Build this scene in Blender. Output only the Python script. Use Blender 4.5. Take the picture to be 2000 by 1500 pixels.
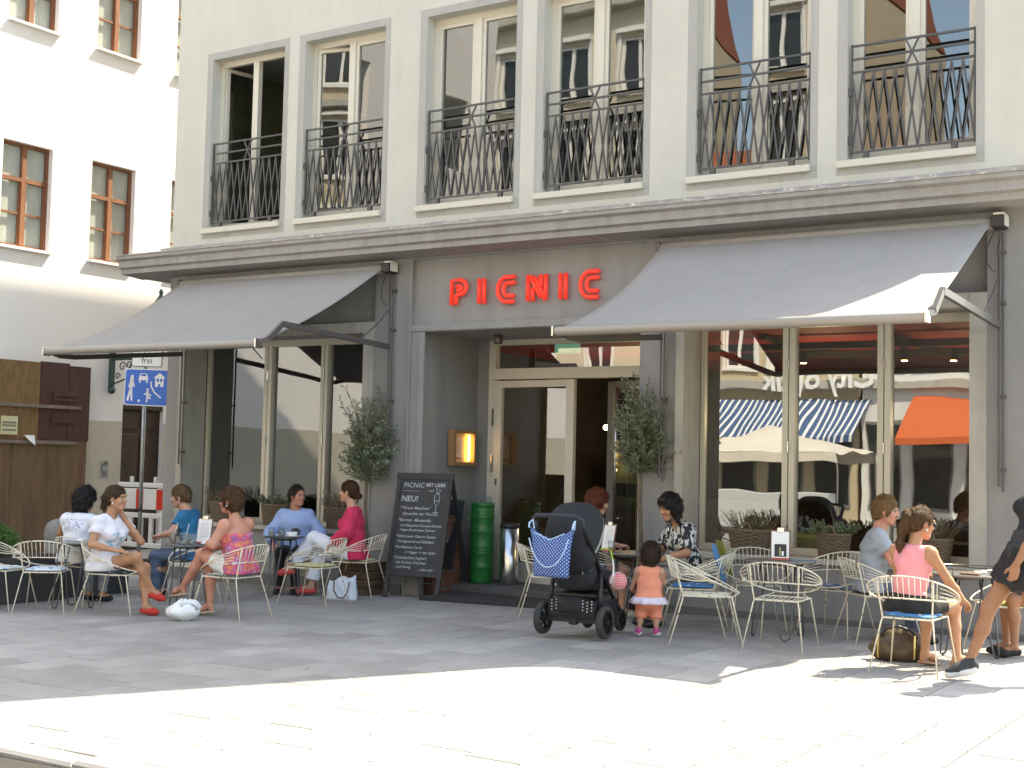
import bpy, math, random
import numpy as np
from mathutils import Matrix, Vector
for _o in list(bpy.data.objects): bpy.data.objects.remove(_o)
sc = bpy.context.scene
COL = sc.collection
rng = random.Random(7)

# ---------------------------------------------------------------- camera
cd = bpy.data.cameras.new('camera'); cam = bpy.data.objects.new('camera', cd); COL.objects.link(cam)
def cam_axes(pitch, roll, yaw):
    cy, sy, cp, sp = math.cos(yaw), math.sin(yaw), math.cos(pitch), math.sin(pitch)
    fw = Vector((-sy*cp, cy*cp, sp)); r = Vector((cy, sy, 0)); u = r.cross(fw)
    cr, sr = math.cos(roll), math.sin(roll)
    return r*cr+u*sr, -r*sr+u*cr, fw
_r, _u, _f = cam_axes(math.radians(3.36), math.radians(1.31), math.radians(32.95))
cam.matrix_world = Matrix(((_r.x, _u.x, -_f.x, 0), (_r.y, _u.y, -_f.y, -13.308), (_r.z, _u.z, -_f.z, 1.58), (0, 0, 0, 1)))
cd.lens = 46.8; cd.sensor_width = 36; cd.clip_start = 0.1; cd.clip_end = 500
sc.camera = cam

# ---------------------------------------------------------------- world, sun, exposure
SUN = Vector((.36, .65, 1.0)).normalized()
w = bpy.data.worlds.new('World'); sc.world = w; w.use_nodes = True
nt = w.node_tree; nt.nodes.clear()
sky = nt.nodes.new('ShaderNodeTexSky'); sky.sky_type = 'NISHITA'; sky.sun_disc = False
sky.sun_elevation = math.asin(SUN.z); sky.sun_rotation = math.atan2(SUN.x, SUN.y)
sky.air_density = 1.0; sky.dust_density = 1.6; sky.altitude = 450
bg = nt.nodes.new('ShaderNodeBackground'); bg.inputs[1].default_value = .15
ow = nt.nodes.new('ShaderNodeOutputWorld')
nt.links.new(sky.outputs[0], bg.inputs[0]); nt.links.new(bg.outputs[0], ow.inputs[0])
sl = bpy.data.lights.new('sun', 'SUN'); sl.energy = 2.7; sl.angle = math.radians(.53); sl.color = (1, .98, .945)
so = bpy.data.objects.new('sun', sl); COL.objects.link(so)
so.rotation_euler = SUN.to_track_quat('Z', 'Y').to_euler(); so.location = (0, 0, 30)
sc.view_settings.view_transform = 'Standard'; sc.view_settings.look = 'None'
sc.view_settings.gamma = 1; sc.view_settings.use_curve_mapping = False
sc.view_settings.exposure = 2.32
sc.view_settings.use_white_balance = True; sc.view_settings.white_balance_temperature = 8300; sc.view_settings.white_balance_tint = 4   # camera set for open shade
sc.cycles.max_bounces = 8; sc.cycles.diffuse_bounces = 4; sc.cycles.glossy_bounces = 4
sc.cycles.transparent_max_bounces = 12; sc.cycles.caustics_reflective = False; sc.cycles.caustics_refractive = False
sc.cycles.sample_clamp_indirect = 6

# ---------------------------------------------------------------- helpers
def gz(X): return .018*min(0, X+5)            # the square falls away to the left
MATS = {}
def mat(name, col, rough=.6, metal=0, var=0, vscale=8, bump=0, bscale=60, col2=None, spec=.5, stretch=None, emit=0, sss=0, coat=0, alpha=1, detail=6, coord='Object'):
    if name in MATS: return MATS[name]
    m = bpy.data.materials.new(name); m.use_nodes = True; MATS[name] = m
    n = m.node_tree.nodes; L = m.node_tree.links; b = n['Principled BSDF']
    b.inputs['Roughness'].default_value = rough; b.inputs['Metallic'].default_value = metal
    b.inputs['Specular IOR Level'].default_value = spec
    b.inputs['Base Color'].default_value = (*col, 1)
    if coat: b.inputs['Coat Weight'].default_value = coat
    if sss:
        b.inputs['Subsurface Weight'].default_value = sss; b.inputs['Subsurface Radius'].default_value = (.012, .005, .003)
    if emit:
        b.inputs['Emission Color'].default_value = (*col, 1); b.inputs['Emission Strength'].default_value = emit
    if alpha < 1: b.inputs['Alpha'].default_value = alpha
    if var or bump or col2:
        tc = n.new('ShaderNodeTexCoord'); mp = n.new('ShaderNodeMapping')
        if stretch: mp.inputs['Scale'].default_value = stretch
        L.new(tc.outputs[coord], mp.inputs[0])
    if var or col2:
        nz = n.new('ShaderNodeTexNoise'); nz.inputs['Scale'].default_value = vscale; nz.inputs['Detail'].default_value = detail; nz.inputs['Roughness'].default_value = .65
        L.new(mp.outputs[0], nz.inputs[0])
        rp = n.new('ShaderNodeValToRGB')
        c2 = col2 or tuple(min(1, c*(1+var)) for c in col); c1 = col if col2 else tuple(c*(1-var) for c in col)
        rp.color_ramp.elements[0].position = .32; rp.color_ramp.elements[1].position = .68
        rp.color_ramp.elements[0].color = (*c1, 1); rp.color_ramp.elements[1].color = (*c2, 1)
        L.new(nz.outputs[0], rp.inputs[0]); L.new(rp.outputs[0], b.inputs['Base Color'])
    if bump:
        nb = n.new('ShaderNodeTexNoise'); nb.inputs['Scale'].default_value = bscale; nb.inputs['Detail'].default_value = 5
        L.new(mp.outputs[0], nb.inputs[0])
        bp = n.new('ShaderNodeBump'); bp.inputs['Strength'].default_value = bump; bp.inputs['Distance'].default_value = .01
        L.new(nb.outputs[0], bp.inputs['Height']); L.new(bp.outputs[0], b.inputs['Normal'])
    return m
def glass_mat(name, tint=(.75, .78, .77), wav=.004, wscale=1.3, refl=.14, rough=.0):
    m = bpy.data.materials.new(name); m.use_nodes = True; MATS[name] = m
    n = m.node_tree.nodes; L = m.node_tree.links; n.clear()
    o = n.new('ShaderNodeOutputMaterial'); mx = n.new('ShaderNodeMixShader'); t = n.new('ShaderNodeBsdfTransparent'); g = n.new('ShaderNodeBsdfGlossy')
    t.inputs[0].default_value = (*tint, 1); g.inputs['Roughness'].default_value = rough
    lw_ = n.new('ShaderNodeLayerWeight'); fr = n.new('ShaderNodeMath'); fr.operation = 'POWER'; fr.inputs[1].default_value = 3.5; L.new(lw_.outputs['Facing'], fr.inputs[0])
    ma = n.new('ShaderNodeMath'); ma.operation = 'MULTIPLY_ADD'; ma.inputs[1].default_value = .9; ma.inputs[2].default_value = refl
    mc = n.new('ShaderNodeClamp')
    L.new(fr.outputs[0], ma.inputs[0]); L.new(ma.outputs[0], mc.inputs[0]); L.new(mc.outputs[0], mx.inputs[0])
    L.new(t.outputs[0], mx.inputs[1]); L.new(g.outputs[0], mx.inputs[2]); L.new(mx.outputs[0], o.inputs[0])
    if wav:
        tc = n.new('ShaderNodeTexCoord'); nz = n.new('ShaderNodeTexNoise'); nz.inputs['Scale'].default_value = wscale; nz.inputs['Detail'].default_value = 1
        bp = n.new('ShaderNodeBump'); bp.inputs['Strength'].default_value = 1; bp.inputs['Distance'].default_value = wav
        L.new(tc.outputs['Object'], nz.inputs[0]); L.new(nz.outputs[0], bp.inputs['Height'])
        L.new(bp.outputs[0], g.inputs['Normal'])
    return m

def link_mesh(name, verts, faces, m=None, parent=None, smooth=False, mats=None, fm=None):
    me = bpy.data.meshes.new(name)
    me.from_pydata([tuple(v) for v in verts], [], faces)
    for x in (mats or ([m] if m else [])): me.materials.append(x)
    if fm is not None: me.polygons.foreach_set('material_index', fm)
    if smooth: me.polygons.foreach_set('use_smooth', [True]*len(me.polygons))
    me.update()
    return place(name, me, parent)
def place(name, me, parent=None, loc=None, rz=0):
    o = bpy.data.objects.new(name, me); COL.objects.link(o)
    if parent is not None: o.parent = parent
    if loc is not None: o.location = loc
    if rz: o.rotation_euler = (0, 0, rz)
    return o
def empty(name, loc=(0, 0, 0), rz=0):
    o = bpy.data.objects.new(name, None); COL.objects.link(o); o.location = loc; o.rotation_euler = (0, 0, rz); o.empty_display_size = .1
    return o
def tag(o, label=None, cat=None, group=None, kind=None):
    if label: o['label'] = label
    if cat: o['category'] = cat
    if group: o['group'] = group
    if kind: o['kind'] = kind
    return o
def copy_tree(o, parent=None):
    c = o.copy(); COL.objects.link(c)
    if parent is not None: c.parent = parent
    for ch in list(o.children): copy_tree(ch, c)
    return c

class MB:
    def __init__(s): s.v = []; s.f = []; s.fm = []; s.cm = 0
    def _add(s, vs, fs):
        b = len(s.v); s.v += [tuple(v) for v in vs]; s.f += [tuple(b+i for i in f) for f in fs]; s.fm += [s.cm]*len(fs); return s
    def quad(s, *p): return s._add(p, [tuple(range(len(p)))])
    def box(s, x0, x1, y0, y1, z0, z1):
        return s._add([(x0, y0, z0), (x1, y0, z0), (x1, y1, z0), (x0, y1, z0), (x0, y0, z1), (x1, y0, z1), (x1, y1, z1), (x0, y1, z1)],
                      [(0, 3, 2, 1), (4, 5, 6, 7), (0, 1, 5, 4), (1, 2, 6, 5), (2, 3, 7, 6), (3, 0, 4, 7)])
    def bbox(s, x0, x1, y0, y1, z0, z1, c=.01):
        # box with chamfered vertical + top edges
        c = min(c, (x1-x0)*.45, (y1-y0)*.45, (z1-z0)*.45)
        def ring(d, z): return [(x0+d, y0+d, z), (x1-d, y0+d, z), (x1-d, y1-d, z), (x0+d, y1-d, z)]
        vs = ring(c, z0)+ring(0, z0+c)+ring(0, z1-c)+ring(c, z1); fs = [(3, 2, 1, 0), (12, 13, 14, 15)]
        for k in range(3):
            for i in range(4): a = k*4+i; b = k*4+(i+1) % 4; fs.append((a, b, b+4, a+4))
        return s._add(vs, fs)
    def obox(s, c, ax, ay, az, hx, hy, hz):
        c, ax, ay, az = Vector(c), Vector(ax), Vector(ay), Vector(az)
        vs = [c+ax*(hx*i)+ay*(hy*j)+az*(hz*k) for k in (-1, 1) for i, j in ((-1, -1), (1, -1), (1, 1), (-1, 1))]
        return s._add(vs, [(0, 3, 2, 1), (4, 5, 6, 7), (0, 1, 5, 4), (1, 2, 6, 5), (2, 3, 7, 6), (3, 0, 4, 7)])
    def bar(s, a, b, w, h, up=(0, 0, 1)):
        a, b = Vector(a), Vector(b); x = (b-a); l = x.length; x.normalize(); u = Vector(up)
        y = u.cross(x)
        if y.length < 1e-4: y = Vector((1, 0, 0)).cross(x)
        y.normalize(); z = x.cross(y)
        return s.obox((a+b)/2, x, y, z, l/2, w/2, h/2)
    def tube(s, pts, r, n=6, closed=False, cap=True):
        pts = [Vector(p) for p in pts]; N = len(pts); rr = r if isinstance(r, (list, tuple)) else [r]*N
        vs = []; pu = None
        for i, p in enumerate(pts):
            if closed: d = pts[(i+1) % N]-pts[i-1]
            else: d = pts[min(i+1, N-1)]-pts[max(i-1, 0)]
            if d.length < 1e-9: d = Vector((0, 0, 1))
            d.normalize()
            if pu is None:
                pu = Vector((0, 0, 1)) if abs(d.z) < .9 else Vector((1, 0, 0))
            u = pu-d*pu.dot(d)
            if u.length < 1e-5: u = d.orthogonal()
            u.normalize(); pu = u; v = d.cross(u)
            for k in range(n):
                a = 2*math.pi*k/n; vs.append(p+(u*math.cos(a)+v*math.sin(a))*rr[i])
        fs = []
        for i in range(N if closed else N-1):
            for k in range(n):
                a = i*n+k; b = i*n+(k+1) % n; j = ((i+1) % N)*n
                fs.append((a, b, j+(k+1) % n, j+k))
        if cap and not closed: fs += [tuple(range(n-1, -1, -1)), tuple((N-1)*n+k for k in range(n))]
        return s._add(vs, fs)
    def lathe(s, prof, c=(0, 0, 0), n=20, cap=True, sx=1, sy=1):
        vs = []; fs = []
        for r, z in prof:
            for k in range(n): a = 2*math.pi*k/n; vs.append((c[0]+r*math.cos(a)*sx, c[1]+r*math.sin(a)*sy, c[2]+z))
        for i in range(len(prof)-1):
            for k in range(n): a = i*n+k; b = i*n+(k+1) % n; fs.append((a, b, b+n, a+n))
        if cap: fs += [tuple(range(n-1, -1, -1)), tuple((len(prof)-1)*n+k for k in range(n))]
        return s._add(vs, fs)
    def prism(s, poly, f0, f1):
        # poly: 2D points; f0,f1: functions 2D->3D for both ends
        n = len(poly); vs = [f0(p) for p in poly]+[f1(p) for p in poly]
        fs = [tuple(range(n-1, -1, -1)), tuple(range(n, 2*n))]
        for i in range(n): j = (i+1) % n; fs.append((i, j, n+j, n+i))
        return s._add(vs, fs)
    def ball(s, c, rx, ry=None, rz=None, n=14, m=9):
        ry = ry or rx; rz = rz or rx; vs = []; fs = []
        for i in range(m+1):
            t = math.pi*i/m
            for k in range(n): a = 2*math.pi*k/n; vs.append((c[0]+rx*math.sin(t)*math.cos(a), c[1]+ry*math.sin(t)*math.sin(a), c[2]+rz*math.cos(t)))
        for i in range(m):
            for k in range(n): a = i*n+k; b = i*n+(k+1) % n; fs.append((a, a+n, b+n, b))
        return s._add(vs, fs)
    def build(s, name, m=None, parent=None, smooth=False, mats=None):
        return link_mesh(name, s.v, s.f, m, parent, smooth, mats, s.fm if mats else None)
    def mesh(s, name, m, smooth=False):
        me = bpy.data.meshes.new(name); me.from_pydata(s.v, [], s.f); me.materials.append(m)
        if smooth: me.polygons.foreach_set('use_smooth', [True]*len(me.polygons))
        me.update(); return me

def fix_normals(o):
    import bmesh
    bm = bmesh.new(); bm.from_mesh(o.data); bmesh.ops.recalc_face_normals(bm, faces=bm.faces); bm.to_mesh(o.data); bm.free(); return o
def wall_holes(mb, X0, X1, Z0, Z1, y, depth, holes, top=None):
    """front sheet at y facing -Y with rectangular holes, reveals of given depth"""
    xs = sorted(set([X0, X1]+[h[0] for h in holes]+[h[1] for h in holes])); zs = sorted(set([Z0, Z1]+[h[2] for h in holes]+[h[3] for h in holes]))
    for i in range(len(xs)-1):
        for k in range(len(zs)-1):
            cx, cz = (xs[i]+xs[i+1])/2, (zs[k]+zs[k+1])/2
            if any(h[0] < cx < h[1] and h[2] < cz < h[3] for h in holes): continue
            mb.quad((xs[i], y, zs[k]), (xs[i+1], y, zs[k]), (xs[i+1], y, zs[k+1]), (xs[i], y, zs[k+1]))
    for h in holes:
        a, b, c, d = h[:4]; e = y+(h[4] if len(h) > 4 else depth)
        mb.quad((a, y, c), (a, y, d), (a, e, d), (a, e, c)); mb.quad((b, y, c), (b, e, c), (b, e, d), (b, y, d))
        mb.quad((a, y, d), (b, y, d), (b, e, d), (a, e, d)); mb.quad((a, y, c), (a, e, c), (b, e, c), (b, y, c))
def text_mesh(body, size, bold=0, shear=0, align='LEFT', spacing=1.0, res=2):
    cu = bpy.data.curves.new('txt', 'FONT'); cu.body = body; cu.size = size; cu.align_x = align; cu.resolution_u = res
    cu.offset = bold; cu.shear = shear; cu.space_character = spacing
    o = bpy.data.objects.new('txt', cu); COL.objects.link(o)
    dg = bpy.context.evaluated_depsgraph_get(); me = bpy.data.meshes.new_from_object(o.evaluated_get(dg))
    bpy.data.objects.remove(o); bpy.data.curves.remove(cu)
    return me
def wtext(name, body, size, M, m, parent, **k):
    """text in a plane given by matrix M (local x = writing direction, y = up)"""
    me = text_mesh(body, size, **k); me.materials.clear(); me.materials.append(m); me.transform(M); me.name = name
    return place(name, me, parent)
def frame_M(o, x, y):
    x, y = Vector(x).normalized(), Vector(y).normalized(); z = x.cross(y)
    return Matrix(((x.x, y.x, z.x, o[0]), (x.y, y.y, z.y, o[1]), (x.z, y.z, z.z, o[2]), (0, 0, 0, 1)))

# ---------------------------------------------------------------- materials
M_up = mat('plaster_upper', (.575, .56, .50), .92, var=.05, vscale=1.1, bump=.25, bscale=90)
M_band = mat('plaster_band', (.41, .40, .375), .9, var=.04, vscale=2, bump=.2, bscale=90)
M_low = mat('plaster_lower', (.285, .282, .282), .9, var=.06, vscale=1.3, bump=.25, bscale=80)
M_lowd = mat('plaster_plinth', (.17, .162, .158), .85, var=.08, vscale=2, bump=.2, bscale=80)
M_stone = mat('stone_trim', (.43, .415, .38), .8, var=.08, vscale=3, bump=.1, bscale=50)
M_frame = mat('beige_frame', (.62, .585, .50), .42, var=.02, vscale=3)
M_framed = mat('grey_frame', (.20, .195, .185), .4)
M_corn = mat('cornice_paint', (.34, .325, .31), .8, var=.08, vscale=4, bump=.1, bscale=40)
M_zinc = mat('zinc_flashing', (.36, .34, .325), .6, metal=.1, var=.22, vscale=5)
M_iron = mat('wrought_iron', (.085, .087, .09), .45, metal=.4)
M_glass = glass_mat('window_glass', refl=.27, wav=.002)
M_glassu = glass_mat('upper_glass', refl=.19, wav=.0022, wscale=1.1)
M_clear = glass_mat('drinking_glass', tint=(.93, .95, .95), refl=.05, wav=0)
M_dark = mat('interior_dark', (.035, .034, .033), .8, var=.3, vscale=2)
M_red = mat('red_ceiling', (.33, .018, .015), .7)
M_redsign = mat('red_letters', (.90, .045, .03), .4, emit=.09)
M_white = mat('white_wall', (.79, .755, .735), .93, var=.025, vscale=.8, bump=.2, bscale=60)
M_cream = mat('cream_wall', (.50, .46, .385), .92, var=.08, vscale=1.2, bump=.2, bscale=50)
M_wood = mat('window_wood', (.22, .085, .04), .55, var=.25, vscale=5, stretch=(1, 1, .15))
M_awn = mat('awning_fabric', (.325, .30, .28), .85, var=.02, vscale=3, bump=.35, bscale=5)
M_alu = mat('awning_metal', (.33, .30, .27), .45, metal=.2)
M_arm = mat('awning_arm_paint', (.11, .10, .10), .45, metal=.3)
M_wire = mat('chair_cream_wire', (.72, .66, .53), .5, col2=None, var=.06, vscale=20)
M_tbl = mat('table_metal', (.10, .10, .10), .35, metal=.5)
M_ttop = mat('table_top_grey', (.17, .165, .16), .25, metal=.2, var=.1, vscale=5)
M_black = mat('black_plastic', (.018, .018, .02), .5)
M_chrome = mat('brushed_steel', (.62, .62, .62), .22, metal=1)
M_paper = mat('white_paper', (.80, .80, .80), .8)
def rust(m):
    n = m.node_tree.nodes; L = m.node_tree.links; b = n['Principled BSDF']
    tc = n.new('ShaderNodeTexCoord'); nz = n.new('ShaderNodeTexNoise'); nz.inputs['Scale'].default_value = 38; nz.inputs['Detail'].default_value = 3
    rp = n.new('ShaderNodeValToRGB'); rp.color_ramp.elements[0].position = .63; rp.color_ramp.elements[1].position = .67
    rp.color_ramp.elements[0].color = (.72, .66, .53, 1); rp.color_ramp.elements[1].color = (.13, .06, .03, 1)
    L.new(tc.outputs['Object'], nz.inputs[0]); L.new(nz.outputs[0], rp.inputs[0]); L.new(rp.outputs[0], b.inputs['Base Color'])
rust(M_wire)
def streaks(m, amt, sx=5.0, sz=.22, thr=(.42, .72), tint=(.62, .58, .52)):
    # rain streaks and grime: tall narrow noise multiplied into the base colour
    n = m.node_tree.nodes; L = m.node_tree.links; b = n['Principled BSDF']; li = b.inputs['Base Color'].links
    gm = n.new('ShaderNodeNewGeometry'); mp = n.new('ShaderNodeMapping'); mp.inputs['Scale'].default_value = (sx, sx, sz); nz = n.new('ShaderNodeTexNoise'); nz.inputs['Scale'].default_value = 1; nz.inputs['Detail'].default_value = 8; nz.inputs['Roughness'].default_value = .7
    rp = n.new('ShaderNodeValToRGB'); rp.color_ramp.elements[0].position = thr[0]; rp.color_ramp.elements[1].position = thr[1]; rp.color_ramp.elements[0].color = (1, 1, 1, 1); rp.color_ramp.elements[1].color = (*tint, 1)
    mx = n.new('ShaderNodeMixRGB'); mx.blend_type = 'MULTIPLY'; mx.inputs[0].default_value = amt
    L.new(gm.outputs['Position'], mp.inputs[0]); L.new(mp.outputs[0], nz.inputs[0]); L.new(nz.outputs[0], rp.inputs[0])
    if li: L.new(li[0].from_socket, mx.inputs[1])
    else: mx.inputs[1].default_value = b.inputs['Base Color'].default_value
    L.new(rp.outputs[0], mx.inputs[2]); L.new(mx.outputs[0], b.inputs['Base Color'])
streaks(M_up, .14); streaks(M_low, .40, 3.5, .35); streaks(M_corn, .5, 6, 1.2); streaks(M_zinc, 1., 9, 14, (.56, .62), (1.7, 1.7, 1.7)); streaks(M_stone, .5, 6, .5); streaks(M_awn, .16, 1.6, .8); streaks(M_lowd, .5, 4, 3); streaks(M_band, .3, 6, .3)
# ================================================================ ground
def slab_mat(name, c, sv=.10):
    m = mat(name, c, .85, var=.10, vscale=2.2, bump=.25, bscale=120)
    n = m.node_tree.nodes; L = m.node_tree.links; b = n['Principled BSDF']
    src = b.inputs['Base Color'].links[0].from_socket
    oi = n.new('ShaderNodeObjectInfo'); mr = n.new('ShaderNodeMapRange'); mr.inputs[3].default_value = 1-sv; mr.inputs[4].default_value = 1+sv
    hs = n.new('ShaderNodeHueSaturation'); L.new(oi.outputs['Random'], mr.inputs[0]); L.new(mr.outputs[0], hs.inputs['Value']); L.new(src, hs.inputs['Color'])
    # dark gum spots and stains
    tc = n.new('ShaderNodeTexCoord'); gm = n.new('ShaderNodeNewGeometry'); vo = n.new('ShaderNodeTexVoronoi'); vo.inputs['Scale'].default_value = 2.6
    rp = n.new('ShaderNodeValToRGB'); rp.color_ramp.elements[0].position = .035; rp.color_ramp.elements[1].position = .06
    rp.color_ramp.elements[0].color = (.22, .21, .2, 1); rp.color_ramp.elements[1].color = (1, 1, 1, 1)
    nz = n.new('ShaderNodeTexNoise'); nz.inputs['Scale'].default_value = .55; nz.inputs['Detail'].default_value = 5
    rq = n.new('ShaderNodeValToRGB'); rq.color_ramp.elements[0].position = .3; rq.color_ramp.elements[1].position = .62
    rq.color_ramp.elements[0].color = (.78, .77, .76, 1); rq.color_ramp.elements[1].color = (1, 1, 1, 1)
    L.new(gm.outputs['Position'], vo.inputs['Vector']); L.new(gm.outputs['Position'], nz.inputs['Vector']); L.new(vo.outputs['Distance'], rp.inputs[0]); L.new(nz.outputs[0], rq.inputs[0])
    m1 = n.new('ShaderNodeMixRGB'); m1.blend_type = 'MULTIPLY'; m1.inputs[0].default_value = 1
    m2 = n.new('ShaderNodeMixRGB'); m2.blend_type = 'MULTIPLY'; m2.inputs[0].default_value = 1
    L.new(hs.outputs[0], m1.inputs[1]); L.new(rp.outputs[0], m1.inputs[2]); L.new(m1.outputs[0], m2.inputs[1]); L.new(rq.outputs[0], m2.inputs[2])
    L.new(m2.outputs[0], b.inputs['Base Color'])
    return m
M_slab = slab_mat('granite_slab', (.335, .315, .30), .14)
M_mortar = mat('joint_mortar', (.035, .03, .027), .95, var=.2, vscale=9)
M_cobble = mat('cobble_granite', (.30, .30, .285), .8, var=.2, vscale=6, bump=.3, bscale=40)
mb = MB()
xs = [-120, -60, -20.5, -5, 60]
for i in range(4):
    a, b = xs[i], xs[i+1]; za, zb = gz(max(a, -22))-.024, gz(max(b, -22))-.024
    mb.quad((a, -70, za), (b, -70, zb), (b, 60, zb), (a, 60, za))
ground = tag(mb.build('ground', M_mortar), kind='structure')
PITCH = .363; X_OFF = -3.05-PITCH*60
def vis(x, y):
    d = Vector((x, y+13.308, gz(x)-1.58)); z = d.dot(_f)
    if z < 1: return 0, 0, 0
    return 1000+2600*d.dot(_r)/z, 750-2600*d.dot(_u)/z, z
slabs = []
sr = random.Random(3)
for c in range(0, 90):
    x0 = X_OFF+c*PITCH
    if x0 < -20.3 or x0 > 6.2: continue
    y = -8.5+sr.uniform(-.5, 0)
    while y < 14:
        ln = sr.choice([.42, .52, .52, .62, .72]); y1 = y+ln
        lo = max(y, -8.5)
        if -14.7 < x0 < -2.6 and lo > -.05: break
        if -14.7 < x0 < -2.6 and y1 > -.02: y1 = -.02
        if y1-lo > .08:
            p = vis(x0+PITCH/2, (lo+y1)/2)
            seen = p[2] and -30 < p[0] < 2030 and 850 < p[1] < 1530; slabs.append((p[2] if seen else 900, x0, lo, y1))
        y += ln
slabs.sort()
sm = {}
def slab_shape(mb, w, l, ox=0, oy=0, z=lambda x: 0):
    g = .0065; b = .004; h = .03
    def P(x, y, zz): return (x, y, zz+z(x))
    a0, a1, c0, c1 = ox-w/2+g, ox+w/2-g, oy-l/2+g, oy+l/2-g
    vs = [P(a0, c0, -h), P(a1, c0, -h), P(a1, c1, -h), P(a0, c1, -h), P(a0, c0, -b), P(a1, c0, -b), P(a1, c1, -b), P(a0, c1, -b),
          P(a0+b, c0+b, 0), P(a1-b, c0+b, 0), P(a1-b, c1-b, 0), P(a0+b, c1-b, 0)]
    fs = [(8, 9, 10, 11)]
    for k in (0, 4):
        for i in range(4): j = (i+1) % 4; fs.append((k+i, k+j, k+4+j, k+4+i))
    mb._add(vs, fs)
rest = MB()
for i, (d, x0, y0, y1) in enumerate(slabs):
    l = round(y1-y0, 2); xc = x0+PITCH/2
    if i < 300 and d < 800:
        if l not in sm:
            t = MB(); slab_shape(t, PITCH, l); sm[l] = t.mesh('paving_slab', M_slab)
        o = place('paving_slab', sm[l], ground, (xc, (y0+y1)/2, gz(xc)+sr.uniform(-.0012, .0012)))
        o.rotation_euler = (sr.uniform(-.0015, .0015), (-.018 if xc < -5 else 0), 0)
    else: slab_shape(rest, PITCH, l, xc, (y0+y1)/2, gz)
tag(rest.build('far_paving_slabs', M_slab, ground), kind='stuff')
# near slabs towards the camera side that stay outside the frame are plain sheet
kerb = empty('kerb'); kerb['kind'] = 'structure'
for i in range(30):
    x0 = -20+i*.9
    t = MB(); t.bbox(.004, .896, -.19, 0, -.14, .012, .018); o = t.build('kerb_stone', M_slab, kerb); o.location = (x0, -8.53, gz(x0+.45))
cob = empty('cobbled_road'); cob['kind'] = 'structure'
cm = []
for k in range(4):
    t = MB(); w_, l_ = (.15, .15) if k % 2 else (.17, .14); t.bbox(-w_/2, w_/2, -l_/2, l_/2, -.1, 0, .022); cm.append(t.mesh('cobblestone', M_cobble))
n = 0; cst = MB()
rd = MB()
for i in range(4):
    a, b = [-120, -60, -20.5, -5, 60][i:i+2]; za, zb = gz(max(a, -22))-.05, gz(max(b, -22))-.05
    rd.quad((a, -24.9, za+.018), (b, -24.9, zb+.018), (b, -11.9, zb+.018), (a, -11.9, za+.018))
M_road = mat('cobble_sheet', (.27, .265, .25), .85, var=.15, vscale=3, bump=.6, bscale=9)
rd.v = [(v[0], v[1], v[2]+.015) for v in rd.v]; rd.build('far_cobbles', M_road, cob)
for j in range(19):
    for i in range(150):
        x = -20.2+i*.18+(j % 2)*.09; y = -8.82-j*.165
        p = vis(x, y)
        if not (p[2] and -60 < p[0] < 700 and 1440 < p[1] < 1580 and n < 290):
            w_ = .083; z_ = gz(x)-.03+sr.uniform(-.005, .005)
            cst._add([(x-w_, y-.07, z_-.04), (x+w_, y-.07, z_-.04), (x+w_, y+.07, z_-.04), (x-w_, y+.07, z_-.04), (x-w_+.02, y-.055, z_), (x+w_-.02, y-.055, z_), (x+w_-.02, y+.055, z_), (x-w_+.02, y+.055, z_)], [(4, 5, 6, 7), (0, 1, 5, 4), (1, 2, 6, 5), (2, 3, 7, 6), (3, 0, 4, 7)])
        if p[2] and -60 < p[0] < 700 and 1440 < p[1] < 1580 and n < 290:
            o = place('cobblestone', cm[sr.randrange(4)], cob, (x, y, gz(x)-.03+sr.uniform(-.004, .004))); o.rotation_euler = (sr.uniform(-.02, .02), sr.uniform(-.02, .02), sr.uniform(-.06, .06)); n += 1
tag(cst.build('far_cobblestones', M_cobble, cob), kind='stuff')

# ================================================================ cafe building
cafe = tag(empty('cafe_building', (-8.5, 0, 0)), 'grey and cream corner building with a red PICNIC sign and balcony windows', 'building')
def cadd(o):                              # parent to the building, keeping world coordinates
    o.parent = cafe; o.location = Vector(o.location)-cafe.location; return o
SILLS = [(-13.915, -12.44), (-12.17, -10.69), (-10.12, -8.66), (-8.37, -6.91), (-6.37, -4.94), (-4.65, -3.24)]
UP = [(a+.10, b-.01, 4.79, 7.20, .20) for a, b in SILLS]
UP2 = [(a, b, 8.6, 10.9, .2) for a, b, *_ in UP]+[(a, b, 12.2, 14.3, .2) for a, b, *_ in UP]
u = MB(); XR = -3.15
wall_holes(u, -14.52, XR, 4.30, 15.2, 0, .2, UP+UP2)
u.quad((XR, 0, 4.3), (-2.55, 0, 4.3), (-2.55, 0, 4.6), (-2.78, 0, 4.7), (-2.78, 0, 6.25), (XR, 0, 6.9))  # unseen corner profile, shaped to let the sun onto the right awning
u.quad((-14.52, 0, 4.3), (-14.52, 0, 15.2), (-14.52, 4.5, 19.0), (-14.52, 18, 19.0), (-14.52, 18, 4.3))
u.quad((XR, .3, 4.3), (XR, 18, 4.3), (XR, 18, 19.0), (XR, 4.5, 19.0), (XR, .3, 15.4)); u.quad((XR, 0, 6.9), (XR, .3, 6.9), (XR, .3, 15.4), (XR, 0, 15.2))
u.quad((XR, 0, 6.9), (-2.78, 0, 6.25), (-2.78, .3, 6.25), (XR, .3, 6.9)); u.quad((-2.78, 0, 6.25), (-2.78, 0, 4.7), (-2.78, .3, 4.7), (-2.78, .3, 6.25)); u.quad((-2.78, 0, 4.7), (-2.55, 0, 4.6), (-2.55, .3, 4.6), (-2.78, .3, 4.7))
u.quad((-2.55, 0, 4.3), (-2.55, 18, 4.3), (-2.55, 18, 4.6), (-2.55, 0, 4.6)); u.quad((XR, .3, 6.9), (-2.78, .3, 6.25), (-2.78, .3, 4.3), (XR, .3, 4.3))
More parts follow.
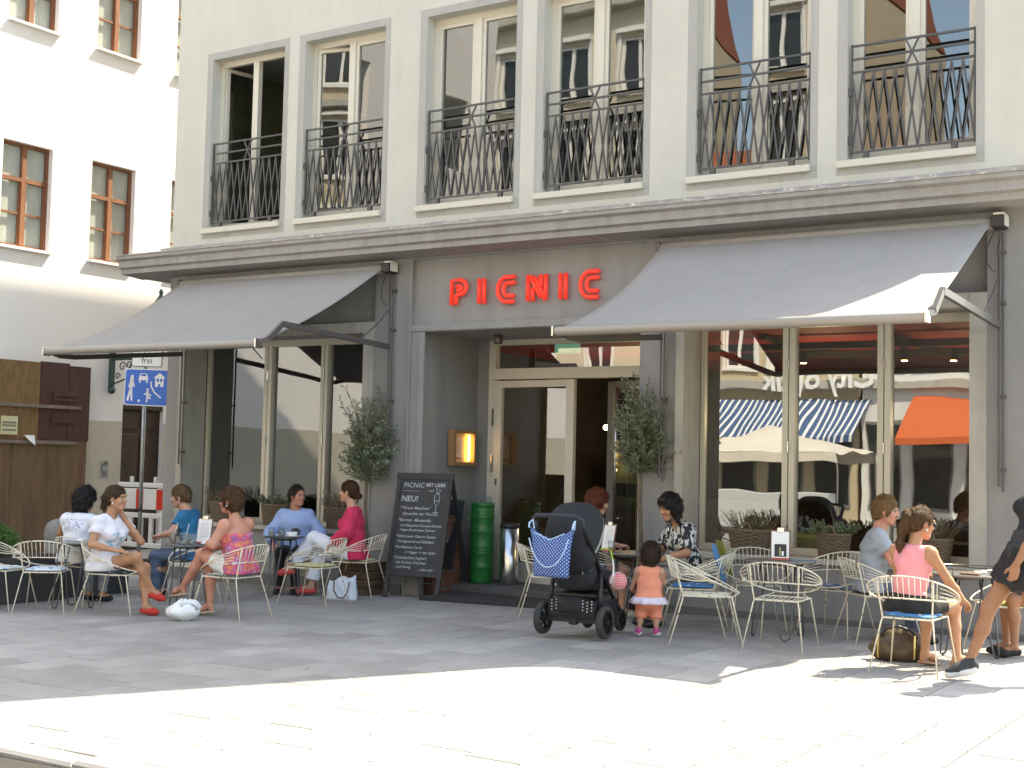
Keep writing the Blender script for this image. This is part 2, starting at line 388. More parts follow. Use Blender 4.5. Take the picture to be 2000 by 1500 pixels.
u.quad((-2.55, .3, 4.6), (-2.55, 18, 4.6), (XR, 18, 4.6), (XR, .3, 4.6))
u.quad((-14.52, 18, -.5), (-14.52, 18, 19), (XR, 18, 19), (XR, 18, -.5))
cadd(u.build('upper_wall', M_up))
r = MB(); r.prism([(-.35, 15.0), (-.35, 15.15), (4.5, 19.25), (18.2, 19.25), (18.2, 19.0), (4.6, 19.0), (0, 15.05)], lambda p: (-14.72, p[0], p[1]), lambda p: (-3.1, p[0], p[1]))  # unseen roof, pitch shaped to slant its shadow on the white wall
cadd(fix_normals(r.build('roof', M_zinc)))
# lower wall with bays, entrance and sign panel
BAY_L = (-14.25, -10.74, .60, 4.06, .14); BAY_R = (-6.46, -3.14, .60, 4.06, .14); ENT = (-10.01, -6.92, -.4, 3.18, 1.3); PANEL = (-10.14, -6.86, 3.28, 4.10, .035)
lw = MB(); wall_holes(lw, -14.52, -2.55, -.6, 4.30, 0, .14, [BAY_L, BAY_R, ENT, PANEL])
lw.quad((-10.14, .035, 3.28), (-6.86, .035, 3.28), (-6.86, .035, 4.10), (-10.14, .035, 4.10))
lw.quad((-14.52, 0, -.6), (-14.52, 0, 4.3), (-14.52, 18, 4.3), (-14.52, 18, -.6)); lw.quad((-2.55, 0, -.6), (-2.55, 18, -.6), (-2.55, 18, 4.3), (-2.55, 0, 4.3))
# bay backs: wall above the window and the deep reveals to the frames
for a, b in ((-14.25, -10.74), (-6.46, -3.14)):
    lw.quad((a, .14, 3.34), (b, .14, 3.34), (b, .14, 4.06), (a, .14, 4.06))
    lw.quad((a, .14, .6), (a, .14, 3.34), (a, .62, 3.34), (a, .62, .6)); lw.quad((b, .14, .6), (b, .62, .6), (b, .62, 3.34), (b, .14, 3.34))
    lw.quad((a, .14, 3.34), (b, .14, 3.34), (b, .62, 3.34), (a, .62, 3.34))
lw.quad((-10.01, 1.3, 3.18), (-10.01, 1.3, -.4), (-9.80, 1.3, -.4), (-9.80, 1.3, 3.18)); lw.quad((-7.1, 1.3, -.4), (-6.92, 1.3, -.4), (-6.92, 1.3, 3.18), (-7.1, 1.3, 3.18))
cadd(lw.build('lower_wall', M_low))
pt = MB()      # pilaster edges and the little drip mould over the entrance
pt.box(-10.175, -10.14, -.03, 0, -.6, 4.10)
pt.box(-10.14, -6.86, -.022, 0, 3.19, 3.275)
pt.box(-10.02, -9.93, -.018, 0, -.6, 3.18); cadd(pt.build('pilaster_moulding', M_low))
for q_ in ((-14.53, -10.2, .02), (-6.9, -2.55, .06)): pl = MB(); pl.box(q_[0], q_[1], -.025, 0, -.6, q_[2]); cadd(pl.build('plinth_base', M_lowd))
cn = MB(); prof = [(0, 4.12), (-.40, 4.15), (-.40, 4.215), (-.45, 4.235), (-.45, 4.325), (-.50, 4.35), (-.50, 4.395), (0, 4.47)]
cn.prism(prof, lambda p: (-15.12, p[0], p[1]), lambda p: (-2.5, p[0], p[1]))
cn.box(-15.10, -14.52, -.001, 18, 4.13, 4.45)
cadd(fix_normals(cn.build('cornice', M_corn)))
fl = MB(); fl.box(-14.70, -2.5, -.06, -.001, 4.475, 4.545); cadd(fl.build('flashing', M_zinc))
# drip edge strip in dark on the cornice top
ce = MB(); ce.box(-15.13, -2.5, -.515, -.44, 4.396, 4.41); cadd(ce.build('cornice_drip_edge', M_zinc))

# ---- upper windows
M_room = mat('room_wall', (.16, .145, .12), .9); M_roomg = mat('room_green', (.20, .21, .13), .9); M_floor = mat('room_floor', (.08, .06, .045), .6)
rm = MB(); 
for a, b in [(-14.4, -10.5), (-10.45, -6.65), (-6.6, -3.2)]:
    rm.cm = 0; rm.quad((a, 4.2, 4.7), (b, 4.2, 4.7), (b, 4.2, 7.4), (a, 4.2, 7.4)); rm.quad((a, .25, 4.7), (a, 4.2, 4.7), (a, 4.2, 7.4), (a, .25, 7.4)); rm.quad((b, .25, 4.7), (b, 4.2, 4.7), (b, 4.2, 7.4), (b, .25, 7.4))
    rm.cm = 1; rm.quad((a, .25, 7.4), (b, .25, 7.4), (b, 4.2, 7.4), (a, 4.2, 7.4)); rm.cm = 2; rm.quad((a, .25, 4.7), (b, .25, 4.7), (b, 4.2, 4.7), (a, 4.2, 4.7))
    rm.cm = 0
    rm.quad((a, .24, 4.7), (b, .24, 4.7), (b, .24, 4.75), (a, .24, 4.75))
cadd(rm.build('upper_rooms', mats=[M_room, mat('room_ceiling', (.42, .41, .37), .9), M_floor]))
t = MB(); t.box(-14.39, -14.3, .3, 4.1, 4.7, 7.39); cadd(t.build('green_room_wall', M_roomg))
t = MB(); t.box(-14.39, -12.0, 4.0, 4.15, 4.7, 7.39); cadd(t.build('green_room_wall', M_roomg))
lp = MB(); lp.lathe([(.02, 0), (.19, .02), (.2, .08), (.16, .2), (.05, .27)], (-12.75, .9, 6.55), 18); lp.tube([(-12.75, .9, 6.8), (-12.75, .9, 7.4)], .012, 5); cadd(lp.build('pendant_lamp', M_black, smooth=True))
bar_m = {}
def upper_window(i, a, b):
    x0, x1, z0, z1 = a+.10, b-.01, 4.79, 7.20
    s = MB()
    for q in ((a-.01, x0, 4.78, 7.30), (x1, b+.07, 4.70, 7.30), (x0, x1, z1, 7.30)): s.box(q[0], q[1], -.005, .001, q[2], q[3])
    s.box(a-.01, b+.07, -.004, .001, 4.63, 4.69)
    wn = cadd(s.build('window', M_band))
    t = MB(); t.bbox(a, b, -.055, .12, 4.70, 4.775, .006); t.box(x0, x1, .12, .26, 4.70, 4.80); t.build('sill', M_frame, wn)
    f = MB(); y0, y1 = .17, .235
    xm = (x0+x1)/2
    f.box(x0, x0+.06, y0, y1, z0, z1); f.box(x1-.06, x1, y0, y1, z0, z1); f.box(x0+.06, x1-.06, y0, y1, z1-.075, z1); f.box(x0+.06, x1-.06, y0, y1, z0, z0+.06)
    f.box(xm-.05, xm+.05, y0-.012, y1, z0+.06, z1-.075)
    f.build('frame', M_frame, wn)
    for k, (p, q) in enumerate(((x0+.06, xm-.05), (xm+.05, x1-.06))):
        la, lb = z0+.06, z1-.075
        opened = (i == 0) or (i == 1 and k == 0) or (i == 4 and k == 0) or (i == 5 and k == 0 and False)
        sa = MB(); w_ = q-p
        sa.box(0, .05, -.025, .025, la, lb); sa.box(w_-.05, w_, -.025, .025, la, lb); sa.box(.05, w_-.05, -.025, .025, la, la+.07); sa.box(.05, w_-.05, -.025, .025, lb-.05, lb)
        o = sa.build('casement', M_frame, wn); g = MB(); g.quad((.05, 0, la+.07), (w_-.05, 0, la+.07), (w_-.05, 0, lb-.05), (.05, 0, lb-.05)); g.build('pane', M_glassu, o)
        # glass a few mm out of true, pane by pane
        if k == 0: o.location = (p, .205, 0); o.rotation_euler = (0, 0, math.radians({0: 78, 1: 13, 4: 6}.get(i, 0)))
        else:
            o.location = (p, .205, 0)
            if i == 0: o.location = (q, .205, 0); o.rotation_euler = (0, 0, math.radians(180-84))
    # railing
    rl = MB(); ry = .035; ra, rb = x0+.035, x1-.02
    for z in (5.985, 5.845, 5.705, 4.865): rl.box(ra, rb, ry-.011, ry+.011, z-.011, z+.011)
    for x in (ra, rb): rl.box(x-.009, x+.009, ry-.011, ry+.011, 4.84, 6.0)
    for z in (5.5, 5.0): rl.box(x0, ra, ry-.02, ry+.02, z-.04, z+.04)
    for x in (ra+.15, rb-.2): rl.box(x-.03, x+.03, ry-.01, ry+.03, 4.80, 4.86)
    rail = rl.build('balcony_railing', M_iron, wn); n = 11; dx = (rb-ra)/n
    def barm(key, sx, h):
        if key not in bar_m:
            t = MB(); t.bar((-sx/2, 0, -h/2), (sx/2, 0, h/2), .017, .017, (0, 1, 0)); bar_m[key] = t.mesh('railing_bar', M_iron)
        return bar_m[key]
    kk = round(dx, 3)
    for j in range(n):
        for sgn in (1, -1):
            place('railing_bar', barm((kk, sgn), sgn*dx, .83), rail, (ra+dx*(j+.5), ry+.004*sgn, 5.285))
    for sgn in (1, -1): place('railing_bar', barm(('x', sgn), sgn*.13, .27), rail, ((ra+rb)/2, ry+.004*sgn, 5.845))
for i, (a, b) in enumerate(SILLS): upper_window(i, a, b)
def plain_window(x0, x1, z0, z1):
    f = MB(); 
    f.box(x0, x0+.07, .15, .22, z0, z1); f.box(x1-.07, x1, .15, .22, z0, z1); f.box(x0+.07, x1-.07, .15, .22, z1-.08, z1); f.box(x0+.07, x1-.07, .15, .22, z0, z0+.08); f.box((x0+x1)/2-.05, (x0+x1)/2+.05, .15, .22, z0+.08, z1-.08)
    o = cadd(f.build('window', M_frame)); g = MB(); g.quad((x0, .19, z0), (x1, .19, z0), (x1, .19, z1), (x0, .19, z1)); g.build('pane', M_dark, o)
for a, b, c, d, e in UP2: plain_window(a, b, c, d)

# ---- ground floor shop windows
def shop_window(bay, posts, zb, zt, name):
    a, b = bay
    s = MB()
    s.bbox(a+.0, a+.10, -.03, .40, .665, 3.34, .006); s.bbox(b-.16, b, -.03, .40, .665, 3.34, .006); s.box(a+.10, b-.16, -.02, .40, 3.20, 3.34)
    for z in (2.95, 1.02): s.box(b-.162, b+.002, -.034, -.029, z-.004, z+.004)
    wn = cadd(s.build('shop_window', M_stone))
    t = MB(); t.bbox(a-.02, b+.02, -.07, .46, .60, .66, .008); t.build('sill', M_stone, wn)
    y0, y1 = .42, .49; fa, fb = a+.10, b-.16
    f = MB(); f.box(fa, fb, y0, y1, zt, 3.20); f.box(fa, fb, y0, y1, .66, zb); f.box(fa, fa+.05, y0, y1, zb, zt); f.box(fb-.06, fb, y0, y1, zb, zt)
    f.build('frame', M_frame, wn)
    edges = [fa+.05]+[x for p in posts for x in p]+[fb-.06]
    for p in posts:
        m_ = (p[0]+p[1])/2; t = MB(); t.bbox(p[0], m_-.008, y0-.03, y1, zb, zt, .005); t.bbox(m_+.008, p[1], y0-.03, y1, zb, zt, .005); t.box(m_-.008, m_+.008, y0, y1, zb, zt)
        o = t.build('mullion', M_frame, wn)
        for z in (.85, 1.75, 2.65): h = MB(); h.tube([(m_, y0-.035, z), (m_, y0-.035, z+.12)], .011, 6); h.build('hinge', M_chrome, o)
    for k in range(0, len(edges), 2):
        g = MB(); y = y0+.035; g.quad((edges[k], y, zb), (edges[k+1], y, zb), (edges[k+1], y, zt), (edges[k], y, zt)); g.build('pane', M_glass, wn)
    return wn
shop_window((-14.25, -10.74), [(-13.01, -12.87), (-11.97, -11.85)], .73, 3.11, 'l')
shop_window((-6.46, -3.14), [(-5.38, -5.24), (-4.34, -4.20)], .73, 3.11, 'r')

# ---- entrance
DY = 1.30
dr = MB(); dr.box(-9.80, -9.70, DY-.05, DY+.05, -.1, 3.18); dr.box(-7.2, -7.1, DY-.05, DY+.05, -.1, 3.18); dr.box(-9.70, -7.2, DY-.05, DY+.05, 3.11, 3.18); dr.box(-9.78, -7.12, DY-.09, DY+.05, 2.66, 2.80)
door = cadd(dr.build('entrance_door', M_frame))
g = MB(); g.quad((-9.70, DY, 2.80), (-7.2, DY, 2.80), (-7.2, DY, 3.11), (-9.70, DY, 3.11)); g.build('transom_pane', M_glass, door)
def leaf(x, w_, rz, m, hinge_side):
    f = MB(); s = hinge_side
    X = lambda t: s*t
    def bx(a, b, z0, z1): 
        p, q = sorted((X(a), X(b))); f.bbox(p, q, -.03, .03, z0, z1, .004)
    bx(0, .12, .02, 2.64); bx(w_-.12, w_, .02, 2.64); bx(.12, w_-.12, 2.55, 2.64); bx(.12, w_-.12, .02, .30)
    o = f.build('door_leaf', m, door); o.location = (x, DY-.03, 0); o.rotation_euler = (0, 0, rz)
    p, q = sorted((X(.12), X(w_-.12))); g = MB(); g.quad((p, 0, .30), (q, 0, .30), (q, 0, 2.55), (p, 0, 2.55)); g.build('pane', M_glass, o)
    return o
l1 = leaf(-9.70, 1.28, math.radians(-5), M_frame, 1)
for z in (2.05, 1.45, .55): h = MB(); h.tube([(-.012, -.04, z), (-.012, -.04, z+.22)], .014, 6); h.build('hinge', M_chrome, l1)
h = MB(); h.box(.04, .075, -.035, -.03, 1.28, 1.36); h.build('lock_plate', M_chrome, l1)
l2 = leaf(-7.2, 1.1, math.radians(-22), M_framed, -1)
h = MB(); h.tube([(-.86, -.085, .75), (-.86, -.085, 2.55)], .018, 8); h.tube([(-.86, -.085, 2.4), (-.86, -.0, 2.4)], .01, 6); h.tube([(-.86, -.085, .9), (-.86, 0, .9)], .01, 6); h.build('door_handle', M_chrome, l2, smooth=True)
st = MB(); st.bbox(-10.008, -6.922, .34, 1.4, -.3, .05, .008); cadd(st.build('threshold', mat('threshold_stone', (.085, .085, .085), .85, var=.1, vscale=5)))
dm = MB(); dm.bbox(-9.55, -6.95, -.5, .33, -.2, -.03, .006); tag(dm.build('door_mat', mat('mat_fibre', (.035, .034, .034), .95, bump=.5, bscale=200)), 'wide dark grey entrance mat lying in front of the cafe door', 'mat')
sp = MB(); sp.lathe([(.055, 0), (.06, .01), (.06, .10), (.055, .11)], (-9.25, .62, 3.065), 16); cadd(sp.build('soffit_lamp', mat('lamp_bronze', (.12, .10, .08), .4, metal=.6), smooth=True))
# ---- interior of the cafe
it = MB()
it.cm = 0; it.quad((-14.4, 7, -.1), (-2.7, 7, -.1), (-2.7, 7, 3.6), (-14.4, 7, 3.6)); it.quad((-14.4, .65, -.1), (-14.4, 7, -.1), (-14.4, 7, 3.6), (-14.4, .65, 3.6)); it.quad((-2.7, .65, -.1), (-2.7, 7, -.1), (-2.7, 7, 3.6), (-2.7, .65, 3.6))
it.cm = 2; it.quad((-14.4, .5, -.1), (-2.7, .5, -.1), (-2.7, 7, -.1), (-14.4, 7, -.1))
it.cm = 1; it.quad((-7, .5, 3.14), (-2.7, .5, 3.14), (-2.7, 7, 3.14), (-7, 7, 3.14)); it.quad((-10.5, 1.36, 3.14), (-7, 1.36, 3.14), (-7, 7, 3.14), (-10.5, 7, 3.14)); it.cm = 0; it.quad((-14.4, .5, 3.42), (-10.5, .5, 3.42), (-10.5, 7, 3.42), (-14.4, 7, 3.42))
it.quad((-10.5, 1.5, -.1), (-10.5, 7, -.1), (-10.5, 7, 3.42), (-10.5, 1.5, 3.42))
it.box(-10.3, -6.8, 4.4, 5.0, -.1, 1.1); it.box(-6.2, -5.5, 2.2, 2.9, -.1, .75); it.box(-4.6, -3.9, 2.4, 3.1, -.1, .75)
it.cm = 3; it.box(-9.6, -8.2, 4.35, 4.4, 1.3, 1.9); it.box(-10.3, -6.8, 4.38, 4.4, .95, 1.1)
it.cm = 0
for y in (1.6, 2.8): it.box(-6.9, -2.9, y, y+.08, 2.98, 3.06)
for x in (-6., -4.6, -3.6): it.box(x, x+.1, 1.2, 4.5, 3.07, 3.12)
for x, y in ((-4.4, 1.55), (-3.9, 1.7), (-3.6, 2.75), (-5.6, 1.6)): it.lathe([(.045, 0), (.05, .14)], (x, y, 2.82), 10)
it.cm = 4
for x, y in ((-4.4, 1.55), (-3.9, 1.7), (-3.6, 2.75), (-5.6, 1.6)): it.lathe([(.036, 0), (.036, .006)], (x, y, 2.812), 10)
for x, y, z in ((-9.1, 3.2, 2.1), (-8.3, 3.6, 1.95), (-9.5, 4.2, 1.5)): it.ball((x, y, z), .04)
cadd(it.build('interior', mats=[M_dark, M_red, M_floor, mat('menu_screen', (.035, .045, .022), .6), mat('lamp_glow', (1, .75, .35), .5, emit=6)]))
for x, y, e_ in ((-5.6, 2.4, 11), (-3.7, 3.0, 11), (-8.6, 3.4, 7)):
    li = bpy.data.lights.new('ceiling_lamp_light', 'POINT'); li.energy = e_; li.color = (1, .78, .5); li.shadow_soft_size = .12
    lo_ = bpy.data.objects.new('ceiling_lamp_light', li); COL.objects.link(lo_); lo_.location = (x, y, 2.2)
# ---- exit sign behind the transom
e = MB(); e.bbox(-8.90, -8.56, 1.42, 1.5, 3.0, 3.12, .006); tag(e.build('exit_sign', mat('exit_green', (.20, .52, .42), .4, emit=.12)), 'pale green lit exit sign hanging behind the transom over the door', 'sign')

# ================================================================ white building on the left
wh = tag(empty('white_building', (-20, 3, gz(-20))), 'sunlit white rendered building with brown wooden windows behind the alley', 'building')
def wadd(o): o.parent = wh; o.location = Vector(o.location)-wh.location; return o
WINS = [(y, y+1.04) for y in (-14.6, -12.6, -10.6, -8.65, -6.7, -4.75, -2.8, -.85, 1.07, 2.99, 4.95, 6.9)]
def ysheet(mb, Y0, Y1, Z0, Z1, x, holes, dep):
    t = MB(); wall_holes(t, Y0, Y1, Z0, Z1, 0, dep, holes)
    mb._add([(x-v[1], v[0], v[2]) for v in t.v], t.f)
wb = MB(); holes = [(a, b, z, z+1.87) for a, b in WINS for z in (5.16, 9.16)]+[(3.94, 4.96, -.6, 2.9)]
ysheet(wb, -16, 15, -.7, 17, -20, holes, .17)
wb.quad((-20, -16, -.7), (-34, -16, -.7), (-34, -16, 17), (-20, -16, 17)); wb.quad((-20, -16, 17), (-34, -16, 17), (-34, 15, 17), (-20, 15, 17)); wb.quad((-20, 15, -.7), (-20, 15, 17), (-34, 15, 17), (-34, 15, -.7))
wadd(wb.build('wall', M_white))
for q_ in ((3.05, 3.93), (4.97, 15), (-16, -3.5)): t = MB(); t.box(-20, -19.985, q_[0], q_[1], -.6, 2.18); wadd(t.build('dado', M_cream))
M_curt = mat('net_curtain', (.66, .68, .64), .8, var=.10, vscale=3, stretch=(1, 6, .6), bump=.15, bscale=12)
M_glassw = glass_mat('casement_glass', tint=(.85, .87, .86), refl=.06, wav=.002)
for a, b in WINS:
    for z in (5.16, 9.16):
        if a < -1 and z > 9: continue
        f = MB(); xa, xb = -20.165, -20.11; m_ = (a+b)/2; zt = z+1.87; tr = z+1.22
        f.box(xa, xb, a, a+.055, z, zt); f.box(xa, xb, b-.055, b, z, zt); f.box(xa, xb, a+.055, b-.055, zt-.055, zt); f.box(xa, xb, a+.055, b-.055, z, z+.06)
        f.box(xa, xb+.015, m_-.045, m_+.045, z+.06, zt-.055); f.box(xa, xb+.02, a+.055, m_-.045, tr-.035, tr+.035); f.box(xa, xb+.02, m_+.045, b-.055, tr-.035, tr+.035)
        o = wadd(f.build('window', M_wood))
        for (p, q) in ((a+.055, m_-.045), (m_+.045, b-.055)):
            k = MB(); zz = z+.62; k.box(-20.16, -20.118, p, q, zz-.018, zz+.018); k.box(-20.158, -20.12, p, p+.03, z+.06, tr-.035); k.box(-20.158, -20.12, q-.03, q, z+.06, tr-.035); k.build('muntin', M_wood, o)
            for z0_, z1_ in ((z+.06, zz-.018), (zz+.018, tr-.035), (tr+.035, zt-.055)):
                g = MB(); g.quad((-20.14, p, z0_), (-20.14, q, z0_), (-20.14, q, z1_), (-20.14, p, z1_)); g.build('pane', M_glassw, o)
        c = MB(); c.quad((-20.2, a, z), (-20.2, b, z), (-20.2, b, zt), (-20.2, a, zt)); c.build('curtain', M_curt, o)
        s = MB(); s.bbox(-20.16, -19.91, a-.03, b+.03, z-.05, z-.002, .006); s.build('sill', M_white, o)
# arched brown door
M_door = mat('old_door_wood', (.045, .024, .014), .45, var=.3, vscale=6, stretch=(1, 1, .2))
d = MB(); d.box(-20.16, -20.10, 3.94, 4.96, -.5, 2.9); dd = wadd(d.build('door', M_door))
for y0 in (4.02, 4.48):
    for z0_, z1_ in ((.1, .75), (.85, 1.95), (2.05, 2.4)):
        k = MB(); k.bbox(-20.10, -20.08, y0, y0+.38, z0_, z1_, .015); k.build('panel', M_door, dd)
k = MB(); k.bbox(-20.1, -20.02, 3.95, 4.95, 2.42, 2.52, .015); k.build('transom_moulding', M_door, dd)
# spandrel of the door arch
ar = MB(); cy, R = 4.45, .51
pts = [(cy+R*math.cos(t), 2.45+R*.85*math.sin(t)) for t in [math.pi*i/16 for i in range(17)]]
for i in range(16):
    a, b = pts[i], pts[i+1]; ar.quad((-20.002, a[0], a[1]), (-20.002, a[0], 2.92), (-20.002, b[0], 2.92), (-20.002, b[0], b[1])); ar.quad((-20.002, a[0], a[1]), (-20.002, b[0], b[1]), (-20.16, b[0], b[1]), (-20.16, a[0], a[1]))
wadd(ar.build('door_arch', M_white))
for nm, yy, zz in (('poster', 3.44, 1.1),):
    p = MB(); p.box(-19.984, -19.980, yy, yy+.2, zz, zz+.34); o = p.build('graffiti_poster', mat('poster_grey', (.33, .33, .31), .9, var=.1, vscale=9)); tag(o, 'small grey paste-up poster with black scrawl beside the dark door', 'poster')
    q = MB(); pr_ = random.Random(5)
    for s0 in ([(.03, .25), (.05, .31), (.11, .31), (.06, .27), (.1, .24)], [(.1, .24), (.14, .27), (.17, .2), (.13, .16), (.17, .12)], [(.05, .14), (.08, .07), (.12, .13), (.15, .06), (.09, .05)]):
        q.tube([(-19.978, yy+.2-x, zz+z) for x, z in [(a*1.0, b) for a, b in s0]], .006, 4)
    q.build('scrawl', M_black, o)

# ================================================================ houses across the street (seen as reflections)
M_ob = [mat('house_ochre', (.52, .44, .31), .9, var=.05, vscale=1), mat('house_rose', (.56, .49, .45), .9, var=.05, vscale=1), mat('house_cream', (.60, .55, .43), .9, var=.05, vscale=1), mat('house_white', (.72, .72, .72), .9, var=.04, vscale=1)]
M_wf = mat('white_window_frame', (.78, .78, .76), .5); M_roof = mat('roof_tile', (.30, .09, .045), .85, var=.25, vscale=12, bump=.4, bscale=30); M_pane = mat('dark_pane', (.03, .035, .04), .1)
def house(name, label, X0, X1, h, m, nwin, floors, gable=0, shop=True):
    Y = -25.0
    root = tag(empty(name, ((X0+X1)/2, Y, gz((X0+X1)/2))), label, 'building', 'houses across the street')
    def add(o): o.parent = root; o.location = Vector(o.location)-root.location; return o
    step = (X1-X0)/nwin; holes = []
    for fl_ in range(floors):
        z = 4.7+fl_*3.1
        if z+1.9 > h-.4: break
        for i in range(nwin): xc = X0+(i+.5)*step; holes.append((xc-.55, xc+.55, z, z+1.9))
    t = MB(); wall_holes(t, X0, X1, -.6, h, 0, .15, holes)
    t.v = [(v[0], Y-v[1], v[2]) for v in t.v]
    t.box(X0, X1, Y-10, Y-.3, -.6, h-.02)
    if gable:
        xm = (X0+X1)/2; pr_ = [(X0, h), (X0+step*.6, h+.1), (X0+step*.7, h+1.6), (xm-1.1, h+2.6), (xm-.9, h+4.0), (xm, h+4.5), (xm+.9, h+4.0), (xm+1.1, h+2.6), (X1-step*.7, h+1.6), (X1-step*.6, h+.1), (X1, h)]
        t.prism(pr_, lambda p: (p[0], Y, p[1]), lambda p: (p[0], Y-.4, p[1]))
    add(t.build('wall', m))
    c = MB()
    for z, pz in ((4.0, .3), (h-.15, .45), (7.1, .14), (13.2, .3)):
        if z < h: c.bbox(X0-.05, X1+.05, Y-.05, Y+pz, z, z+.28, .03)
    add(c.build('string_course', M_stone))
    if not gable:
        r_ = MB(); r_.prism([(0, h+.1), (.4, h+.1), (-5, h+4.2), (-10, h+.1)], lambda p: (X0, Y+p[0], p[1]), lambda p: (X1, Y+p[0], p[1])); add(fix_normals(r_.build('roof', M_roof)))
    for a, b, z0_, z1_ in holes:
        f = MB(); y0, y1 = Y-.14, Y-.06
        f.box(a, a+.09, y0, y1, z0_, z1_); f.box(b-.09, b, y0, y1, z0_, z1_); f.box(a+.09, b-.09, y0, y1, z1_-.09, z1_); f.box(a+.09, b-.09, y0, y1, z0_, z0_+.09); f.box((a+b)/2-.05, (a+b)/2+.05, y0, y1, z0_+.09, z1_-.09); f.box(a-.08, b+.08, Y-.02, Y+.1, z0_-.1, z0_-.002); f.box(a-.12, b+.12, Y-.02, Y+.16, z1_+.12, z1_+.26); f.box(a-.1, a-.002, Y-.02, Y+.04, z0_, z1_+.12); f.box(b+.002, b+.1, Y-.02, Y+.04, z0_, z1_+.12)
        o = add(f.build('window', M_wf)); p = MB(); p.quad((a, Y-.12, z0_), (b, Y-.12, z0_), (b, Y-.12, z1_), (a, Y-.12, z1_)); p.build('pane', M_pane, o)
    if shop:
        for i in range(nwin):
            xc = X0+(i+.5)*step; f = MB(); f.box(xc-step*.38, xc+step*.38, Y-.02, Y+.05, .4, 3.1); o = add(f.build('shop_front', M_framed)); p = MB(); p.box(xc-step*.35, xc+step*.35, Y+.051, Y+.06, .5, 3.0); p.build('pane', M_pane, o)
    return root
house('townhouse', 'rose rendered townhouse reflected in the balcony windows', -46, -29.1, 19.5, M_ob[1], 7, 5)
house('townhouse', 'cream townhouse with a scrolled gable mirrored in the balcony windows', -29.0, -19.2, 17.0, M_ob[2], 4, 4, gable=1)
house('townhouse', 'ochre townhouse with a blue striped shop awning mirrored in the cafe window', -19.1, -13.0, 16.8, M_ob[0], 4, 4)
house('townhouse', 'low white townhouse mirrored at the edge of the cafe window', -12.9, -7.2, 8.2, M_ob[3], 4, 1)
house('townhouse', 'cream townhouse standing across the square behind the photographer', -7.1, 16, 11, M_ob[2], 9, 2)
def striped(name, c1, c2, sc_):
    m = bpy.data.materials.new(name); m.use_nodes = True; n = m.node_tree.nodes; L = m.node_tree.links; b = n['Principled BSDF']; b.inputs['Roughness'].default_value = .85
    tc = n.new('ShaderNodeTexCoord'); wv = n.new('ShaderNodeTexWave'); wv.inputs['Scale'].default_value = sc_; rp = n.new('ShaderNodeValToRGB'); rp.color_ramp.interpolation = 'CONSTANT'
    rp.color_ramp.elements[0].color = (*c1, 1); rp.color_ramp.elements[1].position = .72; rp.color_ramp.elements[1].color = (*c2, 1)
    L.new(tc.outputs['Object'], wv.inputs[0]); L.new(wv.outputs[1], rp.inputs[0]); L.new(rp.outputs[0], b.inputs['Base Color']); return m
def shop_awning(X0, X1, m, label):
    t = MB(); t.prism([(0, 3.75), (1.7, 2.55), (1.7, 2.35), (1.68, 2.35), (1.68, 2.53), (0, 3.72)], lambda p: (X0, -24.9+p[0], p[1]), lambda p: (X1, -24.9+p[0], p[1]))
    o = fix_normals(t.build('shop_awning', m)); return tag(o, label, 'awning')
shop_awning(-18.8, -12.6, striped('stripe_blue', (.05, .10, .22), (.7, .72, .75), 1.6), 'blue and white striped shop awning across the street, seen mirrored')
shop_awning(-11.3, -9.3, mat('orange_canvas', (.55, .12, .04), .8), 'orange shop awning across the street, seen mirrored')
so_ = tag(empty('shop_sign', (-14.6, -24.7, 4.05)), 'white City optik shop lettering across the street, seen mirrored', 'sign')
wtext('letters', 'City optik', .85, frame_M((2.2, .12, -.02), (-1, 0, 0), (0, 0, 1)), mat('sign_white', (.8, .8, .8), .5), so_, bold=.02)

# white market tent in the street, seen only as a reflection in the cafe glass
tn = tag(empty('market_tent', (-13.6, -19.5, 0)), 'white market tent in the street, seen mirrored low in the cafe window', 'tent')
M_tent = mat('tent_canvas', (.66, .62, .55), .85, var=.05, vscale=2)
t = MB()
def tp(x, y): r_ = max(abs(x)/2.4, abs(y)/1.5); return 2.75-.75*r_+.06*math.sin(x*3)*math.sin(y*4)
nx, ny = 16, 10
vs = [(-2.4+4.8*i/nx, -1.5+3*j/ny, tp(-2.4+4.8*i/nx, -1.5+3*j/ny)) for i in range(nx+1) for j in range(ny+1)]
fs = [(i*(ny+1)+j, (i+1)*(ny+1)+j, (i+1)*(ny+1)+j+1, i*(ny+1)+j+1) for i in range(nx) for j in range(ny)]
t._add(vs, fs); t.build('roof_canvas', M_tent, tn, smooth=True)
for sx in (-1, 1): 
    k = MB(); k.quad((-2.4, sx*1.5, 1.75), (2.4, sx*1.5, 1.75), (2.4, sx*1.5, 2.0), (-2.4, sx*1.5, 2.0)); k.build('valance', M_tent, tn)
    for sy in (-1, 1): k = MB(); k.tube([(sx*2.35, sy*1.45, 0), (sx*2.35, sy*1.45, 2.0)], .03, 6); k.build('pole', M_chrome, tn)
k = MB(); k.bbox(-2.0, 2.0, .6, 1.2, 0, .95, .02); k.build('counter', mat('tent_counter', (.5, .52, .55), .7), tn)
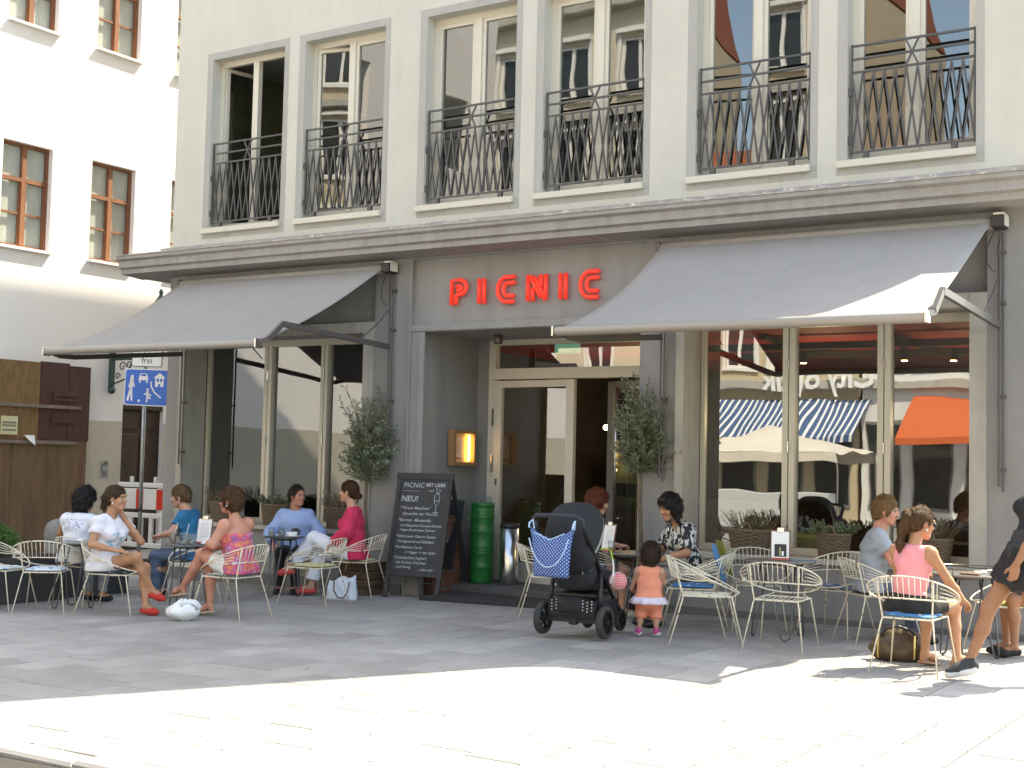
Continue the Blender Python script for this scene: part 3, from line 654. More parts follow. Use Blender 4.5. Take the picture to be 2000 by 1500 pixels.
# ================================================================ red letter sign
sg = tag(empty('letter_sign', (-8.5, .03, 3.47)), 'red double-tube PICNIC letters mounted on the grey wall over the door', 'sign')
LT = []
def arc(cx, cz, rx, rz, a0, a1, n=14): return [(cx+rx*math.cos(math.radians(a0+(a1-a0)*i/n)), cz+rz*math.sin(math.radians(a0+(a1-a0)*i/n))) for i in range(n+1)]
def letter(x0, x1, strokes):
    t = MB(); r = .0255
    for s in strokes: t.tube([(x0+8.5+x, -.05, z+.0) for x, z in s], r, 8)
    for s in strokes: t.tube([(x0+8.5+s[0][0], 0, s[0][1]), (x0+8.5+s[0][0], -.04, s[0][1])], .008, 5)
    o = t.build('letter', M_redsign, sg, smooth=True)
H = .36; e = .03
def strokes_I(): return [[(.03, e), (.03, H-e)], [(.103, e), (.103, H-e)]]
def strokes_C(w_):
    c = w_*.56
    return [[(w_-.01, H-e)]+arc(c, H/2, c-e, H/2-e, 90, 270)+[(w_-.01, e)], [(w_-.01, H-e-.072)]+arc(c+.01, H/2, c-e-.074, H/2-e-.074, 90, 270)+[(w_-.01, e+.072)]]
def strokes_P():
    return [[(e, e), (e, H-e), (.14, H-e)]+arc(.15, H-.12, .10, .09, 90, -90)+[(.115, H-.21), (.10, H-.225), (.10, e)], [(.10, H-.105), (.14, H-.105)]+arc(.145, H-.13, .03, .025, 90, -90)+[(.11, H-.155)]]
def strokes_N(w_):
    return [[(e, e), (e, H-e), (.06, H-e), (w_-.1, e+.03)], [(.10, e), (.10, H*.50)], [(w_-e, H-e), (w_-e, e), (w_-.07, e), (.12, H-.07)] if False else [(w_-e, H-e), (w_-e, e)], [(w_-.10, H-e), (w_-.10, H*.45)], [(.125, H-e-.02), (w_-.03-.005, e)]]
letter(-9.56, -9.28, strokes_P()); letter(-9.15, -9.01, strokes_I()); letter(-8.88, -8.59, strokes_C(.28)); letter(-8.45, -8.13, strokes_N(.31)); letter(-8.0, -7.87, strokes_I()); letter(-7.73, -7.44, strokes_C(.28))

# ================================================================ awnings
def awning(X0, X1, label, lamp_side):
    root = tag(empty('awning', ((X0+X1)/2, 0, 3.95)), label, 'awning', 'folding-arm awnings over the cafe windows')
    def add(o): o.parent = root; o.location = Vector(o.location)-root.location; return o
    ya, za, yb, zb = -.17, 4.0, -2.36, 2.865; nx, ny = 24, 16
    t = MB()
    def P(i, j, off):
        s, v = i/nx, j/ny; sag = .10*math.sin(math.pi*v)*(1-.25*math.sin(math.pi*s)); 
        ins = .05*math.sin(math.pi*v)*(1 if i == nx else (-1 if i == 0 else 0))
        return (X0+(X1-X0)*s-ins, ya+(yb-ya)*v, za+(zb-za)*v-sag+off+.006*math.sin(s*math.pi*4)*math.sin(math.pi*v))
    idx = {}
    vs = [P(i, j, o) for o in (0, -.004) for i in range(nx+1) for j in range(ny+1)]; n1 = (nx+1)*(ny+1); fs = []
    for i in range(nx):
        for j in range(ny):
            a = i*(ny+1)+j; b = a+ny+1; fs += [(a, a+1, b+1, b), (n1+a, n1+b, n1+b+1, n1+a+1)]
    for j in range(ny): a = j; fs.append((a, n1+a, n1+a+1, a+1)); a = nx*(ny+1)+j; fs.append((a, a+1, n1+a+1, n1+a))
    t._add(vs, fs); add(t.build('canopy', M_awn, smooth=True))
    for s in (.25, .5, .75):
        q = MB(); i = int(s*nx); q.tube([Vector(P(i, j, .0)) for j in range(ny+1)], .0022, 4); add(q.build('seam', M_awn))
    b = MB(); b.lathe([(.055, 0), (.06, .01), (.06, X1-X0-.01), (.055, X1-X0)], n=14)
    b.v = [(X0+v[2], -2.385+v[0]*.9, 2.845+v[1]*.8) for v in b.v]; add(fix_normals(b.build('front_bar', M_alu, smooth=True)))
    for q_ in (X0-.02, X1): c = MB(); c.bbox(q_, q_+.02, -2.44, -2.33, 2.79, 2.90, .01); add(c.build('bar_end_cap', M_chrome))
    r_ = MB(); r_.lathe([(.06, 0), (.06, X1-X0)], n=14); r_.v = [(X0+v[2], -.14+v[0], 3.985+v[1]) for v in r_.v]; add(fix_normals(r_.build('roller', M_awn, smooth=True)))
    mm = MB(); mm.bbox(X1+.0, X1+.12, -.22, -.02, 3.93, 4.05, .01); o = add(mm.build('gear_box', M_black)); k = MB(); k.box(X1+.02, X1+.12, -.2, -.03, 4.055, 4.075); k.box(X1+.122, X1+.135, -.19, -.05, 3.95, 4.05); k.build('gear_cover', mat('cover_white', (.7, .68, .62), .6), o)
    mm = MB(); mm.bbox(X0-.06, X0, -.2, -.01, 3.95, 4.05, .01); add(mm.build('roller_bracket', M_arm))
    for x, si in ((X0-.03, -1), (X1+.05, 1)):
        p = MB(); p.tube([(x, -.075, 1.45), (x, -.075, 3.95)], .013, 6); p.tube([(x+.03, -.05, 1.4), (x+.03, -.05, 3.9)], .01, 6)
        for z in (1.6, 2.3, 3.2, 3.7): p.box(x-.01, x+.05, -.06, 0, z, z+.03)
        add(p.build('guide_pole', M_arm))
        a = MB(); ex = x-si*.02
        ez = 3.10 if si > 0 else 2.80; ex = ex if si > 0 else x+.10; a.bar((x, -.09, 3.0), (ex, -2.02, ez), .045, .065); a.bar((ex, -2.02, ez), (ex, -2.26, 2.90 if si > 0 else 2.80), .04, .06); a.bar((ex, -2.24, 2.90 if si > 0 else 2.80), (ex-si*.03, -2.37, 2.87 if si > 0 else 2.82), .04, .05); add(a.build('folding_arm', M_arm))
        s = MB(); s.tube([(x, -.09, 3.48), (x-si*.01, -.3, 3.28), (x-si*.01, -.62, 3.06)], .009, 5); add(s.build('arm_strut', M_arm))
    cb = MB(); cb.tube([(X1+.03, -.15, 3.93), (X1-.05, -.14, 3.75), (X1-.05, -.13, 3.6), (X1, -.1, 3.52), (X1+.045, -.09, 3.55)], .005, 5); cb.tube([(X1+.09, -.12, 3.9), (X1+.04, -.1, 3.75), (X1+.05, -.09, 3.55)], .004, 5); add(cb.build('cable', M_black))
awning(-14.12, -10.49, 'grey fabric awning over the left cafe window, wholly in shade', 1)
awning(-6.59, -3.06, 'grey fabric awning over the right cafe window with a sunlit corner', 1)

# ================================================================ menu box in the entrance (lit)
mbx = tag(empty('menu_box', (-9.985, .62, 1.52)), 'lit wooden menu box hanging on the side wall of the entrance', 'menu box')
M_oak = mat('oak_frame', (.33, .19, .085), .55, var=.2, vscale=8, stretch=(1, 1, .3))
# on the left reveal, facing +X
t = MB(); W_, Hh = .50, .46
t.box(.0, .10, 0, .045, 0, Hh); t.box(.0, .10, W_-.045, W_, 0, Hh); t.box(0, .10, .045, W_-.045, 0, .045); t.box(0, .10, .045, W_-.045, Hh-.045, Hh); o = t.build('frame', M_oak, mbx)
t = MB(); t.box(-.02, .01, .045, W_-.045, .045, Hh-.045); t.build('back_board', mat('menu_back', (.75, .52, .25), .7), mbx)
t = MB(); t.box(.012, .016, .08, .30, .07, .36); pp = t.build('menu_sheet', mat('menu_paper', (.80, .72, .6), .8), mbx)
t = MB(); t.box(.0165, .0185, .09, .28, .085, .105); [t.box(.0165, .0185, .11, .27, z, z+.006) for z in (.15, .18, .21, .24, .27, .30)]; t.build('print', mat('print_red', (.6, .05, .04), .8), pp)
t = MB(); t.tube([(.045, W_-.09, .06), (.045, W_-.09, Hh-.06)], .011, 8); t.build('lamp_tube', mat('warm_lamp', (1, .62, .2), .5, emit=5), mbx)
t = MB(); t.quad((.085, .045, .045), (.085, W_-.045, .045), (.085, W_-.045, Hh-.045), (.085, .045, Hh-.045)); t.build('glass', M_clear, mbx)

# ================================================================ street sign
ps = tag(empty('street_sign', (-15.72, .66, gz(-15.72))), 'blue traffic-calmed zone sign and white bicycle sign on a galvanised post', 'sign')
M_galv = mat('galvanised', (.36, .38, .38), .45, metal=.7, var=.15, vscale=12)
M_blue = mat('sign_blue', (.012, .13, .56), .4); M_swh = mat('sign_white_face', (.78, .80, .82), .4); M_sbl = mat('sign_black', (.02, .02, .02), .5)
t = MB(); t.tube([(0, 0, 0), (0, 0, 3.5)], .03, 10); t.build('post', M_galv, ps, smooth=True)
t = MB(); t.tube([(0, 0, .9), (0, 0, 1.02)], .034, 10); t.build('post_sleeve', M_arm, ps, smooth=True)
ux = Vector((math.cos(math.radians(16)), math.sin(math.radians(16)), -.03)).normalized(); uz = Vector((.03, 0, 1)).normalized(); un = Vector((ux.y, -ux.x, 0)).normalized()
def sp_(x, z, o=0): return Vector((0, 0, 0))+ux*x+uz*z+un*(.045+o)
def plate(name, x0, x1, z0, z1, m, off, parent, r=.04, th=.006):
    pts = []
    for cx, cz, a in ((x1-r, z0+r, -90), (x1-r, z1-r, 0), (x0+r, z1-r, 90), (x0+r, z0+r, 180)):
        for k in range(6): q = math.radians(a+18*k); pts.append((cx+r*math.cos(q), cz+r*math.sin(q)))
    t = MB(); t.prism(pts, lambda p: sp_(p[0], p[1], off), lambda p: sp_(p[0], p[1], off+th)); return fix_normals(t.build(name, m, parent))
zo = -gz(-15.72)+0
b1 = plate('sign_board', -.39, .40, 2.50, 3.06, M_swh, 0, ps); plate('sign_face', -.375, .385, 2.515, 3.045, M_blue, .0065, b1, th=.003)
def poly(pts, parent, m=M_swh, off=.011, name='pictogram'):
    t = MB(); t.quad(*[sp_(x, z, off) for x, z in pts]); return t.build(name, m, parent)
def stroke(pts, r, parent, m=M_swh, off=.0115, name='pictogram'):
    t = MB()
    for (x0, z0), (x1, z1) in zip(pts, pts[1:]):
        d = Vector((x1-x0, z1-z0)); d.normalize(); nn = Vector((-d.y, d.x))*r; e_ = d*r*.6
        t.quad(sp_(x0-e_.x+nn.x, z0-e_.y+nn.y, off), sp_(x0-e_.x-nn.x, z0-e_.y-nn.y, off), sp_(x1+e_.x-nn.x, z1+e_.y-nn.y, off), sp_(x1+e_.x+nn.x, z1+e_.y+nn.y, off))
    return t.build(name, m, parent)
def disc(x, z, r, parent, m=M_swh, off=.0118): return poly([(x+r*math.cos(a), z+r*math.sin(a)) for a in [2*math.pi*i/12 for i in range(12)]], parent, m, off)
X0_, Z0_ = -.375, 2.515; S_ = .76
def q(x, z): return (X0_+x*S_, Z0_+z*.53)
disc(*q(.155, .80), .026, b1); stroke([q(.15, .72), q(.135, .50)], .032, b1); stroke([q(.135, .48), q(.07, .12)], .017, b1); stroke([q(.14, .48), q(.165, .12)], .017, b1); stroke([q(.13, .70), q(.085, .50)], .011, b1); stroke([q(.165, .68), q(.21, .52)], .011, b1)
disc(*q(.52, .44), .021, b1); stroke([q(.52, .37), q(.525, .24)], .022, b1); stroke([q(.45, .30), q(.52, .34), q(.6, .27)], .01, b1); stroke([q(.52, .22), q(.51, .09)], .013, b1); stroke([q(.53, .22), q(.59, .19)], .012, b1)
disc(*q(.33, .11), .021, b1)
poly([q(.31, .80), q(.51, .80), q(.52, .70), q(.30, .70)], b1); poly([q(.34, .90), q(.48, .90), q(.51, .80), q(.31, .80)], b1); poly([q(.36, .885), q(.46, .885), q(.475, .82), q(.345, .82)], b1, M_blue, .0125); stroke([q(.33, .69), q(.33, .64)], .012, b1); stroke([q(.49, .69), q(.49, .64)], .012, b1)
poly([q(.64, .78), q(.775, .93), q(.91, .78)], b1); poly([q(.68, .79), q(.87, .79), q(.87, .53), q(.68, .53)], b1); [poly([q(x, .76), q(x+.05, .76), q(x+.05, .67), q(x, .67)], b1, M_blue, .0125) for x in (.715, .79)]; poly([q(.75, .61), q(.80, .61), q(.80, .53), q(.75, .53)], b1, M_blue, .0125)
stroke([q(.585, .66), q(.60, .52), q(.68, .36), q(.82, .22)], .011, b1)
b2 = plate('sign_board', -.29, .24, 3.09, 3.47, M_sbl, 0, ps, r=.03); plate('sign_face', -.278, .228, 3.102, 3.458, M_swh, .0065, b2, r=.025, th=.003)
for cx in (-.12, .07):
    stroke([(cx+.055*math.cos(2*math.pi*i/16), 3.335+.055*math.sin(2*math.pi*i/16)) for i in range(17)], .005, b2, M_sbl)
stroke([(-.12, 3.335), (-.08, 3.40), (.03, 3.40), (-.02, 3.335), (-.08, 3.40)], .005, b2, M_sbl); stroke([(-.02, 3.335), (-.12, 3.335)], .004, b2, M_sbl); stroke([(.07, 3.335), (.02, 3.43), (.05, 3.435)], .005, b2, M_sbl)
_o = sp_(-.02, 3.145, .0118); wtext('lettering', 'frei', .14, frame_M(_o, ux, uz), M_sbl, b2, align='CENTER')

# ================================================================ road-works barrier
br = tag(empty('barrier', (-17.2, 2.0, gz(-17.2))), 'red and white plastic road-works barrier behind the sign post', 'barrier')
M_pw = mat('barrier_white', (.74, .74, .72), .5); M_pr = mat('barrier_red', (.62, .04, .02), .5)
t = MB(); t.bbox(-.56, .56, -.03, .03, .88, 1.22, .01); pnl = t.build('board', M_pw, br)
for x in (-.555, -.10, .385): k = MB(); k.quad((x, -.034, .885), (x+.17, -.034, .885), (x+.17, -.034, 1.215), (x, -.034, 1.215)); k.build('red_stripe', M_pr, pnl)
t = MB(); t.bbox(-.56, .56, -.025, .025, 1.24, 1.32, .01); [t.bbox(x-.03, x+.03, -.02, .02, 1.32, 1.42, .01) for x in (-.25, .32)]; t.build('top_rail', M_pw, br)
t = MB(); t.bbox(-.56, .56, -.03, .03, .74, .82, .01); t.bbox(-.56, .56, -.03, .03, .25, .33, .01); t.build('lower_rail', M_pw, br)
for x in (-.5, -.25, 0, .25, .5): t = MB(); t.bbox(x-.04, x+.04, -.02, .02, .0 if abs(x) > .4 else .3, .9 if abs(x) > .4 else .78, .01); t.build('upright', M_pw, br)
for x in (-.45, .45): t = MB(); t.bbox(x-.1, x+.1, -.35, .35, 0, .1, .02); t.build('foot', M_black, br)

# ================================================================ hoarding
hd = tag(empty('wooden_hoarding', (-19.85, 0, gz(-20))), 'tall brown plywood hoarding in front of the white building', 'hoarding')
M_ply = mat('plywood_brown', (.20, .115, .06), .75, col2=(.10, .058, .032), vscale=3, stretch=(3, 3, .35), bump=.2, bscale=25)
M_ply2 = mat('plywood_maroon', (.07, .026, .022), .75, var=.25, vscale=4, stretch=(3, 3, .6)); M_ply3 = mat('plywood_ochre', (.19, .11, .045), .75, var=.3, vscale=5, stretch=(3, 3, .8)); M_bat = mat('batten_grey', (.20, .155, .125), .8, var=.2, vscale=9)
z0 = -gz(-20)
for k, (a, b, zl, zh, m, x) in enumerate([(-3.2, -1.6, 0, 2.05, M_ply, 0), (-1.595, -.2, 0, 2.05, M_ply, .004), (-.195, 1.4, 0, 2.05, M_ply, 0), (1.405, 3.0, 0, 2.05, M_ply, .003), (-3.2, .4, 2.055, 3.43, M_ply3, 0), (.405, 1.93, 2.055, 3.43, M_ply3, .004), (1.935, 2.55, 2.06, 3.45, M_ply2, .01), (2.555, 3.02, 2.05, 3.41, M_ply2, .016)]):
    t = MB(); t.bbox(-.03+x, x, a, b, zl, zh, .003); t.build('plywood_sheet', m, hd)
for a, b, z in ((-3.2, 2.75, 1.98), (-3.2, 2.8, 2.62)): t = MB(); t.bbox(.021, .05, a, b, z, z+.06, .004); t.build('batten', M_bat, hd)
for z in (2.36, 2.75, 2.82): t = MB(); t.bbox(.018, .028, 2.2, 2.72, z, z+(.16 if z < 2.8 else .0)+.02, .003); t.build('patch_board', M_ply2, hd)
t = MB(); t.box(-19.796, -19.792, 1.12, 1.46, 1.86, 2.18); o = tag(t.build('notice', mat('notice_yellow', (.62, .58, .35), .8)), 'small yellowed paper notice stapled to the hoarding', 'notice')
k = MB(); [k.box(-19.7915, -19.790, 1.15, 1.43, z, z+.035) for z in (2.05, 2.0, 1.92)]; k.build('lettering', mat('faded_print', (.22, .2, .16), .8), o)
t = MB(); t.quad((-19.79, 1.6, 1.86), (-19.74, 1.66, 1.78), (-19.76, 1.82, 1.68), (-19.79, 1.82, 1.86)); tag(t.build('torn_paper', M_paper), 'torn scrap of white paper hanging on the hoarding batten', 'paper')
# ================================================================ wall lantern
ln = tag(empty('wall_lantern', (-19.98, 3.6, 2.72)), 'green wrought-iron lantern bracket on the white wall', 'lantern')
M_grn = mat('old_green_iron', (.04, .085, .07), .5, metal=.3, var=.2, vscale=9)
t = MB(); t.bbox(0, .06, -.05, .05, .05, .75, .015); t.ball((.05, 0, .04), .07); t.ball((.05, 0, .74), .06); t.build('wall_plate', M_grn, ln, smooth=False)
t = MB(); t.tube([(.05, 0, .62), (1.1, 0, .62)], .022, 6); t.tube([(.05, 0, .15)]+[(.2+.35*math.sin(a), 0, .2+.25*(1-math.cos(a))) for a in (.2, .6, 1.0, 1.4, 1.8)]+[(.75, 0, .6)], .016, 5)
for cx, cz, rr in ((.32, .48, .1), (.2, .3, .07), (.5, .5, .08)): t.tube([(cx+rr*(1-.06*i)*math.cos(i*.6), 0, cz+rr*(1-.06*i)*math.sin(i*.6)) for i in range(13)], .012, 5)
t.build('bracket', M_grn, ln)
t = MB(); t.lathe([(.02, 0), (.10, .04), (.13, .5), (.15, .52), (.17, .56), (.1, .68), (.06, .74), (.03, .8), (.045, .84), (.02, .9)], (.9, .35, 1.05), 12); t.tube([(.9, 0, .62), (.9, .35, .8), (.9, .35, 1.06)], .02, 6); t.build('lamp_head', M_grn, ln)
# ================================================================ bollard, planter, bush
bo = MB(); bo.lathe([(.2, 0), (.2, .44), (.185, .46), (.185, .47), (.215, .49), (.215, .58), (.205, .68), (.17, .74), (.1, .79), (.02, .81)], n=22)
o = bo.build('bollard', mat('bollard_stone', (.23, .225, .21), .9, var=.12, vscale=10, bump=.3, bscale=60), smooth=True); o.location = (-16.1, -.5, gz(-16.1)); tag(o, 'round-topped grey stone bollard in front of the hoarding', 'bollard')
pn = tag(empty('planter', (-13.3, -3.9, gz(-13.3))), 'long dark anthracite planter trough beside the leftmost chairs', 'planter')
M_anth = mat('anthracite', (.05, .048, .05), .55, var=.1, vscale=4)
t = MB(); t.bbox(-.36, .42, -1.3, .95, 0, .52, .01); t.build('trough', M_anth, pn); t = MB(); t.box(-.3, .36, -1.24, .89, .521, .53); t.build('soil', mat('soil', (.03, .02, .014), .95), pn)
t = MB(); t.bbox(-.35, .30, .98, 2.0, 0, .50, .01); t.build('trough_end', M_anth, pn)
M_leafb = mat('box_leaf', (.075, .17, .022), .6, col2=(.04, .10, .014), vscale=30); M_leafo = mat('olive_leaf', (.09, .12, .065), .5, col2=(.26, .29, .20), vscale=55); M_leafd = mat('herb_leaf', (.085, .105, .045), .7, col2=(.16, .15, .09), vscale=60); M_leafs = mat('sage_leaf', (.10, .15, .085), .75, col2=(.17, .22, .13), vscale=50); M_bark = mat('bark', (.16, .125, .09), .9, var=.3, vscale=14, bump=.5, bscale=40); M_twig = mat('dry_twig', (.15, .10, .06), .9, var=.3, vscale=14)
def leaf_quad(mb, p, d, l, w_, rr, fold=.25):
    d = Vector(d).normalized(); a = d.orthogonal().normalized(); ang = rr.uniform(0, 6.28); s = (a*math.cos(ang)+d.cross(a)*math.sin(ang)); nn = d.cross(s)
    p = Vector(p); m_ = p+d*l*.5
    mb._add([p, m_+s*w_+nn*w_*fold, p+d*l, m_-s*w_+nn*w_*fold], [(0, 1, 2), (0, 2, 3)])
def bush(loc, rx, ry, rz, n, label, seed):
    rr = random.Random(seed); root = tag(empty('box_bush', loc), label, 'bush'); t = MB()
    for i in range(n):
        while True:
            v = Vector((rr.gauss(0, 1), rr.gauss(0, 1), rr.gauss(0, 1)))
            if v.length > .1: break
        v.normalize(); k = rr.uniform(.7, 1.0)+.10*math.sin(v.x*7+seed)*math.sin(v.z*9+v.y*6)
        leaf_quad(t, (v.x*rx*k, v.y*ry*k, rz*.85+v.z*rz*k), v+Vector((rr.uniform(-.8, .8), rr.uniform(-.8, .8), rr.uniform(-.4, .9))), rr.uniform(.02, .035), .009, rr)
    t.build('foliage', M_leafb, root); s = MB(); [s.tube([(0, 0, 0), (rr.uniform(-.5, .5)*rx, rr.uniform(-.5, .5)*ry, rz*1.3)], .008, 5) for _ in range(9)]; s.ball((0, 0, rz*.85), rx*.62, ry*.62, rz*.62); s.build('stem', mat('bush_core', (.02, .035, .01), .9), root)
bush((-13.35, -3.75, gz(-13.3)+.53), .36, .42, .21, 3800, 'clipped round green box bush in the dark planter', 1)
# ================================================================ olive trees
def olive(loc, z_tr, z_top, rad, label, seed, lean=0):
    rr = random.Random(seed); root = tag(empty('olive_tree', loc), label, 'tree', 'standard olive trees beside the entrance')
    t = MB(); t.tube([(0, 0, 0), (.012, .01, z_tr*.4), (-.008, 0, z_tr*.75), (.0, .0, z_tr+.05)], [.03, .026, .024, .022], 8); t.build('trunk', M_bark, root, smooth=True)
    br_ = MB(); lf = MB(); hh = z_top-z_tr
    for i in range(125):
        a = rr.uniform(0, 2*math.pi); el = rr.uniform(-.35, 1.35); ln_ = rad*rr.uniform(.6, 1.05)
        d = Vector((math.cos(a)*math.cos(el), math.sin(a)*math.cos(el), math.sin(el))); base = Vector((rr.uniform(-.05, .05), rr.uniform(-.05, .05), z_tr+.04+hh*rr.uniform(0, .45)))
        L_ = ln_ if el < .8 else hh*rr.uniform(.35, .62)
        pts = []; p = base.copy(); dd = d.copy()
        for k in range(7):
            pts.append(p.copy()); p = p+dd*(L_/6); dd = (dd+Vector((rr.uniform(-.12, .12), rr.uniform(-.12, .12), .10))).normalized()
        pts = [q_ for q_ in pts if q_.z < z_top] 
        if len(pts) < 3: continue
        br_.tube(pts, [.006*(1-.75*k/len(pts)) for k in range(len(pts))], 4)
        for k in range(1, len(pts)):
            for s in range(7):
                f_ = (s+rr.random())/7; q0 = pts[k-1].lerp(pts[k], f_); dr_ = (pts[k]-pts[k-1]).normalized(); sd = dr_.orthogonal().normalized(); an = rr.uniform(0, 6.28); sd = sd*math.cos(an)+dr_.cross(sd)*math.sin(an)
                leaf_quad(lf, q0, dr_*.8+sd*rr.uniform(.6, 1.2), rr.uniform(.045, .085), .0095, rr)
    br_.build('branch', M_bark, root); lf.build('crown', M_leafo, root)
    return root
olive((-10.60, -.25, gz(-10.6)+.34), 1.02, 2.32, .40, 'olive tree with tall forked crown in a wooden crate left of the chalkboard', 4)
olive((-6.83, -.1, gz(-6.85)+.30), 1.20, 2.36, .42, 'olive tree with slim bare trunk behind the small girl', 9)
M_crate = mat('crate_wood', (.10, .065, .04), .8, var=.3, vscale=6, stretch=(.4, .4, 2)); M_barrel = mat('barrel_wood', (.13, .05, .03), .6, var=.25, vscale=6, stretch=(2, 2, .3))
def crate(loc, s, h, label, rz=0):
    root = tag(empty('wooden_crate', loc, rz), label, 'crate'); n = 4
    for i in range(n):
        z0_, z1_ = i*h/n+.004, (i+1)*h/n-.004
        for k in range(4):
            t = MB(); t.bbox(-s, s-.02, -s, -s+.02, z0_, z1_, .003); o = t.build('plank', M_crate, root); o.rotation_euler = (0, 0, k*math.pi/2)
    t = MB(); [t.box(a*(s-.05)-.02, a*(s-.05)+.02, b*(s-.05)-.02, b*(s-.05)+.02, .0, h) for a in (-1, 1) for b in (-1, 1)]; t.box(-s+.03, s-.03, -s+.03, s-.03, h-.06, h-.05); t.build('inner_post', M_crate, root)
crate((-10.60, -.25, gz(-10.6)), .22, .40, 'dark wooden plank crate holding the left olive tree')
t = tag(empty('plant_pot', (-6.85, -.1, 0)), 'grey pot of the right olive tree behind the table', 'pot'); k = MB(); k.lathe([(.15, 0), (.2, .32), (.22, .33), (.22, .37), (.18, .36), (.18, .33)], n=20); k.build('pot', M_anth, t, smooth=True)
# ================================================================ barrel, green can, ash bin
def barrel(loc, r0, h, label):
    root = tag(empty('wooden_barrel', loc), label, 'barrel'); n = 16
    me = MB(); a0 = math.pi/n*.97
    for k, (z0_, z1_) in enumerate(((0, h*.33), (h*.33, h*.67), (h*.67, h))):
        bl = [r0*(.9+.1*math.sin(math.pi*z/h)) for z in (z0_, z1_)]
        vs = [(bl[0]*math.cos(-a0), bl[0]*math.sin(-a0), z0_), (bl[0]*math.cos(a0), bl[0]*math.sin(a0), z0_), (bl[1]*math.cos(a0), bl[1]*math.sin(a0), z1_), (bl[1]*math.cos(-a0), bl[1]*math.sin(-a0), z1_)]
        me._add(vs, [(0, 1, 2, 3)])
    ms = me.mesh('stave', M_barrel)
    for i in range(n): o = place('stave', ms, root, (0, 0, 0), 2*math.pi*i/n)
    t = MB(); [t.lathe([(r0*(.92+.1*math.sin(math.pi*z)), z*h), (r0*(.92+.1*math.sin(math.pi*z)), z*h+.03)], n=24, cap=False) for z in (.06, .3, .66, .92)]; t.build('hoop', M_arm, root)
    t = MB(); t.lathe([(r0*.9, h-.02), (r0*.9, h)], n=24); t.build('lid', M_barrel, root)
barrel((-9.9, .42, -.08), .26, .98, 'reddish wooden barrel behind the chalkboard')
gn = tag(empty('green_can', (-9.52, .76, .05)), 'tall ribbed green metal can beside the cafe door', 'can')
M_green = mat('green_enamel', (.012, .15, .035), .35, var=.15, vscale=5)
pr_ = [(.145, 0), (.15, .02)]
for z in (.16, .30, .33, .36, .52, .66, .69, .72): pr_ += [(.147, z-.012), (.153, z), (.147, z+.012)]
pr_ += [(.147, .76), (.156, .77), (.156, .80), (.13, .80), (.13, .79)]
t = MB(); t.lathe(pr_, n=26); t.build('can_body', M_green, gn, smooth=True)
t = MB(); t.tube([(-.10, -.115, .70), (-.13, -.15, .69), (-.14, -.16, .64), (-.12, -.14, .63), (-.09, -.12, .65)], .008, 6); t.build('handle', M_green, gn)
ah = tag(empty('ash_bin', (-9.14, .82, .05)), 'polished steel cylinder ash bin beside the green can', 'ash bin')
t = MB(); t.lathe([(.10, 0), (.105, .01), (.105, .58)], n=26); t.build('cylinder', M_chrome, ah, smooth=True); t = MB(); t.lathe([(.108, .58), (.112, .60), (.10, .625), (.03, .63)], n=26); t.build('lid', M_black, ah, smooth=True)
def tumbler(loc, r0, h, fill, label, m=None, fillc=(.6, .5, .4)):
    root = tag(empty('drinking_glass', loc), label, 'glass'); t = MB(); t.lathe([(r0*.85, 0), (r0, h), (r0*.93, h), (r0*.8, .006)], n=16, cap=True); t.build('tumbler', m or M_clear, root, smooth=True)
    if fill: k = MB(); k.lathe([(r0*.78, .008), (r0*.85, h*fill)], n=14); k.build('drink', mat('drink_%d%d%d' % tuple(int(c*99) for c in fillc), fillc, .3), root)
    return root
gn.scale = (1, 1, 1.26); ah.scale = (1.15, 1.15, 1.22)
tumbler((-9.56, .73, 1.045), .035, .09, 0, 'empty glass tumbler on the green can, left one'); tumbler((-9.45, .80, 1.045), .035, .09, 0, 'empty glass tumbler on the green can, right one')
sh = tag(empty('steel_shaker', (-9.86, .42, .90)), 'steel shaker standing on the wooden barrel', 'shaker'); t = MB(); t.lathe([(.04, 0), (.045, .06), (.06, .15), (.058, .16), (.03, .17)], n=18); t.build('shaker_body', M_chrome, sh, smooth=True)

# ================================================================ chalkboard
cb_ = tag(empty('chalkboard', (-9.84, -.02, gz(-9.76)), math.radians(-14) if False else math.radians(12)), 'black folding chalkboard with a hand-lettered menu', 'chalkboard')
M_slate = mat('slate', (.042, .044, .047), .75, var=.25, vscale=4); M_bfr = mat('board_frame', (.028, .028, .03), .6, var=.3, vscale=9); M_chalk = mat('chalk', (.46, .48, .50), .95)
tl = math.radians(13.5); ca, sa = math.cos(tl), math.sin(tl); BH = 1.50; BW = .37
def bp_(x, v, off=0): return Vector((x, -.36+v*sa-off*ca, v*ca+off*sa))
def bplate(name, x0, x1, v0, v1, m, o0, o1, par):
    t = MB(); vs = [bp_(x, v, o) for o in (o0, o1) for x, v in ((x0, v0), (x1, v0), (x1, v1), (x0, v1))]
    t._add(vs, [(0, 3, 2, 1), (4, 5, 6, 7), (0, 1, 5, 4), (1, 2, 6, 5), (2, 3, 7, 6), (3, 0, 4, 7)]); return fix_normals(t.build(name, m, par))
bplate('frame_post', -BW, -BW+.055, 0, 1.46, M_bfr, 0, .03, cb_); bplate('frame_post', BW-.055, BW, 0, 1.46, M_bfr, 0, .03, cb_)
bplate('frame_rail', -BW+.055, BW-.055, .26, .32, M_bfr, 0, .03, cb_); bplate('frame_rail', -BW-.01, BW+.01, 1.46, 1.54, M_bfr, -.005, .035, cb_)
slate = bplate('writing_panel', -BW+.055, BW-.055, .32, 1.46, M_slate, .002, .018, cb_)
for s in (-1, 1):
    t = MB(); t.bar((s*(BW-.03), .02, 1.42), (s*(BW-.03), .62, 0), .03, .05, (1, 0, 0)); t.build('rear_leg', M_bfr, cb_)
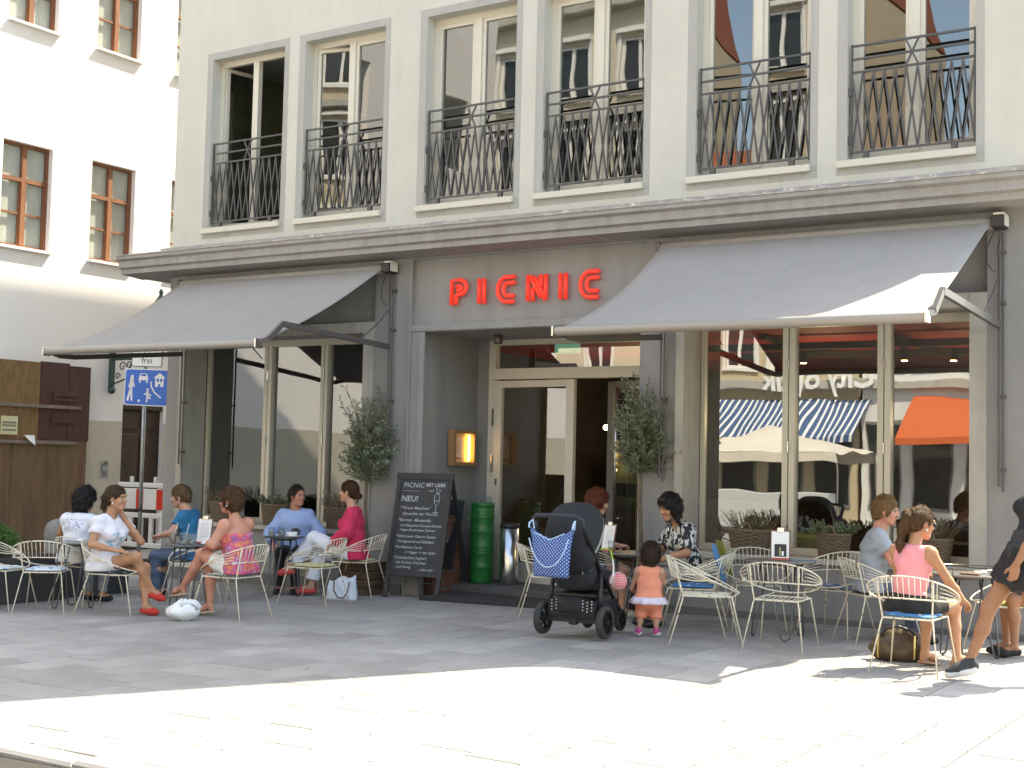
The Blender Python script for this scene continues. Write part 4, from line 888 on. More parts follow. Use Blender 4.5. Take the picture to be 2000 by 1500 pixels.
t = MB(); t.bar((-BW+.05, .30, .75), (BW-.05, .30, .75), .03, .9, (0, .4, 1)); t.build('rear_panel', M_black, cb_)
t = MB(); t.tube([(-.05, -.27, .24), (.0, -.1, .16), (.05, .1, .14), (.1, .3, .2), (.12, .52, .27)], .005, 5); t.build('chain', M_galv, cb_)
xd, yd = (1, 0, 0), (0, sa, ca)
def ct(s, x, v, size, bold=0, sp=1.0): wtext('chalk_lettering', s, size, frame_M(bp_(x, v, .0195), xd, yd), M_chalk, slate, bold=bold, shear=.12, spacing=sp)
ct('PICNIC', -.28, 1.36, .085, 0, 1.05); ct('MIT LIEBE', .02, 1.375, .062, .001); ct('seit', .07, 1.31, .045)
ct('NEU!', -.29, 1.185, .10, .0015)
for s, x, v, z in (('*"Green Maschine"', -.285, 1.085, .052), ('(Smoothie der Woche)', -.25, 1.015, .05), ('*Burrata - Mozzarella', -.29, .935, .05), ('mit Babyspinat,Tomaten,Gurken,', -.26, .872, .042), ('Feigen,Flusskrebse,Thymian', -.25, .815, .042), ('*Gebratener Käse in Sesam-', -.295, .735, .047), ('Honigmantel auf Salatbett', -.27, .672, .047), ('*Karibisches Curry', -.295, .60, .047), ('-> Vegan -> mit Huhn', -.16, .54, .047), ('*Griechischer Joghurt', -.295, .47, .05), ('mit frischen Früchten', -.26, .413, .047), ('und Honig', -.25, .358, .047), ('... vieles mehr', .04, .335, .038)): ct(s, x, v, z, .0004)
t = MB(); cxy = .19
def ck(pts, r=.004): t.tube([bp_(x, v, .0195) for x, v in pts], r, 4)
ck([(.16, 1.18), (.155, 1.26), (.175, 1.29), (.20, 1.29), (.225, 1.26), (.22, 1.18), (.19, 1.13), (.16, 1.18)]); ck([(.19, 1.13), (.19, 1.06)]); ck([(.155, 1.055), (.225, 1.055)]); ck([(.165, 1.2), (.215, 1.2)]); ck([(.19, 1.28), (.17, 1.36)]); ck([(.2, 1.28), (.225, 1.33), (.2, 1.35)]); ck([(-.285, 1.315), (-.05, 1.315)], .002)
t.build('chalk_drawing', M_chalk, slate)

# ================================================================ wicker baskets with herbs
M_wick = mat('wicker', (.22, .165, .115), .8, col2=(.12, .09, .065), vscale=40); 
def basket(loc, w_, d_, h, plant, label, seed, handle=True):
    rr = random.Random(seed); root = tag(empty('wicker_basket', loc), label, 'basket', 'herb baskets on the window sills'); t = MB(); rows = 13; n = 40
    for j in range(rows):
        z = h*(j+.5)/rows; k = .80+.20*(z/h); rx, ry = w_/2*k, d_/2*k; pts = []
        for i in range(n):
            a = 2*math.pi*i/n; ex = .72; ca_, sa_ = math.cos(a), math.sin(a); wv = .006*(1 if (i//2+j) % 2 else -1)
            pts.append(((rx+wv)*math.copysign(abs(ca_)**ex, ca_), (ry+wv)*math.copysign(abs(sa_)**ex, sa_), z))
        t.tube(pts, h/rows*.62, 4, closed=True)
    tag(t.build('weave', M_wick, root), kind='stuff')
    t = MB(); t.tube([(w_/2*1.03*math.cos(a), d_/2*1.03*math.sin(a), h) for a in [2*math.pi*i/28 for i in range(28)]], .014, 6, closed=True); t.build('rim', M_wick, root)
    if handle: t = MB(); t.tube([(-.06+.06*(1-math.cos(a)), -d_/2-.005, h+.085*math.sin(a)) for a in [math.pi*i/10 for i in range(11)]], .012, 6); t.build('handle', M_wick, root)
    t = MB(); t.lathe([(w_/2*.92, h-.04), (w_/2*.92, h-.03)], n=20, sy=d_/w_); t.build('soil', MATS['soil'], root)
    lf = MB(); st_ = MB()
    if plant == 'rosemary':
        for i in range(100):
            a = rr.uniform(0, 6.28); q_ = math.sqrt(rr.random()); b_ = Vector((w_/2*.85*q_*math.cos(a), d_/2*.85*q_*math.sin(a), h-.03)); dv = Vector((b_.x*.9+rr.uniform(-.05, .05), b_.y*.9+rr.uniform(-.05, .05), rr.uniform(.13, .25)))
            st_.tube([b_, b_+dv*.5+Vector((rr.uniform(-.01, .01), 0, 0)), b_+dv], .0022, 3)
            for s in range(16): f_ = .15+.85*s/16; leaf_quad(lf, b_+dv*f_, dv.normalized()+Vector((rr.uniform(-.9, .9), rr.uniform(-.9, .9), rr.uniform(-.1, .5))), rr.uniform(.014, .026), .0028, rr)
        lf.build('foliage', M_leafd, root)
    else:
        for i in range(70):
            a = rr.uniform(0, 6.28); q_ = math.sqrt(rr.random()); b_ = Vector((w_/2*.8*q_*math.cos(a), d_/2*.8*q_*math.sin(a), h-.03)); dv = Vector((b_.x*1.1+rr.uniform(-.05, .05), b_.y*1.1+rr.uniform(-.05, .05), rr.uniform(.06, .17)))
            st_.tube([b_, b_+dv], .0025, 3)
            for s in range(9): f_ = .35+.65*s/9; leaf_quad(lf, b_+dv*f_, dv.normalized()*.5+Vector((rr.uniform(-1, 1), rr.uniform(-1, 1), rr.uniform(-.3, .6))), rr.uniform(.03, .055), .010, rr)
        lf.build('foliage', M_leafs, root)
    st_.build('stem', M_twig, root)
SZ = .663
basket((-13.42, .12, SZ), .46, .26, .27, 'rosemary', 'herb basket at the left end of the left sill', 1); basket((-12.45, .12, SZ), .42, .26, .27, 'sage', 'wicker basket of leafy sage behind the man in blue', 2); basket((-11.33, .12, SZ), .42, .26, .27, 'rosemary', 'herb basket behind the woman in the pink blouse', 3)
basket((-5.62, .12, SZ), .46, .28, .25, 'rosemary', 'wide handled wicker basket of dry rosemary behind the empty chairs', 4); basket((-4.70, .12, SZ), .34, .26, .25, 'sage', 'small wicker basket of grey-green sage on the right sill', 5); basket((-3.70, .12, SZ), .40, .26, .25, 'rosemary', 'herb basket behind the couple at the right table', 6)

# ================================================================ wire chairs
def hoop(th): return Vector((-.03+.33*math.cos(th), .355*math.sin(th), .615-.155*math.cos(th)))
def railp(th):
    d = abs(math.atan2(math.sin(th), math.cos(th))); k = max(0, min(1, (d-math.radians(52))/math.radians(60))); k = k*k*(3-2*k)
    h_ = hoop(th); return Vector((h_.x*(1-k)+(-.02+.29*math.cos(th))*k, h_.y*(1-.05*k), h_.z*(1-k)+(.565-.03*math.cos(th))*k))
RW = .0068; rw = .0037
CH = []
def addm(name, mbd, m=M_wire, smooth=True): CH.append((name, mbd.mesh(name, m, smooth)))
t = MB(); t.tube([hoop(2*math.pi*i/48) for i in range(48)], RW, 6, closed=True); addm('hoop', t)
t = MB(); t.tube([railp(math.radians(52+256*i/40)) for i in range(41)], RW*.9, 6); addm('back_rail', t)
for i in range(13):
    th = math.radians(180-47+94*(i+.5)/13); t = MB(); t.tube([railp(th), hoop(th)], rw, 5); addm('back_wire', t)
for s in (1, -1):
    for k in range(3):
        f_ = (k+1)/4.; t = MB(); t.tube([railp(s*math.radians(a)).lerp(hoop(s*math.radians(a)), f_) for a in (60, 75, 90, 105, 120, 132)], rw, 5); addm('side_wire', t)
SEAT = [(.22, .21), (.22, -.21), (-.21, -.19), (-.21, .19)]
t = MB(); t.tube([(x, y, .43) for x, y in SEAT], RW, 6, closed=True); t.tube([(.22, .2, .43), (.29, .12, .462), (.30, 0, .465), (.29, -.12, .462), (.22, -.2, .43)], rw, 5); addm('seat_frame', t, smooth=False)
for i in range(9):
    f_ = (i+.5)/9; t = MB(); t.tube([(.22, .21-.42*f_, .43), (.05, .205-.41*f_, .418), (-.21, .19-.38*f_, .43)], rw, 5); addm('seat_wire', t)
for s in (1, -1):
    th = s*math.radians(180-38); hp = hoop(th); rp_ = railp(th)
    t = MB(); t.tube([hp, rp_+Vector((-.004, 0, 0)), (-.21, s*.19, .43), (-.215, s*.20, .40), (-.33, s*.265, 0)], [RW, RW, RW, RW, RW*.9], 6); addm('leg', t)
    t = MB(); t.tube([(.22, s*.21, .43), (.225, s*.215, .40), (.32, s*.265, 0)], [RW, RW, RW*.9], 6); addm('leg', t)
def cushion_mesh(name, m, w_=.40, th_=.035):
    n = 12; t = MB(); vs = []; fs = []
    for top in (1, -1):
        for i in range(n+1):
            for j in range(n+1):
                u_, v_ = 2*i/n-1, 2*j/n-1; e_ = (1-u_**4)*(1-v_**4); vs.append((u_*w_/2*(1-.04*v_*v_), v_*w_/2*(1-.04*u_*u_), top*th_/2*max(0, e_)**.5+.006*math.sin(i*1.7+j)*e_))
    N = (n+1)**2
    for i in range(n):
        for j in range(n):
            a = i*(n+1)+j; fs += [(a, a+n+1, a+n+2, a+1), (N+a, N+a+1, N+a+n+2, N+a+n+1)]
    t._add(vs, fs); return t.mesh(name, m, True)
def spots(name, c1, c2, s, thr=.35, rough=.85):
    m = bpy.data.materials.new(name); m.use_nodes = True; MATS[name] = m; n = m.node_tree.nodes; L = m.node_tree.links; b = n['Principled BSDF']; b.inputs['Roughness'].default_value = rough
    tc = n.new('ShaderNodeTexCoord'); v = n.new('ShaderNodeTexVoronoi'); v.inputs['Scale'].default_value = s; rp = n.new('ShaderNodeValToRGB'); rp.color_ramp.interpolation = 'CONSTANT'
    rp.color_ramp.elements[0].color = (*c2, 1); rp.color_ramp.elements[1].position = thr; rp.color_ramp.elements[1].color = (*c1, 1)
    L.new(tc.outputs['Object'], v.inputs[0]); L.new(v.outputs['Distance'], rp.inputs[0]); L.new(rp.outputs[0], b.inputs['Base Color']); return m
C_blue = spots('cushion_blue', (.055, .21, .43), (.62, .68, .72), 14, .22); C_pale = spots('cushion_pale_blue', (.62, .68, .72), (.16, .38, .6), 16, .38); C_dark = spots('cushion_dark', (.04, .045, .07), (.5, .5, .5), 16, .22); C_lime = spots('cushion_lime', (.42, .43, .10), (.6, .6, .45), 12, .2); C_yel = spots('cushion_yellow', (.56, .53, .27), (.5, .45, .3), 12, .3); C_bw = spots('cushion_bw', (.6, .6, .56), (.07, .07, .07), 42, .42); C_denim = spots('cushion_denim', (.06, .14, .26), (.4, .42, .45), 12, .4)
CUSH = {}
def chair(x, y, deg, label, cush=None, back=None, grp='cream wire chairs outside the cafe'):
    root = tag(empty('wire_chair', (x, y, gz(x)), math.radians(deg)), label, 'chair', grp)
    for nm, me in CH: place(nm, me, root)
    if cush:
        if cush.name not in CUSH: CUSH[cush.name] = cushion_mesh('cushion', cush)
        o = place('cushion', CUSH[cush.name], root, (.0, 0, .452))
    if back:
        if back.name not in CUSH: CUSH[back.name] = cushion_mesh('cushion', back)
        o = place('back_cushion', CUSH[back.name], root, (-.245, 0, .665)); o.rotation_euler = (0, math.radians(-72), 0)
    return root
chair(-12.55, -4.1, 20, 'pale-cushioned wire chair cut by the left edge of the photo', C_pale)
chair(-11.95, -3.95, 130, 'pale blue cushioned empty wire chair, second from the left edge', C_pale)
chair(-11.12, -3.72, 22, 'wire chair under the woman in the white v-neck shirt', C_dark)
chair(-12.25, -3.15, 95, 'wire chair of the dark-haired woman with her back turned', C_denim)
chair(-11.75, -1.95, 215, 'wire chair of the man in the teal shirt', None)
chair(-11.35, -2.35, 265, 'empty wire chair behind the left round table', None)
chair(-9.90, -3.25, 185, 'wire chair of the woman in the colourful strapless top', C_bw)
chair(-10.15, -1.70, 190, 'empty wire chair with a pale yellow cushion', C_yel)
chair(-10.42, -.62, 195, 'wire chair of the woman in the pink blouse', C_yel)
chair(-11.55, -.50, 325, 'wire chair of the man in the light blue shirt', None)
chair(-7.35, -1.15, 35, 'empty wire chair partly hidden behind the pram', None)
chair(-6.88, -.85, 60, 'wire chair of the auburn-haired woman behind the pram', None)
chair(-5.50, -1.55, 200, 'wire chair with bright blue seat and back cushions', C_blue, C_blue)
chair(-5.75, -.85, 215, 'wire chair with a lime back cushion behind the woman in the patterned blouse', C_dark, C_lime)
chair(-5.08, -2.18, 28, 'bare wire chair seen from the side right of the small girl', None)
chair(-4.41, -2.05, 98, 'bare wire chair seen from behind at the empty table', None)
chair(-5.18, -.78, 300, 'bare wire chair on the far side of the empty table', None)
chair(-4.38, -.72, 265, 'wire chair with a blue and grey cushion facing the camera', C_denim)
chair(-3.88, -1.0, 42, 'wire chair of the man in the grey shirt', C_dark)
chair(-3.08, -2.62, 92, 'sunlit wire chair with a blue cushion under the woman in the pink top', C_blue)
chair(-2.72, -1.05, 205, 'wire chair with a lime cushion behind the right table', C_lime)

# ================================================================ tables
def table(x, y, r0, label, hair=2, dark=False, h=.725, ang=0, rim=False):
    root = tag(empty('bistro_table', (x, y, gz(x)), math.radians(ang)), label, 'table', 'round bistro tables'); t = MB()
    t.lathe([(r0-.01, h-.018), (r0, h-.012), (r0, h-.003), (r0-.006, h)], n=36); t.build('table_top', M_tbl if dark else M_ttop, root, smooth=False)
    t = MB(); t.lathe([(r0*.55, h-.045), (r0*.55, h-.02)], n=20, cap=False); t.build('apron_ring', M_tbl, root)
    for k in range(3):
        a = 2*math.pi*k/3+.4; ca_, sa_ = math.cos(a), math.sin(a); t = MB(); wd = .11
        def Q_(rad, off, z): return (rad*ca_-off*sa_, rad*sa_+off*ca_, z)
        t.tube([Q_(r0*.45, -wd, h-.02), Q_(r0*.75, -.05, .09), Q_(r0*.78, -.04, .03), Q_(r0*.79, 0, .008), Q_(r0*.78, .04, .03), Q_(r0*.75, .05, .09), Q_(r0*.45, wd, h-.02)], .0085, 6); t.build('hairpin_leg', M_tbl, root, smooth=True)
    if rim:
        t = MB(); t.tube([((r0+.004)*math.cos(a), (r0+.004)*math.sin(a), h+.05) for a in [2*math.pi*i/36 for i in range(36)]], .005, 5, closed=True); [t.tube([((r0)*math.cos(a), (r0)*math.sin(a), h-.01), ((r0+.004)*math.cos(a), (r0+.004)*math.sin(a), h+.05)], .004, 4) for a in [2*math.pi*i/6 for i in range(6)]]; t.build('rim_rail', M_tbl, root)
    return root
table(-12.0, -3.55, .28, 'round table behind the empty chairs at the far left'); table(-10.72, -3.05, .29, 'round table between the two women with crossed legs'); table(-11.15, -1.12, .24, 'small dark round table in front of the man in blue', dark=True)
table(-6.28, -1.3, .31, 'round table between the pram and the small girl'); table(-4.66, -1.45, .33, 'empty round table with a clipboard menu', ang=40); table(-2.90, -1.62, .32, 'round table with a raised rim rail in front of the couple', rim=True, ang=20)
# things on the tables
def clipboard(x, y, z, deg, label, photo=False):
    root = tag(empty('menu_clipboard', (x, y, z), math.radians(deg)), label, 'menu'); tl_ = .12
    def P(yy, zz, o): return (o+zz*-.18, yy, zz)
    def pl_(name, y0, y1, z0, z1, m, o0, o1, par=root):
        t = MB(); vs = [P(a, b, o) for o in (o0, o1) for a, b in ((y0, z0), (y1, z0), (y1, z1), (y0, z1))]; t._add(vs, [(0, 1, 2, 3), (7, 6, 5, 4), (4, 5, 1, 0), (5, 6, 2, 1), (6, 7, 3, 2), (7, 4, 0, 3)]); return fix_normals(t.build(name, m, par))
    pl_('board', -.09, .09, 0, .28, mat('clip_board_wood', (.16, .08, .045), .6), -.006, 0); s = pl_('menu_sheet', -.082, .078, .01, .265, M_paper, .001, .003)
    pl_('clip', -.03, .03, .262, .30, M_chrome, .003, .01); t = MB(); t.bar((-.02, 0, .0), (-.09, 0, .0), .12, .008); t.build('stand', MATS['clip_board_wood'], root)
    pl_('red_print', -.08, .076, .012, .024, mat('print_red', (.6, .05, .04), .8), .0035, .0045, s)
    if photo:
        pl_('picture', -.055, .055, .035, .15, M_black, .0035, .0045, s); pl_('bottle_print', -.01, .0, .045, .12, mat('print_green', (.45, .5, .2), .8), .005, .006, s); pl_('bottle_print', .01, .03, .045, .085, M_paper, .005, .006, s)
    else:
        for k in range(7): pl_('text_line', -.05, .05, .08+k*.022, .084+k*.022, mat('print_grey', (.35, .35, .35), .8), .0035, .0045, s)
    return root
zt = lambda x: gz(x)+.726
clipboard(-10.58, -3.02, zt(-10.58), 285, 'clipboard menu with a white sheet on the left round table'); clipboard(-4.64, -1.5, zt(-4.64), 292, 'clipboard menu with a dark photo on the empty table', True)
clipboard(-6.52, -1.42, zt(-6.5), 250, 'leaning menu card with a red top on the table behind the pram')
tumbler((-10.66, -3.22, zt(-10.66)), .045, .13, .3, 'tall glass with a straw on the left round table, near the clipboard', fillc=(.6, .58, .52)); tumbler((-10.83, -3.0, zt(-10.83)), .038, .10, .5, 'small water glass on the left round table', fillc=(.5, .5, .48)); tumbler((-10.93, -3.12, zt(-10.93)), .038, .13, .8, 'glass of pale iced drink with a straw on the left round table', fillc=(.5, .42, .33)); tumbler((-10.60, -3.16, zt(-10.6)), .04, .11, .2, 'second jar glass beside the clipboard on the left round table', fillc=(.6, .58, .52))
tumbler((-11.27, -1.22, zt(-11.2)), .038, .11, .55, 'left water glass on the small dark table', fillc=(.55, .57, .57)); tumbler((-11.17, -1.15, zt(-11.2)), .038, .11, .6, 'right water glass on the small dark table', fillc=(.55, .57, .57))
tumbler((-6.42, -1.5, zt(-6.4)), .04, .12, .4, 'amber drink glass on the table behind the pram', fillc=(.45, .2, .06))
for (x, y, l_) in ((-10.67, -3.20, 'white drinking straw in the tall glass'), (-10.93, -3.12, 'drinking straw in the pale iced drink')):
    t = MB(); t.tube([(0, 0, .02), (.03, .03, .22)], .0035, 5); o = t.build('drinking_straw', M_paper); o.location = (x, y, zt(x)); tag(o, l_, 'straw')
cp = tag(empty('cup', (-11.03, -1.12, zt(-11))), 'white bowl cup on the small dark table', 'cup'); t = MB(); t.lathe([(.03, 0), (.06, .02), (.075, .055), (.07, .055), (.05, .015)], n=20); t.build('bowl', M_paper, cp, smooth=True); t = MB(); t.lathe([(.055, -.0), (.09, .008), (.088, .012)], n=20); t.build('saucer', M_paper, cp, smooth=True)
t = MB(); t.ball((0, 0, .05), .075, .03, .05, 14, 8); o = t.build('sunglasses_case', M_black, smooth=True); o.location = (-11.10, -.98, zt(-11.1)); tag(o, 'rounded black case on the small dark table behind the cup', 'case')
for (x, y, l_, s) in ((-10.5, -3.0, 'folded white napkin beside the clipboard', .08), (-11.95, -3.5, 'white paper napkin stack on the far left table', .07), (-2.82, -1.58, 'white tissue packet on the right table', .05), (-11.3, -1.05, 'small white paper slip on the dark table', .04)):
    t = MB(); t.bbox(-s, s, -s*.6, s*.6, 0, .022, .006); o = t.build('napkin', M_paper); o.location = (x, y, zt(x)); o.rotation_euler = (0, 0, .5); tag(o, l_, 'napkin')
t = MB(); t.lathe([(.045, 0), (.05, .03), (.042, .03), (.04, .008)], n=18); o = t.build('ashtray', M_clear, smooth=True); o.location = (-11.9, -3.68, zt(-11.9)); tag(o, 'glass ashtray on the far left table', 'ashtray')
t = MB(); t.box(-.12, .12, -.08, .08, 0, .012); o = t.build('booklet', mat('booklet_blue', (.12, .2, .28), .5)); o.location = (-4.5, -1.32, zt(-4.5)); o.rotation_euler = (0, 0, .6); tag(o, 'flat blue booklet beside the dark photo menu', 'booklet')
t = MB(); t.bbox(-.075, .075, -.045, .045, 0, .015, .004); o = t.build('wallet', mat('wallet_brown', (.16, .09, .05), .6)); o.location = (-2.85, -1.78, zt(-2.85)); tag(o, 'brown wallet on the right table', 'wallet')
# ================================================================ pram
pm = tag(empty('pram', (-6.17, -2.66, 0), math.radians(4)), 'black three-hood pram seen from behind with big rear wheels'.replace('three-hood ', ''), 'pram')
M_fab = mat('pram_fabric', (.016, .017, .021), .85, var=.2, vscale=8, bump=.15, bscale=200); M_tyre = mat('tyre_rubber', (.04, .04, .038), .85, var=.15, vscale=12); M_pf = mat('pram_frame', (.03, .03, .032), .35, metal=.5); M_grey = mat('pram_trim', (.32, .30, .28), .8)
def wheel(x, y, r_, w_, name='wheel'):
    t = MB(); pr = [(r_*.72, -w_*.42), (r_*.93, -w_*.5), (r_*.99, -w_*.28), (r_, 0), (r_*.99, w_*.28), (r_*.93, w_*.5), (r_*.72, w_*.42)]
    t.lathe(pr, n=28, cap=False); t.v = [(v[2], v[0], v[1]) for v in t.v]; o = fix_normals(t.build(name, M_tyre, pm, smooth=True)); o.location = (x, y, r_+.001)
    k = MB(); k.lathe([(r_*.74, -w_*.3), (r_*.74, w_*.3)], n=24, cap=False); k.lathe([(r_*.62, -w_*.3), (r_*.62, w_*.3)], n=24, cap=False)
    for s in (-1, 1):
        k.lathe([(r_*.62, s*w_*.3), (r_*.74, s*w_*.3)], n=24, cap=False)
    k.lathe([(r_*.18, -w_*.6), (r_*.18, w_*.6)], n=14)
    k.v = [(v[2], v[0], v[1]) for v in k.v]
    for i in range(6): a = 2*math.pi*i/6; k.bar((0, r_*.1*math.cos(a), r_*.1*math.sin(a)), (0, r_*.68*math.cos(a), r_*.68*math.sin(a)), .018, .022, (1, 0, 0))
    k.build('rim', M_pf, o)
for s in (-1, 1): wheel(s*.315, 0, .15, .062)
for s in (-1, 1): wheel(s*.17, .66, .105, .045)
t = MB(); t.bar((-.30, 0, .15), (.30, 0, .15), .045, .035); t.build('rear_axle', M_pf, pm); t = MB(); t.bbox(-.04, .04, -.03, .03, .11, .18, .01); t.build('brake_pedal', M_black, pm)
for s in (-1, 1):
    t = MB(); t.tube([(s*.265, 0, .15), (s*.25, .03, .42), (s*.235, .07, .62)], .022, 8); t.tube([(s*.24, -.36, 1.06), (s*.24, -.30, .98), (s*.235, .07, .60), (s*.19, .5, .28), (s*.17, .60, .20)], .018, 8); t.build('side_tube', M_pf, pm, smooth=True)
    t = MB(); t.tube([(s*.17, .60, .24), (s*.17, .64, .2), (s*.17, .66, .11)], .02, 6); t.build('fork', M_pf, pm)
t = MB(); t.tube([(-.24, -.30, .99), (-.245, -.37, 1.08), (-.20, -.40, 1.11), (0, -.405, 1.115), (.20, -.40, 1.11), (.245, -.37, 1.08), (.24, -.30, .99)], .02, 8); t.build('handle', mat('handle_foam', (.035, .042, .055), .9), pm, smooth=True)
def sup(mb_, c, r_, e=.6, n=22, m_=14, cut=None):
    vs = []; fs = []
    for i in range(m_+1):
        t_ = math.pi*i/m_-math.pi/2
        for k in range(n):
            a = 2*math.pi*k/n; sg = lambda v: math.copysign(abs(v)**e, v); vs.append((c[0]+r_[0]*sg(math.cos(t_))*sg(math.cos(a)), c[1]+r_[1]*sg(math.cos(t_))*sg(math.sin(a)), c[2]+r_[2]*sg(math.sin(t_))))
    for i in range(m_):
        for k in range(n): a = i*n+k; b = i*n+(k+1) % n; fs.append((a, b, b+n, a+n))
    mb_._add(vs, fs)
t = MB(); sup(t, (0, .02, .68), (.215, .13, .26)); t.build('seat_back', M_fab, pm, smooth=True)
t = MB(); sup(t, (0, .30, .50), (.20, .28, .10)); t.build('seat_base', M_fab, pm, smooth=True)
# hood: half dome open to the front
t = MB(); n, m_ = 20, 12; vs = []
for i in range(m_+1):
    ph = math.radians(-62+190*i/m_)           # sweep from low back over the top to the front
    for k in range(n+1):
        a = math.pi*k/n; x = .245*math.copysign(abs(math.cos(a))**.7, math.cos(a)); rr_ = math.sin(a)**.55
        vs.append((x, -.0-.27*math.cos(ph)*rr_*1.0+.02, .88+.335*math.sin(ph)*rr_))
fs = [(i*(n+1)+k, i*(n+1)+k+1, (i+1)*(n+1)+k+1, (i+1)*(n+1)+k) for i in range(m_) for k in range(n)]
t._add(vs, fs); o = t.build('hood', M_fab, pm, smooth=True); md = o.modifiers.new('s', 'SOLIDIFY'); md.thickness = .012
M_seam = mat('pram_seam', (.07, .072, .08), .7)
for i in (3, 6, 9):
    k = MB(); k.tube([Vector(vs[i*(n+1)+q_])+Vector((0, 0, .0)) for q_ in range(n+1)], .007, 5); k.build('hood_seam', M_seam, pm)
for x_ in (-.06, .12):
    k = MB(); k.tube([(x_, -.112, .80), (x_+.01, -.125, .70), (x_+.02, -.118, .58)], .005, 5); k.build('zip', M_grey, pm)
k = MB(); k.tube([(-.21, -.06, .62), (-.1, -.122, .60), (0, -.128, .595), (.1, -.122, .60), (.21, -.06, .62)], .006, 5); k.build('seat_piping', M_seam, pm)
for s in (-1, 1):
    k = MB(); k.tube([(s*.252, -.10, .78), (s*.258, -.02, .86), (s*.256, .06, .98), (s*.23, .09, 1.08), (s*.20, .08, 1.13)], .010, 5); k.build('hood_piping', M_grey, pm)
k = MB(); sup(k, (0, -.075, .83), (.222, .05, .03)); k.build('hood_band', M_grey, pm, smooth=True)
k = MB(); k.bbox(-.235, .235, -.05, .45, .17, .19, .008); k.bbox(-.235, .235, -.05, -.03, .19, .33, .006); [k.bbox(s*.225-.01, s*.225+.01, -.03, .45, .19, .33, .006) for s in (-1, 1)]; bk = k.build('under_basket', M_fab, pm)
st_ = MB(); rr = random.Random(2)
for i in range(10):
    for j in range(4): st_.ball((-.20+i*.045, -.055-.0, .24+j*.028+(i % 2)*.012), .006, n=6, m=4)
tag(st_.build('white_studs', M_paper, bk), kind='stuff')
k = MB(); k.bbox(-.22, .22, .0, .30, .36, .40, .01); k.build('carry_plate', M_pf, pm)
k = MB(); sup(k, (-.02, .12, .28), (.18, .2, .09)); k.build('basket_load', M_fab, pm, smooth=True)
k = MB(); k.bbox(-.11, .11, .60, .74, .22, .24, .008); k.build('foot_rest', mat('pale_green_plastic', (.4, .5, .36), .6), pm)
# ---- hanging bag
def dots(name, c1, c2, s):
    m = bpy.data.materials.new(name); m.use_nodes = True; MATS[name] = m; n = m.node_tree.nodes; L = m.node_tree.links; b = n['Principled BSDF']; b.inputs['Roughness'].default_value = .9
    tc = n.new('ShaderNodeTexCoord'); mp = n.new('ShaderNodeMapping'); mp.inputs['Scale'].default_value = (s, .001, s); mp.inputs['Rotation'].default_value = (0, .78, 0); v = n.new('ShaderNodeTexVoronoi'); v.inputs['Randomness'].default_value = 0; v.inputs['Scale'].default_value = 1
    rp = n.new('ShaderNodeValToRGB'); rp.color_ramp.interpolation = 'CONSTANT'; rp.color_ramp.elements[0].color = (*c2, 1); rp.color_ramp.elements[1].position = .19; rp.color_ramp.elements[1].color = (*c1, 1)
    L.new(tc.outputs['Object'], mp.inputs[0]); L.new(mp.outputs[0], v.inputs[0]); L.new(v.outputs['Distance'], rp.inputs[0]); L.new(rp.outputs[0], b.inputs['Base Color']); return m
hb = tag(empty('polka_dot_bag', (-6.15, -3.11, .57), math.radians(4)), 'blue polka-dot cloth bag hanging on the pram handle', 'bag')
M_dot = dots('polka_blue', (.03, .10, .33), (.72, .75, .8), 44); M_pipe = mat('piping_pale_blue', (.42, .58, .78), .8)
t = MB(); n, m_ = 14, 12
def bagp(i, j, f_):
    u_, v_ = 2*i/n-1, j/m_; hw = .175+.045*v_-.012*math.sin(v_*3.1); top = .40-.10*(1-u_*u_) if False else .34+.10*abs(u_)**1.6
    x = u_*hw; z = v_*top; bul = (.055*(1-u_**4)*(math.sin(math.pi*min(1, .18+v_*.82))*.85+.15))+.006*math.sin(i*2.1+j*1.3); return (x, f_*bul, z)
vs = [bagp(i, j, f_) for f_ in (-1, 1) for i in range(n+1) for j in range(m_+1)]; N = (n+1)*(m_+1); fs = []
for i in range(n):
    for j in range(m_): a = i*(m_+1)+j; b = a+m_+1; fs += [(a, b, b+1, a+1), (N+a, N+a+1, N+b+1, N+b)]
for i in range(n): a = i*(m_+1); fs.append((a, N+a, N+a+m_+1, a+m_+1))
t._add(vs, fs); t.build('bag_body', M_dot, hb, smooth=True)
k = MB(); 
k.tube([(x*.195, -.066-.012*(1-abs(x)), .34-.25*(1-x*x)**.8) for x in [-1+2*i/16 for i in range(17)]], .006, 5)
k.tube([(x*.15, -.05, .33+.06*abs(x)-.22*0) for x in [-1+2*i/12 for i in range(13)]], .005, 5)
for s in (-1, 1): k.tube([(s*.215, -.03, .43), (s*.22, -.02, .47), (s*.21, .03, .50), (s*.2, .04, .42)], .008, 5)
k.build('piping', M_pipe, hb)
# ---- toy ball on a strap
bl = tag(empty('toy_ball', (-5.86, -2.40, .425)), 'pink and white striped cloth ball dangling from the pram on a strap', 'ball')
t = MB(); t.ball((0, 0, .085), .085, n=24, m=16); t.build('ball', mat('ball_pink', (.72, .45, .45), .85), bl, smooth=True)
k = MB(); [k.tube([(.087*math.sin(p)*math.cos(a), .087*math.sin(p)*math.sin(a), .085+.087*math.cos(p)) for a in [math.radians(-80+9*i) for i in range(10)]], .0035, 4) for p in [math.radians(35+11*j) for j in range(9)]]; k.build('stripe', mat('ball_red', (.75, .12, .15), .85), bl)
k = MB(); k.tube([(-.03, -.084, .07), (-.015, -.07, .13), (-.03, -.03, .2), (-.06, 0, .28)], .008, 5); k.build('strap', M_paper, bl); k = MB(); k.tube([(-.06, 0, .28), (-.09, .02, .36), (-.14, .03, .38), (-.2, 0, .36)], .006, 5); k.build('cord', mat('neon_green', (.45, .75, .02), .7), bl)

